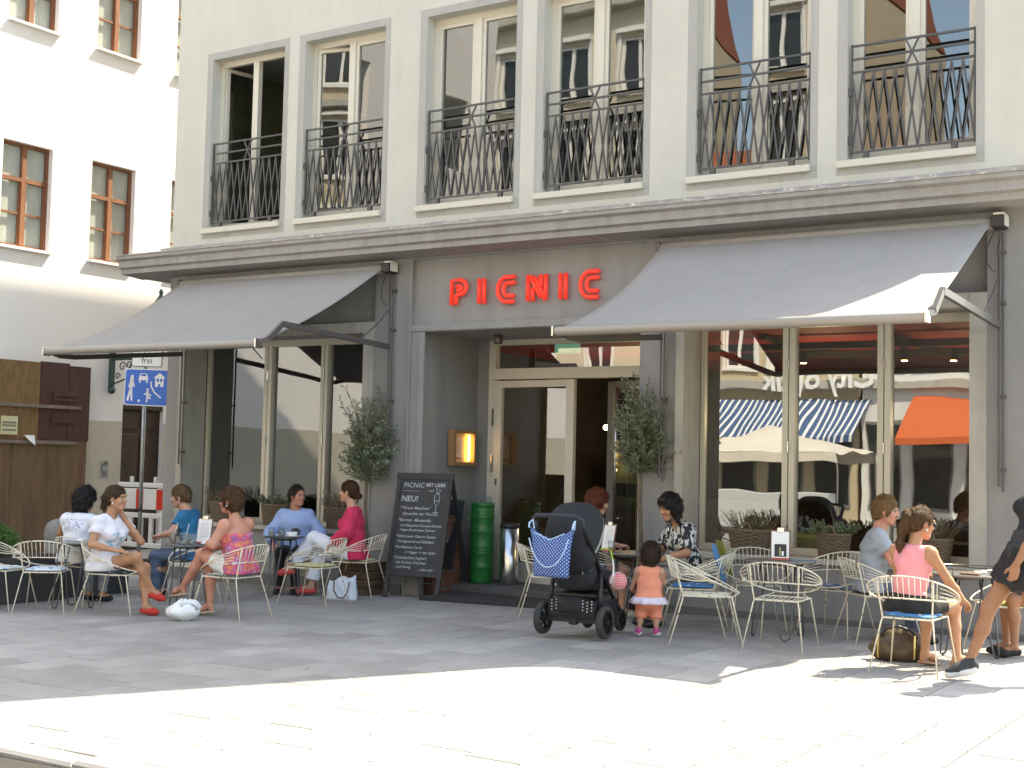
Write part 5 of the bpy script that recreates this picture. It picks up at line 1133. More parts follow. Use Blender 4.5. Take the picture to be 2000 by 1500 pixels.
# ================================================================ bags on the ground
def sack(name, label, cat, loc, rz, rx, ry, h, m, seed, squash=.75):
    root = tag(empty(name, loc, rz), label, cat); rr = random.Random(seed); t = MB(); n, m_ = 26, 14; vs = []; fs = []
    for j in range(m_+1):
        v_ = j/m_; k = math.sin(math.pi*(.12+.80*v_))**squash*(1-.35*v_)
        for i in range(n): a = 2*math.pi*i/n; w_ = 1+.09*math.sin(a*5+v_*6+seed)+.05*math.sin(a*11-v_*9); vs.append((rx*k*w_*math.cos(a), ry*k*w_*math.sin(a), h*v_*(1+.10*math.sin(a*2+seed))))
    for j in range(m_):
        for i in range(n): a = j*n+i; b = j*n+(i+1) % n; fs.append((a, b, b+n, a+n))
    fs.append(tuple(range(n-1, -1, -1))); fs.append(tuple(m_*n+i for i in range(n))); t._add(vs, fs); t.build('sack', m, root, smooth=True); return root
M_plast = mat('plastic_white', (.74, .75, .76), .35, bump=.5, bscale=14, sss=.2)
pb = sack('plastic_bag', 'crumpled white plastic bag on the paving by the sandalled foot', 'bag', (-10.10, -3.72, gz(-10.1)), .7, .20, .12, .21, M_plast, 3, 1.3)
for q_ in (-1, 1):
    k = MB(); k.tube([(.0+q_*.015, .03*q_, .15), (.05+q_*.01, .035*q_, .195), (.11+q_*.01, .04*q_, .185), (.17, .045*q_, .13)], [.04, .024, .02, .012], 7); k.build('bag_handle', M_plast, pb, smooth=True)
k = MB(); k.ball((.12, -.06, .11), .022, .01, .022, 8, 6); k.build('printed_mark', M_black, pb)
tt = tag(empty('tote_bag', (-10.30, -1.02, gz(-10.3)), math.radians(20)), 'pale blue-white tote bag with brown straps beside the pink-bloused woman', 'bag')
M_tote = mat('tote_canvas', (.58, .64, .72), .8, var=.06, vscale=6, bump=.15, bscale=12)
t = MB(); n, m_ = 12, 8; vs = []
for f_ in (-1, 1):
    for i in range(n+1):
        for j in range(m_+1): u_, v_ = 2*i/n-1, j/m_; vs.append((u_*(.19-.025*v_), f_*(.075*(1-.75*v_))*(1-.4*u_**4)+.01*math.sin(i+j), v_*(.26+.035*u_+.02*math.cos(u_*5))))
N = (n+1)*(m_+1); fs = []
for i in range(n):
    for j in range(m_): a = i*(m_+1)+j; b = a+m_+1; fs += [(a, b, b+1, a+1), (N+a, N+a+1, N+b+1, N+b)]
for j in range(m_): a = j; fs.append((a, a+1, N+a+1, N+a)); a = n*(m_+1)+j; fs.append((a, N+a, N+a+1, a+1))
for i in range(n): a = i*(m_+1); fs.append((a, N+a, N+a+m_+1, a+m_+1))
t._add(vs, fs); t.build('canvas_body', M_tote, tt, smooth=True)
k = MB(); k.tube([(-.08, -.06, .22), (-.075, -.085, .12), (-.02, -.10, .04), (.05, -.10, .03), (.10, -.09, .10), (.11, -.06, .22)], .008, 6); k.build('strap', mat('strap_brown', (.10, .045, .03), .6), tt)
hbag = sack('handbag', 'bronze-brown leather handbag under the sunlit chair', 'handbag', (-3.35, -2.10, 0), .2, .27, .14, .25, mat('bronze_leather', (.095, .065, .035), .42, metal=.25, var=.3, vscale=7), 8, .5)
k = MB(); k.tube([(-.15, -.05, .2), (-.1, -.06, .27), (0, -.07, .29), (.1, -.06, .26), (.15, -.05, .2)], .012, 6); k.build('bag_handle', M_black, hbag); k = MB(); [k.tube([(x, -.115, .03), (x, -.12, .12), (x, -.08, .22)], .008, 5) for x in (-.16, .13)]; k.build('strap_trim', mat('brass', (.5, .35, .12), .35, metal=.8), hbag)
# ================================================================ people: smooth-blended distance fields, meshed with surface nets
def V(*a): return np.array(a, float)
def unit(v): v = np.asarray(v, float); return v/np.linalg.norm(v)
class Field:
    def __init__(s, lo, hi, h):
        s.lo = np.asarray(lo, float); s.h = h; s.n = (np.ceil((np.asarray(hi)-s.lo)/h).astype(int)+1)
        s.f = np.full(s.n, .15, np.float32); s.u = np.full(s.n, .15, np.float32); s.t = np.zeros(s.n, np.int8)
    def sl(s, lo, hi):
        a = np.clip(np.floor((np.asarray(lo)-s.lo)/s.h).astype(int), 0, s.n-1); b = np.clip(np.ceil((np.asarray(hi)-s.lo)/s.h).astype(int)+1, 1, s.n)
        if np.any(b <= a): return None
        g = [(s.lo[i]+s.h*np.arange(a[i], b[i])).astype(np.float32) for i in range(3)]
        return (slice(a[0], b[0]), slice(a[1], b[1]), slice(a[2], b[2])), g[0][:, None, None], g[1][None, :, None], g[2][None, None, :]
    def put(s, S, d, k, tag, sub=False):
        f = s.f[S]
        if sub:
            d = -d; hh = np.maximum(k-np.abs(f-d), 0)/k; s.f[S] = np.maximum(f, d)+hh*hh*k*.25; return
        m = d < s.u[S]; s.u[S] = np.where(m, d, s.u[S]); s.t[S] = np.where(m, np.int8(tag), s.t[S])
        hh = np.maximum(k-np.abs(f-d), 0)/k; s.f[S] = np.minimum(f, d)-hh*hh*k*.25
    def seg(s, a, b, ra, rb, k=.03, tag=0, lat=None, ls=1., cuta=False, cutb=False, sub=False):
        a, b = np.asarray(a, float), np.asarray(b, float); R = max(ra, rb)*max(ls, 1)+k+.02
        q = s.sl(np.minimum(a, b)-R, np.maximum(a, b)+R)
        if q is None: return
        S, x, y, z = q; ab = b-a; L2 = max(ab@ab, 1e-9)
        px, py, pz = x-a[0], y-a[1], z-a[2]; tr = (px*ab[0]+py*ab[1]+pz*ab[2])/L2; t = np.clip(tr, 0, 1)
        dx, dy, dz = px-t*ab[0], py-t*ab[1], pz-t*ab[2]
        if lat is not None and ls != 1:
            l = unit(lat); dl = dx*l[0]+dy*l[1]+dz*l[2]; c = (1/ls-1); dx = dx+l[0]*dl*c; dy = dy+l[1]*dl*c; dz = dz+l[2]*dl*c
        d = np.sqrt(dx*dx+dy*dy+dz*dz)-(ra+(rb-ra)*t); L = math.sqrt(L2)
        if cuta: d = np.maximum(d, -tr*L)
        if cutb: d = np.maximum(d, (tr-1)*L)
        s.put(S, d, k, tag, sub)
    def ell(s, c, r, ax=None, k=.02, tag=0, sub=False):
        c, r = np.asarray(c, float), np.asarray(r, float); R = r.max()+k+.02; q = s.sl(c-R, c+R)
        if q is None: return
        S, x, y, z = q; ax = np.eye(3) if ax is None else ax; p = [x-c[0], y-c[1], z-c[2]]
        l = [(p[0]*ax[i][0]+p[1]*ax[i][1]+p[2]*ax[i][2]) for i in range(3)]
        k0 = np.sqrt((l[0]/r[0])**2+(l[1]/r[1])**2+(l[2]/r[2])**2); k1 = np.sqrt((l[0]/r[0]**2)**2+(l[1]/r[1]**2)**2+(l[2]/r[2]**2)**2)
        s.put(S, k0*(k0-1)/np.maximum(k1, 1e-6), k, tag, sub)
    def half(s, p, n, k=.006):           # remove everything on the +n side
        n = unit(n); p = np.asarray(p, float); g = [(s.lo[i]+s.h*np.arange(s.n[i])).astype(np.float32) for i in range(3)]
        d = (g[0][:, None, None]-p[0])*n[0]+(g[1][None, :, None]-p[1])*n[1]+(g[2][None, None, :]-p[2])*n[2]; s.f = np.maximum(s.f, d)
    def wrinkle(s, amp, fr, seed):
        rr = np.random.RandomState(seed); g = [(s.lo[i]+s.h*np.arange(s.n[i])).astype(np.float32) for i in range(3)]; x, y, z = g[0][:, None, None], g[1][None, :, None], g[2][None, None, :]
        w_ = 0
        for i in range(5):
            d = rr.normal(size=3); d /= np.linalg.norm(d); ff = fr*(.6+rr.rand()); w_ = w_+np.sin((x*d[0]+y*d[1]+z*d[2])*ff+rr.rand()*6+1.5*np.sin((x*d[1]+y*d[2]-z*d[0])*ff*.5))/5
        s.f = s.f+(amp*w_*2).astype(np.float32)
    def seat(s, z, x1):                  # flat underside where the figure presses on the seat
        gx = (s.lo[0]+s.h*np.arange(s.n[0])).astype(np.float32)[:, None, None]; g_ = (s.lo[2]+s.h*np.arange(s.n[2])).astype(np.float32)[None, None, :]
        s.f = np.maximum(s.f, np.where(gx < x1, z-g_, -1))
    def net(s):
        f = s.f; g = f < 0; n = s.n
        c = [(i, j, k) for i in (0, 1) for j in (0, 1) for k in (0, 1)]
        sl_ = lambda o: tuple(slice(o[i], n[i]-1+o[i]) for i in range(3))
        cnt = np.zeros(n-1, np.int8)
        for o in c: cnt += g[sl_(o)]
        act = (cnt > 0) & (cnt < 8); idx = np.argwhere(act)
        if len(idx) == 0: return np.zeros((0, 3)), [], np.zeros(0, int)
        vals = np.stack([f[idx[:, 0]+o[0], idx[:, 1]+o[1], idx[:, 2]+o[2]] for o in c], 1); C_ = np.array(c, float)
        acc = np.zeros((len(idx), 3)); num = np.zeros(len(idx))
        for a in range(8):
            for b in range(a+1, 8):
                if abs(C_[a]-C_[b]).sum() != 1: continue
                va, vb = vals[:, a], vals[:, b]; m = (va < 0) != (vb < 0); t = np.where(m, va/np.where(m, va-vb, 1), 0)
                acc += np.where(m[:, None], C_[a]+(C_[b]-C_[a])*t[:, None], 0); num += m
        vs = s.lo+(idx+acc/num[:, None])*s.h
        vid = -np.ones(n-1, np.int64); vid[act] = np.arange(len(idx)); tags = s.t[idx[:, 0], idx[:, 1], idx[:, 2]]
        F = []
        for ax in range(3):
            o1, o2 = (ax+1) % 3, (ax+2) % 3; sa = [slice(None)]*3; sb = [slice(None)]*3; sa[ax] = slice(0, n[ax]-1); sb[ax] = slice(1, n[ax])
            ch = g[tuple(sa)] != g[tuple(sb)]; e = np.argwhere(ch); e = e[(e[:, o1] > 0) & (e[:, o2] > 0) & (e[:, o1] < n[o1]-1) & (e[:, o2] < n[o2]-1)]
            if len(e) == 0: continue
            ins = g[e[:, 0], e[:, 1], e[:, 2]]
            def cell(d1, d2): q = e.copy(); q[:, o1] += d1; q[:, o2] += d2; return vid[q[:, 0], q[:, 1], q[:, 2]]
            qd = np.stack([cell(-1, -1), cell(0, -1), cell(0, 0), cell(-1, 0)], 1); qd[~ins] = qd[~ins][:, ::-1]; F.append(qd)
        F = np.concatenate(F); F = F[(F >= 0).all(1)]
        return vs, F, tags[F[:, 0]]
def np_mesh(name, parts, mats, parent=None, relax=1, extra=None):
    vs = []; fs = []; tg = []; off = 0
    for v, f, t in parts:
        if len(v) == 0: continue
        if relax and len(f):
            for _ in range(relax):
                acc = np.zeros_like(v); cn_ = np.zeros(len(v))
                for a, b in ((0, 1), (1, 2), (2, 3), (3, 0)):
                    np.add.at(acc, f[:, a], v[f[:, b]]); np.add.at(cn_, f[:, a], 1); np.add.at(acc, f[:, b], v[f[:, a]]); np.add.at(cn_, f[:, b], 1)
                v = v*.5+.5*acc/np.maximum(cn_, 1)[:, None]
        vs.append(v); fs.append(f+off); tg.append(t); off += len(v)
    if extra is not None: vs.append(extra[0]); fs.append(extra[1]+off); tg.append(extra[2])
    vs = np.concatenate(vs); fs = np.concatenate(fs); tg = np.concatenate(tg)
    me = bpy.data.meshes.new(name); me.vertices.add(len(vs)); me.vertices.foreach_set('co', vs.astype(np.float32).ravel())
    me.loops.add(len(fs)*4); me.loops.foreach_set('vertex_index', fs.astype(np.int32).ravel()); me.polygons.add(len(fs)); me.polygons.foreach_set('loop_start', np.arange(0, len(fs)*4, 4, dtype=np.int32)); me.polygons.foreach_set('loop_total', np.full(len(fs), 4, np.int32))
    for m in mats: me.materials.append(m)
    me.polygons.foreach_set('material_index', tg.astype(np.int32)); me.polygons.foreach_set('use_smooth', np.ones(len(fs), bool)); me.update(); me.validate()
    return place(name, me, parent)
def rot(ax, deg):
    a = math.radians(deg); ax = unit(ax); c, s_ = math.cos(a), math.sin(a); x, y, z = ax
    return np.array([[c+x*x*(1-c), x*y*(1-c)-z*s_, x*z*(1-c)+y*s_], [y*x*(1-c)+z*s_, c+y*y*(1-c), y*z*(1-c)-x*s_], [z*x*(1-c)-y*s_, z*y*(1-c)+x*s_, c+z*z*(1-c)]])
M_skin = {k: mat('skin_'+k, c, .48, sss=.12, var=.13, vscale=9, bump=.12, bscale=160, spec=.4) for k, c in dict(fair=(.55, .30, .215), rosy=(.54, .25, .175), tan=(.46, .235, .135), deep=(.34, .16, .09)).items()}
M_eye = mat('eye_white', (.20, .17, .15), .5); M_iris = mat('iris', (.03, .02, .015), .3); 
def hair_mat(nm, c): return mat('hair_'+nm, tuple(x*.5 for x in c), .5, col2=tuple(x*1.15 for x in c), vscale=55, stretch=(1, 1, .16), bump=.9, bscale=120, spec=.25)
def head(J, sp):
    """head mesh part and hair part in the person's frame"""
    c, ax, s = J['H'], J['hax'], sp.get('hs', 1.)*1.0; F = Field(c-.19*s, c+.19*s, .0042)
    P = lambda x, y, z: c+s*(ax[0]*x+ax[1]*y+ax[2]*z); e = lambda x, y, z, r, k=.02, tag=0, sub=False: F.ell(P(x, y, z), np.array(r)*s, ax, k*s, tag, sub)
    g = lambda a, b, ra, rb, k=.02, tag=0: F.seg(P(*a), P(*b), ra*s, rb*s, k*s, tag)
    male = sp.get('male', False); jw = 1.1 if male else 1.0
    e(-.012, 0, .025, (.098, .077, .098)); e(.022, 0, -.03, (.070, .060, .088), .04)
    g((.0, .048*jw, -.062), (.058, .016*jw, -.1), .022, .02, .035); g((.0, -.048*jw, -.062), (.058, -.016*jw, -.1), .022, .02, .035); e(.066, 0, -.098, (.022, .024*jw, .018), .025)
    for q in (1, -1):
        e(.058, q*.040, -.03, (.026, .022, .026), .03); e(.086, q*.033, .026, (.012, .026, .009), .02)
        F.ell(P(.099, q*.033, .002), np.array((.018, .020, .011))*s, ax, .012, 0, True)
        e(-.006, q*.079, -.008, (.018, .010, .032), .01); e(-.02, q*.07, -.01, (.012, .012, .02), .012)
    g((.088, 0, .012), (.109, 0, -.030), .008, .013, .016); e(.098, .011, -.034, (.010, .008, .007), .01); e(.098, -.011, -.034, (.010, .008, .007), .01)
    g((.086, .019, -.064), (.093, 0, -.061), .007, .008, .008, 3); g((.086, -.019, -.064), (.093, 0, -.061), .007, .008, .008, 3); g((.086, .014, -.072), (.086, -.014, -.072), .008, .008, .008, 3)
    if sp.get('beard'):
        e(.066, 0, -.098, (.026, .028, .020), .012, 4); g((.088, .02, -.05), (.088, -.02, -.05), .008, .008, .01, 4)
    for q in (1, -1):
        e(.080, q*.033, .002, (.011, .014, .009), .003, 1); e(.0885, q*.033, .001, (.005, .007, .007), .002, 2); g((.094, q*.018, .024), (.087, q*.050, .025), .0045, .0035, .004, 4)
    g((-.02, 0, -.06), tuple(np.linalg.solve(ax.T*s, J['N']-c)) if False else (-.035, 0, -.13), .056*(1.08 if male else .92), .056*(1.08 if male else .92), .03)
    return F.net()
def hair(J, sp, seed):
    st = sp['hair']; c, ax, s = J['H'], J['hax'], sp.get('hs', 1.); P = lambda x, y, z: c+s*(ax[0]*x+ax[1]*y+ax[2]*z)
    F = Field(c-.40*s, c+.27*s, .006); e = lambda x, y, z, r, k=.02, sub=False: F.ell(P(x, y, z), np.array(r)*s, ax, k*s, 0, sub); g = lambda a, b, ra, rb, k=.03: F.seg(P(*a), P(*b), ra*s, rb*s, k*s)
    th = st.get('vol', .012)
    e(-.018, 0, .032, (.104+th, .082+th, .100+th))
    if st.get('tied'): e(-.045, 0, .0, (.075+th, .074+th, .080+th), .03)
    else: e(-.035, 0, -.015, (.085+th, .080+th, .095+th), .03)
    for q in st.get('add', []): g(*q)
    # face opening
    e(.085, 0, -.045, (.080, .068, .098+st.get('fr', 0)), .015, True); e(.04, 0, -.12, (.09, .075, .07), .02, True)
    if st.get('short', 0): e(.01, 0, -.125, (.14, .12, .075), .015, True)
    if st.get('ears', 0):
        for q in (1, -1): e(.0, q*.10, -.03, (.035, .03, .045), .01, True)
    for q in st.get('add2', []): g(*q)
    F.wrinkle(st.get('wr', .004), st.get('wf', 110), seed)
    return F.net()
def strands(net, J, sp, seed):
    """loose hair strands lying along the hair surface"""
    v, f, t = net; rr = np.random.RandomState(seed+3); st = sp['hair']; s = sp.get('hs', 1.)
    fnm = np.cross(v[f[:, 2]]-v[f[:, 0]], v[f[:, 3]]-v[f[:, 1]]); fc = v[f].mean(1); l = np.linalg.norm(fnm, axis=1); ok = l > 1e-9; fnm = fnm[ok]/l[ok][:, None]; fc = fc[ok]
    n = min(len(fc), st.get('ns', 3600)); ix = rr.choice(len(fc), n, replace=False); p = fc[ix]; nn = fnm[ix]
    rel = (p-J['H'])@J['hax'].T/s                                  # head coordinates
    if st.get('tied'): flow = np.where((rel[:, :1] > -.10), np.array([[-.13, 0, .02]])-rel, np.array([[-.05, 0, -1.]]))
    elif st.get('short'): flow = np.stack([-.7-0*rel[:, 0], rel[:, 1]*5, -.25-4*np.maximum(-rel[:, 0], 0)], 1)
    else: flow = np.stack([-.25+0*rel[:, 0], rel[:, 1]*3, -1+0*rel[:, 2]], 1)
    flow = flow+rr.normal(size=flow.shape)*(.25 if st.get('wr', .004) < .008 else .9)*np.linalg.norm(flow, axis=1)[:, None]*.5
    fl = flow@J['hax']; fl = fl-nn*(fl*nn).sum(1)[:, None]; fl /= np.maximum(np.linalg.norm(fl, axis=1), 1e-6)[:, None]
    ln_ = (rr.uniform(.02, .05, n)*s*st.get('sl', 1.))[:, None]; sd = np.cross(nn, fl)*(rr.uniform(.0010, .0022, n)*s)[:, None]; lift = rr.uniform(.001, .009, n)[:, None]*s
    a = p+nn*.0005; b = p+fl*ln_*.5+nn*lift; c = p+fl*ln_+nn*lift*rr.uniform(-.3, 1.3, n)[:, None]
    vs = np.stack([a-sd, a+sd, b+sd, b-sd, c+sd*.3, c-sd*.3], 1).reshape(-1, 3); k = np.arange(n)[:, None]*6
    fs = np.concatenate([k+np.array([[0, 1, 2, 3]]), k+np.array([[3, 2, 4, 5]])]); return vs, fs, np.zeros(len(fs), int)
def hand(F, w_, d, nrm, curl, s, side):
    """fingers added to field F: w_ wrist, d pointing direction, nrm palm normal, curl 0..1"""
    d = unit(d); nrm = unit(np.asarray(nrm, float)-d*(np.asarray(nrm, float)@d)); y = np.cross(nrm, d)*side   # y: towards the thumb
    F.seg(w_, w_+d*.05*s, .022*s, .030*s, .02, 0, nrm, .62); F.seg(w_+d*.03*s+y*.012*s, w_+d*.085*s+y*.018*s, .024*s, .016*s, .02, 0, nrm, .62); F.seg(w_+d*.03*s-y*.014*s, w_+d*.08*s-y*.024*s, .022*s, .014*s, .02, 0, nrm, .62)
    for i, (off, ln_) in enumerate(((.027, .070), (.009, .078), (-.010, .073), (-.027, .057))):
        p = w_+d*(.085-.004*abs(i-1))*s+y*off*s; dd = d.copy(); ax_ = np.cross(d, nrm)
        for k, fr in enumerate((.45, .31, .24)):
            dd = rot(ax_, (18+curl*62)*(1 if k else .8))@dd if k else rot(ax_, 8+curl*45)@dd
            q = p+dd*ln_*fr*s; F.seg(p, q, (.0088-.0009*k)*s, (.0082-.0009*k)*s, .005, 0); p = q
    p = w_+d*.022*s+y*.020*s; td = unit(d*.65+y*.75+nrm*.35)
    q = p+td*.042*s; F.seg(p, q, .0125*s, .0105*s, .012, 0); td2 = unit(td*.6+d*.7+nrm*.25*curl); q2 = q+td2*.030*s; F.seg(q, q2, .0105*s, .008*s, .006, 0)
DEF = dict(lean=4, side=0, twist=0, head=(0, 0, 0), pel=(0, 0, .52))
def skeleton(sp):
    s = sp.get('s', 1.0); J = {}; P = V(*sp.get('pel', (0, 0, .52))); le, sd = math.radians(sp.get('lean', 4)), math.radians(sp.get('side', 0))
    up = unit((math.sin(le), math.sin(sd), math.cos(le))); tw = rot((0, 0, 1), sp.get('twist', 0)); lat = unit(tw@V(0, 1, 0)); lat = unit(lat-up*(lat@up)); fw = np.cross(lat, up)
    J.update(P=P, W=P+up*.19*s+V(-.005, 0, 0), C=P+up*.35*s+fw*.01, N=P+up*.50*s, up=up, lat=lat, fw=fw)
    hy, hp, hr = sp.get('head', (0, 0, 0)); Rm = rot((0, 0, 1), hy)@rot((0, 1, 0), hp)@rot((1, 0, 0), hr); hax = np.array([Rm@V(1, 0, 0), Rm@V(0, 1, 0), Rm@V(0, 0, 1)])
    hs = sp.get('hs', 1.); nk = unit(up*.7+hax[2]*.6+fw*sp.get('neckf', .28)); J['H'] = J['N']+nk*.145*s+hax[0]*.03*hs+hax[2]*.05*hs; J['hax'] = hax
    sw = sp.get('sw', .165)*s
    for q, n in ((1, 'L'), (-1, 'R')):
        sh = J['N']-up*.055*s+lat*q*sw; J['sh'+n] = sh; a = sp.get('arm'+n)
        if a: J['el'+n], J['wr'+n] = V(*a[0]), V(*a[1])
        else: J['el'+n] = sh+V(.06, q*.05, -.265*s); J['wr'+n] = J['el'+n]+V(.21, -q*.05, .02)
        J['hd'+n] = V(*a[2]) if a and len(a) > 2 else unit(J['wr'+n]-J['el'+n]); J['hn'+n] = V(*a[3]) if a and len(a) > 3 else V(0, 0, -1); J['hc'+n] = a[4] if a and len(a) > 4 else .35
        J['hip'+n] = P+V(.0, q*.088*s, -.02); l = sp.get('leg'+n)
        if l: J['kn'+n], J['an'+n], J['to'+n] = V(*l[0]), V(*l[1]), V(*l[2])
        else: J['kn'+n] = V(.43*s, q*.10, .50); J['an'+n] = V(.41*s, q*.10, .085); J['to'+n] = V(.55*s, q*.11, .03)
    return J
def limb_prims(J, sp, inf=0):
    s = sp.get('s', 1.); ar, lr = sp.get('ar', 1.)*s, sp.get('lr', 1.)*s; return s, ar, lr
def torso(F, J, sp, inf, k=.05):
    b = sp.get('bulk', 1.)*sp.get('s', 1.); male = sp.get('male', False); L = J['lat']
    hip, wst, chs = (.104, .098, .112) if male else (.108, .086, .098); F.seg(J['P']-J['up']*.03, J['W'], hip*b+inf, wst*b+inf, k, 0, L, 1.42); F.seg(J['W'], J['C'], wst*b+inf, chs*b+inf, k, 0, L, 1.40); F.seg(J['C'], J['N']-J['up']*.06, chs*b+inf, .068*b+inf, k, 0, L, 1.62)
    F.seg(J['shL'], J['shR'], .046*b+inf, .046*b+inf, k, 0)
    if not male and not sp.get('child'):
        for q in (1, -1): F.ell(J['C']+J['fw']*(.078*b)+L*q*.068*b-J['up']*.02, V(1, 1, 1)*(.058*b+inf), None, .04)
    for n in 'LR': F.ell(J['hip'+n]+V(-.03, 0, -.005), V(1, 1, 1)*(.098*b+inf), None, .05)
def shoe(sp, J, c, n, F, s, o):
    a, t = J['an'+n], J['to'+n]; fd = unit(t-a); fl = V(fd[0], fd[1], 0); sl_ = np.cross(fd, (0, 0, 1))
    if c['t'] == 'shoes':
        heel = a-fl*.034*s-V(0, 0, .048*s)+V(0, 0, .008); F2 = c.get('high', .0)
        F.seg(heel, a*.3+t*.7-V(0, 0, .012), .034*s, .036*s, .03, 0, sl_, 1.1); F.seg(a*.3+t*.7-V(0, 0, .006), t+fl*.015*s, .036*s, .026*s, .03, 0, sl_, 1.35)
        if F2: F.seg(heel+V(0, 0, .02), a+V(0, 0, F2), .037*s, .036*s, .03, 0, cutb=True); F.seg(a, a*.5+t*.5, .037*s, .034*s, .03)
        else: F.ell(a+V(0, 0, .025)+fl*.03, V(.05, .045, .04)*s, None, .015, 0, True)
        if c.get('sole'):
            F.seg(heel-V(0, 0, .020*s), t+fl*.02*s-V(0, 0, .022*s), .030*s, .026*s, .008, 1, sl_, 1.5)
    else:
        heel = a-V(fd[0], fd[1], 0)*.05*s-V(0, 0, .062*s); tip = t+fd*.03*s-V(0, 0, .028); F.seg(heel, tip, .016, .014, .01, 0, sl_, 2.4)
        for f_ in ((.55, .85) if not c.get('flip') else (.7,)): m_ = a+(t-a)*f_; F.seg(m_+sl_*.034-V(0, 0, .01), m_+V(0, 0, .032), .008, .008, .006); F.seg(m_-sl_*.034-V(0, 0, .01), m_+V(0, 0, .032), .008, .008, .006)
        if not c.get('flip'): F.seg(a-fd*.03+sl_*.03, a-fd*.04-sl_*.03, .008, .008, .006)
    np_mesh(c['name'].rstrip('s') if not c['name'].endswith('flip_flops') else 'flip_flop', [F.net()], [c['m'], M_sole], o)
M_sole = mat('sole_white', (.62, .62, .62), .7)
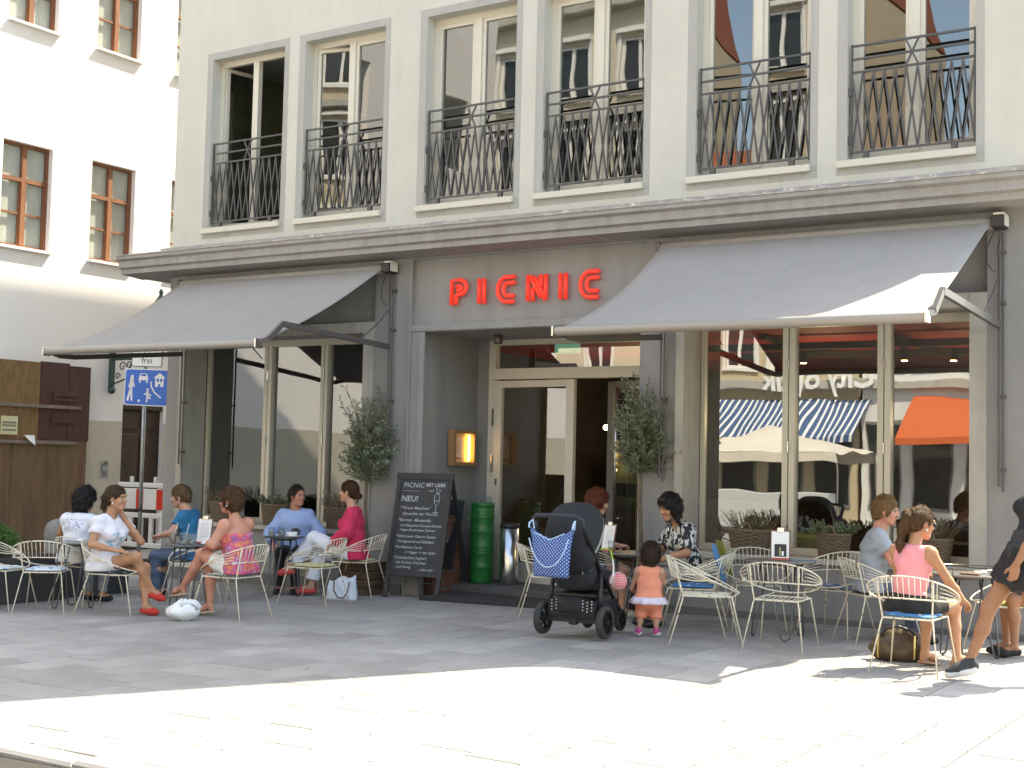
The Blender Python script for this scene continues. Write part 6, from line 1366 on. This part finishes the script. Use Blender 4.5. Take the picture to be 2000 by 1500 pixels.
def person(sp):
    J = skeleton(sp); s, ar, lr = limb_prims(J, sp); pts = np.array([v for k, v in J.items() if isinstance(v, np.ndarray) and v.shape == (3,) and k not in ('up', 'lat', 'fw') and k[:2] not in ('hd', 'hn')])
    lo, hi = pts.min(0)-.20, pts.max(0)+.20; hs_ = .0085
    B = Field(lo, hi, hs_); torso(B, J, sp, -.004); male = sp.get('male', False); nr = .058 if male else .050
    B.seg(J['N']-J['up']*.05, J['H']-J['hax'][2]*.06-J['hax'][0]*.02, nr*1.15*s, nr*s, .03)
    for n, q in (('L', 1), ('R', -1)):
        B.ell(J['sh'+n]-V(0, 0, .01), V(1, 1, 1)*.054*ar, None, .04); B.seg(J['sh'+n], J['el'+n], .047*ar, .037*ar, .03); B.seg(J['el'+n], J['el'+n]*.6+J['wr'+n]*.4, .037*ar, .036*ar, .02); B.seg(J['el'+n]*.6+J['wr'+n]*.4, J['wr'+n], .036*ar, .024*ar, .02)
        h, k, a, t = J['hip'+n], J['kn'+n], J['an'+n], J['to'+n]; B.seg(h, k, .084*lr, .054*lr, .04); back = unit(np.cross(unit(a-k), np.cross(unit(k-h)+V(1e-3, 0, 0), unit(a-k)))); cf = -back*.012
        B.seg(k, k*.62+a*.38+(cf if sp.get('calf', 1) else 0), .051*lr, .050*lr, .03); B.seg(k*.62+a*.38+cf, a, .049*lr, .030*lr, .03); fd = unit(t-a); heel = a-V(fd[0], fd[1], 0)*.03*s-V(0, 0, .045*s)+V(0, 0, .01)
        B.seg(a, a*.35+t*.65+V(0, 0, .008), .031*s, .028*s, .02, 0); B.seg(a*.35+t*.65, t, .030*s, .020*s, .02, 0, np.cross(fd, (0, 0, 1)), 1.35); B.seg(heel, a, .027*s, .03*s, .02)
    sit = sp.get('pel', (0, 0, .52))[2] > .5 and sp.get('pel', (0, 0, .52))[2] < .6
    if sit: B.seat(.468, .30)
    parts = [B.net()]
    for n, q in (('L', 1), ('R', -1)):
        if sp.get('hand'+n, True):
            w_ = J['wr'+n]; Hf = Field(w_-.17*s-.02, w_+.17*s+.02, .0040); Hf.seg(J['el'+n]*.25+w_*.75, w_, .027*ar, .024*ar, .02); hand(Hf, w_, J['hd'+n], J['hn'+n], J['hc'+n], s*.93, q); parts.append(Hf.net())
    if sp.get('headon', True): parts.append(head(J, sp))
    hm = hair_mat(*sp['hairc']); lip = mat('lips_'+sp['skin'], tuple(c*m for c, m in zip((.5, .2, .16), (1, .85, .85))), .4)
    o = np_mesh('person', parts, [M_skin[sp['skin']], M_eye, M_iris, lip, hm]); o.location = (sp['at'][0], sp['at'][1], gz(sp['at'][0])+sp.get('dz', 0)); o.rotation_euler = (0, 0, math.radians(sp['deg'])); tag(o, sp['label'], sp.get('cat', 'person'))
    seed = int(abs(sp['at'][0]*37)) % 99
    if sp.get('headon', True):
        hn = hair(J, sp, seed); np_mesh('hair', [hn], [hm], o, extra=strands(hn, J, sp, seed))
    for ci, c in enumerate(sp['wear']):
        ty = c['t']; inf = c.get('inf', .019 if ty == 'top' else .009)
        if ty in ('shoes', 'sandal'):
            for n in 'LR':
                a = J['an'+n]; shoe(sp, J, c, n, Field(a-.24*s, a+.24*s, .0065), s, o)
            continue
        F = Field(lo, hi, .0080)
        if ty == 'top':
            torso(F, J, sp, inf); sl = c.get('sleeve', .5)
            for n in 'LR':
                if sl <= 0: continue
                F.ell(J['sh'+n]-V(0, 0, .008), V(1, 1, 1)*(.054*ar+inf), None, .04); e1 = J['sh'+n]+(J['el'+n]-J['sh'+n])*min(sl, 1); lo_ = c.get('loose', .008); F.seg(J['sh'+n], e1, .047*ar+inf, .042*ar+inf+lo_, .03, 0, cutb=sl < 1)
                if sl > 1: e2 = J['el'+n]+(J['wr'+n]-J['el'+n])*(sl-1); F.seg(J['el'+n], e2, .040*ar+inf+lo_, .032*ar+inf+lo_*.5, .03, 0, cutb=True)
            F.half(J['P']+J['up']*c.get('hem', -.06), -J['up']) if c.get('hem') is not None else None
            nk = c.get('neck', (.0, .075, .07)); F.ell(J['N']+J['fw']*(.03+nk[0])+J['up']*nk[2]*.9, V(.075, nk[1], nk[2]+.02), np.array([J['fw'], J['lat'], J['up']]), .01, 0, True)
            if c.get('vneck'): F.seg(J['N']+J['fw']*.10+J['up']*.02, J['N']+J['fw']*.13-J['up']*c['vneck'], .055, .012, .02, 0, sub=True)
            if sl <= 0:
                if c.get('strapless'): F.half(J['N']-J['up']*c['strapless'], J['up'])
                else:
                    for n, q in (('L', 1), ('R', -1)): F.ell(J['sh'+n]+J['lat']*q*.035-J['up']*.02, V(.075, .055, .085), np.array([J['fw'], J['lat'], J['up']]), .012, 0, True)
            F.wrinkle(c.get('wr', .0065), 44, seed+ci)
        elif ty in ('pants', 'skirt'):
            b = sp.get('bulk', 1.)*s; F.seg(J['P']-J['up']*.03, J['W']-J['up']*.05, .106*b+inf, .094*b+inf, .05, 0, J['lat'], 1.42)
            for n in 'LR': F.ell(J['hip'+n]+V(-.03, 0, -.005), V(1, 1, 1)*(.098*b+inf), None, .05)
            F.half(J['P']+J['up']*c.get('waist', .05), J['up']); ln_ = c.get('len', 2)
            for n in 'LR':
                h, k, a = J['hip'+n], J['kn'+n], J['an'+n]; f1 = min(ln_, 1); e1 = h+(k-h)*f1; lo_ = c.get('loose', .006); F.seg(h, e1, .084*lr+inf, (.084-.03*f1)*lr+inf+lo_, .04 if ty == 'pants' else .12, 0, cutb=ln_ < 1)
                if ln_ > 1: e2 = k+(a-k)*(ln_-1); F.seg(k, e2, .055*lr+inf+lo_*.5, .036*lr+inf+lo_*1.6, .03, 0, cutb=True)
            if ty == 'skirt': m1 = (J['hipL']+J['hipR'])/2; m2 = m1+((J['knL']+J['knR'])/2-m1)*min(ln_, 1); F.seg(m1, m2, .085*lr+inf, .075*lr+inf+c.get('flare', 0), .06, 0, J['lat'], 1.5+c.get('fl2', 0), cutb=True)
            F.wrinkle(c.get('wr', .006), 40, seed+ci+5)
        if sit: F.seat(.462, .30)
        np_mesh(c['name'], [F.net()], [c['m']], o)
    for nm, m, segs, cell in sp.get('items', []):
        pp = np.array([q for g_ in segs for q in g_[:2]]); T = lambda q: J['H']+J['hax'].T@np.asarray(q)*sp.get('hs', 1.)
        if sp.get('items_head', True): segs = [(T(g_[0]), T(g_[1]), g_[2], g_[3]) for g_ in segs]
        pp = np.array([q for g_ in segs for q in g_[:2]]); F = Field(pp.min(0)-.05, pp.max(0)+.05, cell)
        for g_ in segs: F.seg(g_[0], g_[1], g_[2], g_[3], .004)
        np_mesh(nm, [F.net()], [m], o)
    return o
def multi(nm):
    m = mat(nm, (.6, .08, .1), .85, col2=(.3, .1, .3), vscale=7, detail=2); r_ = [x for x in m.node_tree.nodes if x.type == 'VALTORGB'][0].color_ramp
    for p, c in ((.40, (.62, .10, .14)), (.47, (.70, .30, .10)), (.52, (.62, .08, .22)), (.57, (.62, .12, .2)), (.61, (.28, .14, .40)), (.66, (.70, .30, .12))):
        e = r_.elements.new(p); e.color = (*c, 1)
    return m
def printed(nm, c, pc, xr, zr, sc_, thr):
    """cloth with a printed motif on one side of the chest (object coordinates)"""
    m = mat(nm, c, .85, bump=.12, bscale=250, var=.04, vscale=6); n = m.node_tree.nodes; L = m.node_tree.links; b = n['Principled BSDF']; src = b.inputs['Base Color'].links[0].from_socket
    tc = n.new('ShaderNodeTexCoord'); sx = n.new('ShaderNodeSeparateXYZ'); L.new(tc.outputs['Object'], sx.inputs[0]); nz = n.new('ShaderNodeTexNoise'); nz.inputs['Scale'].default_value = sc_; nz.inputs['Detail'].default_value = 2; L.new(tc.outputs['Object'], nz.inputs[0])
    def cmp_(s, op, v): q = n.new('ShaderNodeMath'); q.operation = op; q.inputs[1].default_value = v; L.new(s, q.inputs[0]); return q.outputs[0]
    def mul(a, b_): q = n.new('ShaderNodeMath'); q.operation = 'MULTIPLY'; L.new(a, q.inputs[0]); L.new(b_, q.inputs[1]); return q.outputs[0]
    f_ = mul(mul(cmp_(sx.outputs[0], 'GREATER_THAN', xr[0]), cmp_(sx.outputs[0], 'LESS_THAN', xr[1])), mul(cmp_(sx.outputs[2], 'GREATER_THAN', zr[0]), cmp_(sx.outputs[2], 'LESS_THAN', zr[1])))
    ab = n.new('ShaderNodeMath'); ab.operation = 'ABSOLUTE'; L.new(sx.outputs[1], ab.inputs[0]); f_ = mul(mul(f_, cmp_(ab.outputs[0], 'LESS_THAN', .13)), cmp_(nz.outputs[0], 'GREATER_THAN', thr))
    mx = n.new('ShaderNodeMixRGB'); mx.inputs[2].default_value = (*pc, 1); L.new(f_, mx.inputs[0]); L.new(src, mx.inputs[1]); L.new(mx.outputs[0], b.inputs['Base Color']); return m
def cloth(nm, c, **k): return mat('cloth_'+nm, c, .85, bump=.12, bscale=250, var=k.pop('var', .04), vscale=k.pop('vscale', 6), **k)
SUNG = lambda up_: [((.085, -.06, up_), (.098, -.012, up_), .016, .017), ((.085, .06, up_), (.098, .012, up_), .016, .017), ((.085, .062, up_+.006), (-.01, .085, up_+.01), .004, .004), ((.085, -.062, up_+.006), (-.01, -.085, up_+.01), .004, .004)]
EAR = [((.0, .086, -.045), (.002, .086, -.055), .006, .007), ((.0, -.086, -.045), (.002, -.086, -.055), .006, .007)]
short = dict(short=1, ears=1, wr=.003)
# facing angles: 33 = image right, 123 = away, 213 = image left, 303 = towards the camera
person(dict(at=(-12.32, -3.30), deg=102, label='woman with dark curly hair in a white printed shirt, back turned', skin='tan', hairc=('black', (.012, .010, .010)), lean=8, head=(-15, 8, 0), s=.97, armL=((.12, .30, .78), (.32, .2, .75)), armR=((.10, -.28, .76), (.30, -.22, .75)),
    hair=dict(vol=.032, wr=.010, wf=80, add=[((-.06, .05, -.06), (-.05, .05, -.12), .055, .05), ((-.06, -.05, -.06), (-.05, -.05, -.12), .055, .05), ((-.07, 0, -.06), (-.07, 0, -.12), .06, .05)]),
    wear=[dict(t='top', name='shirt', m=printed('cloth_white_back_print', (.70, .72, .80), (.22, .20, .38), (-.30, -.02), (.84, .96), 48, .56), sleeve=.12, hem=-.06), dict(t='pants', name='trousers', m=cloth('greytr', (.22, .23, .26)), len=1.9), dict(t='shoes', name='shoes', m=cloth('blacksh', (.02, .02, .02)))]))
person(dict(at=(-11.22, -3.80), deg=15, label='smiling woman with tied-back hair in a white v-neck shirt, legs crossed', skin='tan', hairc=('brown', (.075, .042, .022)), lean=6, twist=-6, head=(6, 0, 0), s=1.02, armR=((.02, -.25, .74), (.26, -.19, .69), (1, .25, -.05), (0, .3, -1), .3), armL=((.28, .24, .76), (.16, .12, .99), (-.35, -.35, .9), (-1, -.3, 0), .5),
    legR=((.40, -.02, .62), (.50, .14, .27), (.62, .16, .18)), legL=((.42, .12, .50), (.46, .10, .10), (.58, .10, .045)),
    hair=dict(vol=.006, tied=1, ears=1, fr=-.01, add2=[((-.10, 0, .03), (-.13, .0, .0), .03, .03), ((-.13, 0, .0), (-.14, -.01, -.08), .028, .022), ((-.14, -.01, -.08), (-.12, -.02, -.15), .022, .010)]),
    items=[('earring', M_paper, EAR, .003)],
    wear=[dict(t='top', name='shirt', m=printed('cloth_white_front_print', (.74, .72, .80), (.20, .50, .62), (.06, .30), (.72, .86), 16, .56), sleeve=.52, hem=-.10, vneck=.06), dict(t='pants', name='shorts', m=cloth('whiteshort', (.72, .72, .74)), len=.42), dict(t='shoes', name='shoes', m=cloth('redshoe', (.55, .04, .03)))]))
person(dict(at=(-11.78, -1.98), deg=205, label='young man with short fair hair in a teal shirt, seen from the side', male=True, skin='fair', hairc=('sandy', (.17, .10, .05)), lean=12, head=(4, 10, 0), s=1.03, armL=((.2, .26, .78), (.40, .12, .74)), armR=((.18, -.27, .78), (.40, -.15, .74)),
    hair=dict(vol=.010, **short), wear=[dict(t='top', name='shirt', m=cloth('teal', (.012, .15, .30)), sleeve=.55, hem=-.08), dict(t='pants', name='trousers', m=cloth('jeans', (.08, .11, .17)), len=1.95), dict(t='shoes', name='shoes', m=cloth('blacksh', (.02, .02, .02)))]))
person(dict(at=(-9.82, -3.24), deg=192, label='woman with sunglasses and a colourful strapless top, arms folded, legs crossed', skin='rosy', hairc=('auburnbrown', (.10, .045, .022)), lean=7, twist=-12, head=(8, 2, 0), s=1.0, bulk=1.10, ar=1.22, lr=1.10, armL=((.16, .26, .76), (.33, .08, .76), (.6, -.7, .0), (-1, 0, -.3), .3), armR=((.17, -.20, .74), (.36, -.02, .70), (.6, .7, -.2), (-1, 0, -.3), .4),
    legL=((.44, .02, .64), (.72, -.06, .27), (.86, -.09, .21)), legR=((.42, -.10, .50), (.40, -.10, .10), (.53, -.12, .045)),
    hair=dict(vol=.022, wr=.006, short=.0, ears=1), items=[('sunglasses', M_black, SUNG(.0), .004), ('earring', M_paper, EAR, .003)],
    wear=[dict(t='top', name='strapless_top', m=multi('cloth_multicolour'), sleeve=0, hem=-.09, strapless=.15), dict(t='pants', name='shorts', m=cloth('whiteshort', (.72, .72, .74)), len=.62), dict(t='sandal', name='sandals', m=mat('sandal_beige', (.50, .40, .28), .5))]))
person(dict(at=(-11.55, -.48), deg=300, label='man with receding dark hair in a light blue dress shirt', male=True, skin='rosy', hairc=('darkbrown', (.03, .02, .014)), lean=2, head=(52, 0, 0), s=1.0, bulk=1.12, armL=((.04, .33, .74), (.20, .26, .58)), armR=((.05, -.32, .72), (.24, -.22, .60)),
    hair=dict(vol=.006, fr=.03, **short), wear=[dict(t='top', name='shirt', m=cloth('lightblue', (.32, .44, .74)), sleeve=1.75, hem=-.06, loose=.014, wr=.005, extra=[]), dict(t='pants', name='trousers', m=cloth('blacktr', (.014, .014, .016)), len=1.97), dict(t='shoes', name='shoes', m=mat('black_leather', (.012, .012, .012), .3))]))
person(dict(at=(-10.42, -.66), deg=205, label='woman with a hair bun in a raspberry pink blouse and white trousers', skin='fair', hairc=('chestnut', (.075, .032, .016)), lean=4, twist=8, head=(-4, -2, 0), s=1.10, armL=((.04, .26, .80), (.22, .18, .66)), armR=((.04, -.24, .77), (.24, -.14, .62)),
    legL=((.50, .05, .70), (.80, .02, .33), (.92, .04, .26)), legR=((.47, -.10, .52), (.56, -.08, .10), (.71, -.08, .035)),
    hair=dict(vol=.006, tied=1, ears=1, fr=-.005, add2=[((-.12, 0, -.035), (-.145, 0, -.045), .032, .030)]), items=[('earring', mat('gold', (.6, .4, .15), .3, metal=.8), EAR, .003)],
    wear=[dict(t='top', name='blouse', m=cloth('raspberry', (.62, .03, .10)), sleeve=1.9, hem=-.12, loose=.022, inf=.02, wr=.006, vneck=.05), dict(t='pants', name='trousers', m=cloth('whitetr', (.72, .74, .82)), len=1.80, loose=.022, wr=.005), dict(t='shoes', name='shoes', m=mat('coral_suede', (.60, .07, .07), .8))]))
person(dict(at=(-7.05, -1.00), deg=48, label='woman with auburn hair behind the pram, bare shoulders', skin='fair', hairc=('auburn', (.14, .032, .014)), lean=8, head=(-14, 12, 0), s=1.04, armR=((.16, -.24, .80), (.38, -.12, .76), (1, .2, 0), (0, 0, -1), .5), armL=((.16, .24, .78), (.36, .12, .76)),
    hair=dict(vol=.022, wr=.004, add=[((-.05, .05, -.05), (-.04, .055, -.15), .05, .035), ((-.05, -.05, -.05), (-.04, -.055, -.15), .05, .035), ((-.07, 0, -.05), (-.07, 0, -.15), .05, .04)]),
    wear=[dict(t='top', name='top', m=cloth('bluedark', (.05, .06, .10)), sleeve=0, hem=-.06), dict(t='pants', name='shorts', m=cloth('denimsh', (.10, .14, .2)), len=.5), dict(t='shoes', name='shoes', m=cloth('mintshoe', (.42, .55, .42)))]))
def zebra(nm):
    m = mat('cloth_'+nm, (.55, .54, .52), .85, col2=(.02, .02, .025), vscale=16, detail=1.5, stretch=(1.5, 1.5, .8)); r_ = [x for x in m.node_tree.nodes if x.type == 'VALTORGB'][0]; r_.color_ramp.elements[0].position = .47; r_.color_ramp.elements[1].position = .50; return m
person(dict(at=(-5.80, -.95), deg=235, label='woman with sunglasses on dark hair in a black and white patterned blouse, leaning forward', skin='tan', hairc=('blackbrown', (.016, .011, .010)), lean=17, head=(4, 18, 0), s=1.03, armL=((.20, .25, .74), (.42, .10, .66), (.9, -.2, -.2), (0, 0, -1), .6), armR=((.22, -.22, .74), (.45, -.08, .66), (.9, .2, -.1), (0, 0, -1), .6),
    hair=dict(vol=.020, wr=.005, add=[((-.03, .065, -.03), (.0, .075, -.13), .042, .028), ((-.03, -.065, -.03), (.0, -.075, -.13), .042, .028), ((-.07, 0, -.05), (-.06, 0, -.13), .055, .04)]), items=[('sunglasses', M_black, [((.07, -.05, .10), (.085, -.012, .105), .014, .015), ((.07, .05, .10), (.085, .012, .105), .014, .015), ((.07, .06, .10), (-.03, .095, .05), .004, .004), ((.07, -.06, .10), (-.03, -.095, .05), .004, .004)], .004), ('necklace_pendant', M_paper, [((.075, 0, -.20), (.078, 0, -.215), .008, .010)], .003)],
    wear=[dict(t='top', name='blouse', m=zebra('zebra'), sleeve=.85, hem=-.08, loose=.018, inf=.016, vneck=.12, wr=.005), dict(t='skirt', name='skirt', m=cloth('greyskirt', (.30, .29, .28)), len=.8), dict(t='shoes', name='shoes', m=mat('black_leather', (.012, .012, .012), .3))]))
person(dict(at=(-3.92, -1.06), deg=38, beard=1, label='man with chin beard and blond side-parted hair in a grey printed t-shirt', male=True, skin='rosy', hairc=('blond', (.24, .135, .055)), lean=6, twist=-14, head=(-30, 5, 0), s=1.01, bulk=1.02, armR=((.10, -.27, .74), (.34, -.14, .70), (1, .3, 0), (0, 0, -1), .5), armL=((.18, .26, .76), (.42, .16, .75)),
    hair=dict(vol=.013, add=[((.03, .02, .115), (-.04, -.01, .12), .022, .03)], **short), wear=[dict(t='top', name='t_shirt', m=printed('cloth_grey_print', (.31, .35, .40), (.06, .06, .09), (.03, .30), (.70, .96), 14, .47), sleeve=.58, hem=-.08, loose=.012), dict(t='pants', name='jeans', m=cloth('jeans', (.08, .11, .17)), len=1.95), dict(t='shoes', name='shoes', m=cloth('blacksh', (.02, .02, .02)))]))
person(dict(at=(-3.12, -2.60), deg=72, label='woman with a ponytail in a pink sleeveless top on the sunlit chair', skin='tan', hairc=('lightbrown', (.13, .066, .03)), lean=6, head=(-22, 8, 0), s=.95, lr=1.06, armR=((.16, -.25, .72), (.33, -.27, .56), (.8, 0, -.5), (0, 0, -1), .4), armL=((.16, .22, .72), (.38, .16, .74)),
    legR=((.42, -.13, .50), (.42, -.16, .095), (.55, -.21, .045)), legL=((.42, .10, .50), (.33, .08, .095), (.46, .06, .045)),
    hair=dict(vol=.006, tied=1, ears=1, fr=-.008, add2=[((-.10, 0, .055), (-.135, .0, .045), .030, .034), ((-.135, 0, .045), (-.155, .01, -.06), .036, .034), ((-.155, .01, -.06), (-.15, .03, -.19), .036, .028), ((-.15, .03, -.19), (-.12, .04, -.31), .028, .008)]), items=[('sunglasses', M_black, SUNG(.0), .004), ('earring', M_paper, EAR, .003)],
    wear=[dict(t='top', name='tank_top', m=cloth('pinktop', (.80, .30, .33)), sleeve=0, hem=-.02, inf=.008), dict(t='skirt', name='skirt', m=cloth('blackskirt', (.014, .014, .016)), len=.62), dict(t='sandal', name='flip_flops', m=mat('flipflop', (.35, .18, .09), .6), flip=True)]))
_m = [o for o in bpy.data.objects if 'receding dark hair' in str(o.get('label', ''))][0]
t = MB()
for q_ in (-1, 1): t._add([(.0-.06, q_*.055, 1.035), (.055, q_*.06, 1.02), (.085, q_*.012, .985), (.09, q_*.055, .945), (.03, q_*.09, .985), (-.06, q_*.075, 1.0)], [(0, 1, 4, 5), (1, 2, 3, 4)])
o = t.build('collar', MATS['cloth_lightblue'], _m); md = o.modifiers.new('s', 'SOLIDIFY'); md.thickness = .006
# small girl, standing with her back to the camera
person(dict(at=(-5.68, -2.12), deg=110, label='small girl in an orange sleeveless shirt and shorts, standing with her back turned', cat='child', child=True, skin='fair', hairc=('girlbrown', (.05, .026, .015)), pel=(0, 0, .36), s=.56, hs=.90, lean=6, head=(-12, 10, 0), sw=.185, bulk=1.20, ar=1.05, lr=1.0, calf=0, armL=((.06, .17, .44), (.14, .14, .38), (1, 0, -.2), (0, 0, -1), .4), armR=((.08, -.13, .50), (.22, -.10, .56), (1, 0, .1), (0, 0, -1), .4),
    legL=((.01, .075, .215), (-.01, .09, .06), (.08, .10, .028)), legR=((.015, -.065, .215), (.0, -.075, .06), (.09, -.085, .028)),
    hair=dict(vol=.013, wr=.005, fr=-.01, add=[((-.06, .03, -.06), (-.06, .03, -.10), .05, .035), ((-.06, -.03, -.06), (-.06, -.03, -.10), .05, .035)]),
    wear=[dict(t='top', name='sleeveless_shirt', m=cloth('coral', (.85, .31, .20)), sleeve=0, hem=-.03, inf=.012, wr=.002), dict(t='pants', name='shorts', m=cloth('coral2', (.84, .29, .18)), len=1.22, loose=.014, inf=.010, wr=.002), dict(t='shoes', name='shoes', m=cloth('magenta', (.50, .06, .22)), high=.012, sole=1)]))
fr_ = MB(); n = 48; vs = []
for j, (k0, z) in enumerate(((1.08, .372), (1.38, .312))):
    for i in range(n): a = 2*math.pi*i/n; w_ = 1+(.07*math.sin(a*9) if j else 0); vs.append((.105*k0*w_*math.cos(a), .13*k0*w_*math.sin(a), z))
fr_._add(vs, [(i, (i+1) % n, n+(i+1) % n, n+i) for i in range(n)])
girl = [o for o in bpy.data.objects if o.get('category') == 'child'][0]; o = fr_.build('frill', cloth('frill', (.74, .68, .78)), girl, smooth=True); md = o.modifiers.new('s', 'SOLIDIFY'); md.thickness = .005
# woman walking out of the frame on the right (body carries on beyond the edge)
person(dict(at=(-2.23, -2.62), deg=208, label='walking woman in a black top and skirt cut off by the right edge', skin='deep', hairc=('black', (.012, .010, .010)), pel=(0, 0, .96), lean=-16, s=1.06, head=(0, 0, 0), armL=((.02, .25, 1.12), (.14, .22, .90), (.2, 0, -1), (0, -1, 0), .4), armR=((-.06, -.25, 1.12), (.0, -.24, .88), (.1, 0, -1), (0, 1, 0), .4),
    legR=((.26, -.07, .55), (.41, -.05, .14), (.55, -.04, .06)), legL=((-.02, .09, .50), (-.30, .09, .16), (-.20, .09, .05)),
    hair=dict(vol=.010, add2=[((-.10, 0, .03), (-.15, 0, -.12), .03, .02)]),
    wear=[dict(t='top', name='top', m=cloth('blacktop', (.016, .017, .022)), sleeve=0, hem=.02), dict(t='skirt', name='skirt', m=cloth('blackskirt', (.014, .014, .016)), len=.52, flare=.05, inf=.02, loose=.04), dict(t='top', name='tied_jacket', m=cloth('charcoal', (.04, .04, .042)), sleeve=0, hem=-.10, inf=.035, wr=.009, strapless=.36), dict(t='shoes', name='trainers', m=mat('trainer_black', (.03, .032, .036), .7), high=.02, sole=1)]))
person(dict(at=(-2.34, -.92), deg=212, label='seated woman with bare arms half hidden behind the walking woman', skin='deep', hairc=('darkbrown', (.03, .02, .014)), lean=8, s=.96, head=(0, 4, 0), hair=dict(vol=.012, add2=[]), wear=[dict(t='top', name='top', m=cloth('blacktop', (.016, .017, .022)), sleeve=0, hem=-.06), dict(t='skirt', name='skirt', m=cloth('blackskirt', (.014, .014, .016)), len=.7), dict(t='shoes', name='shoes', m=cloth('blacksh', (.02, .02, .02)))]))
# soles of the walking woman's trainers
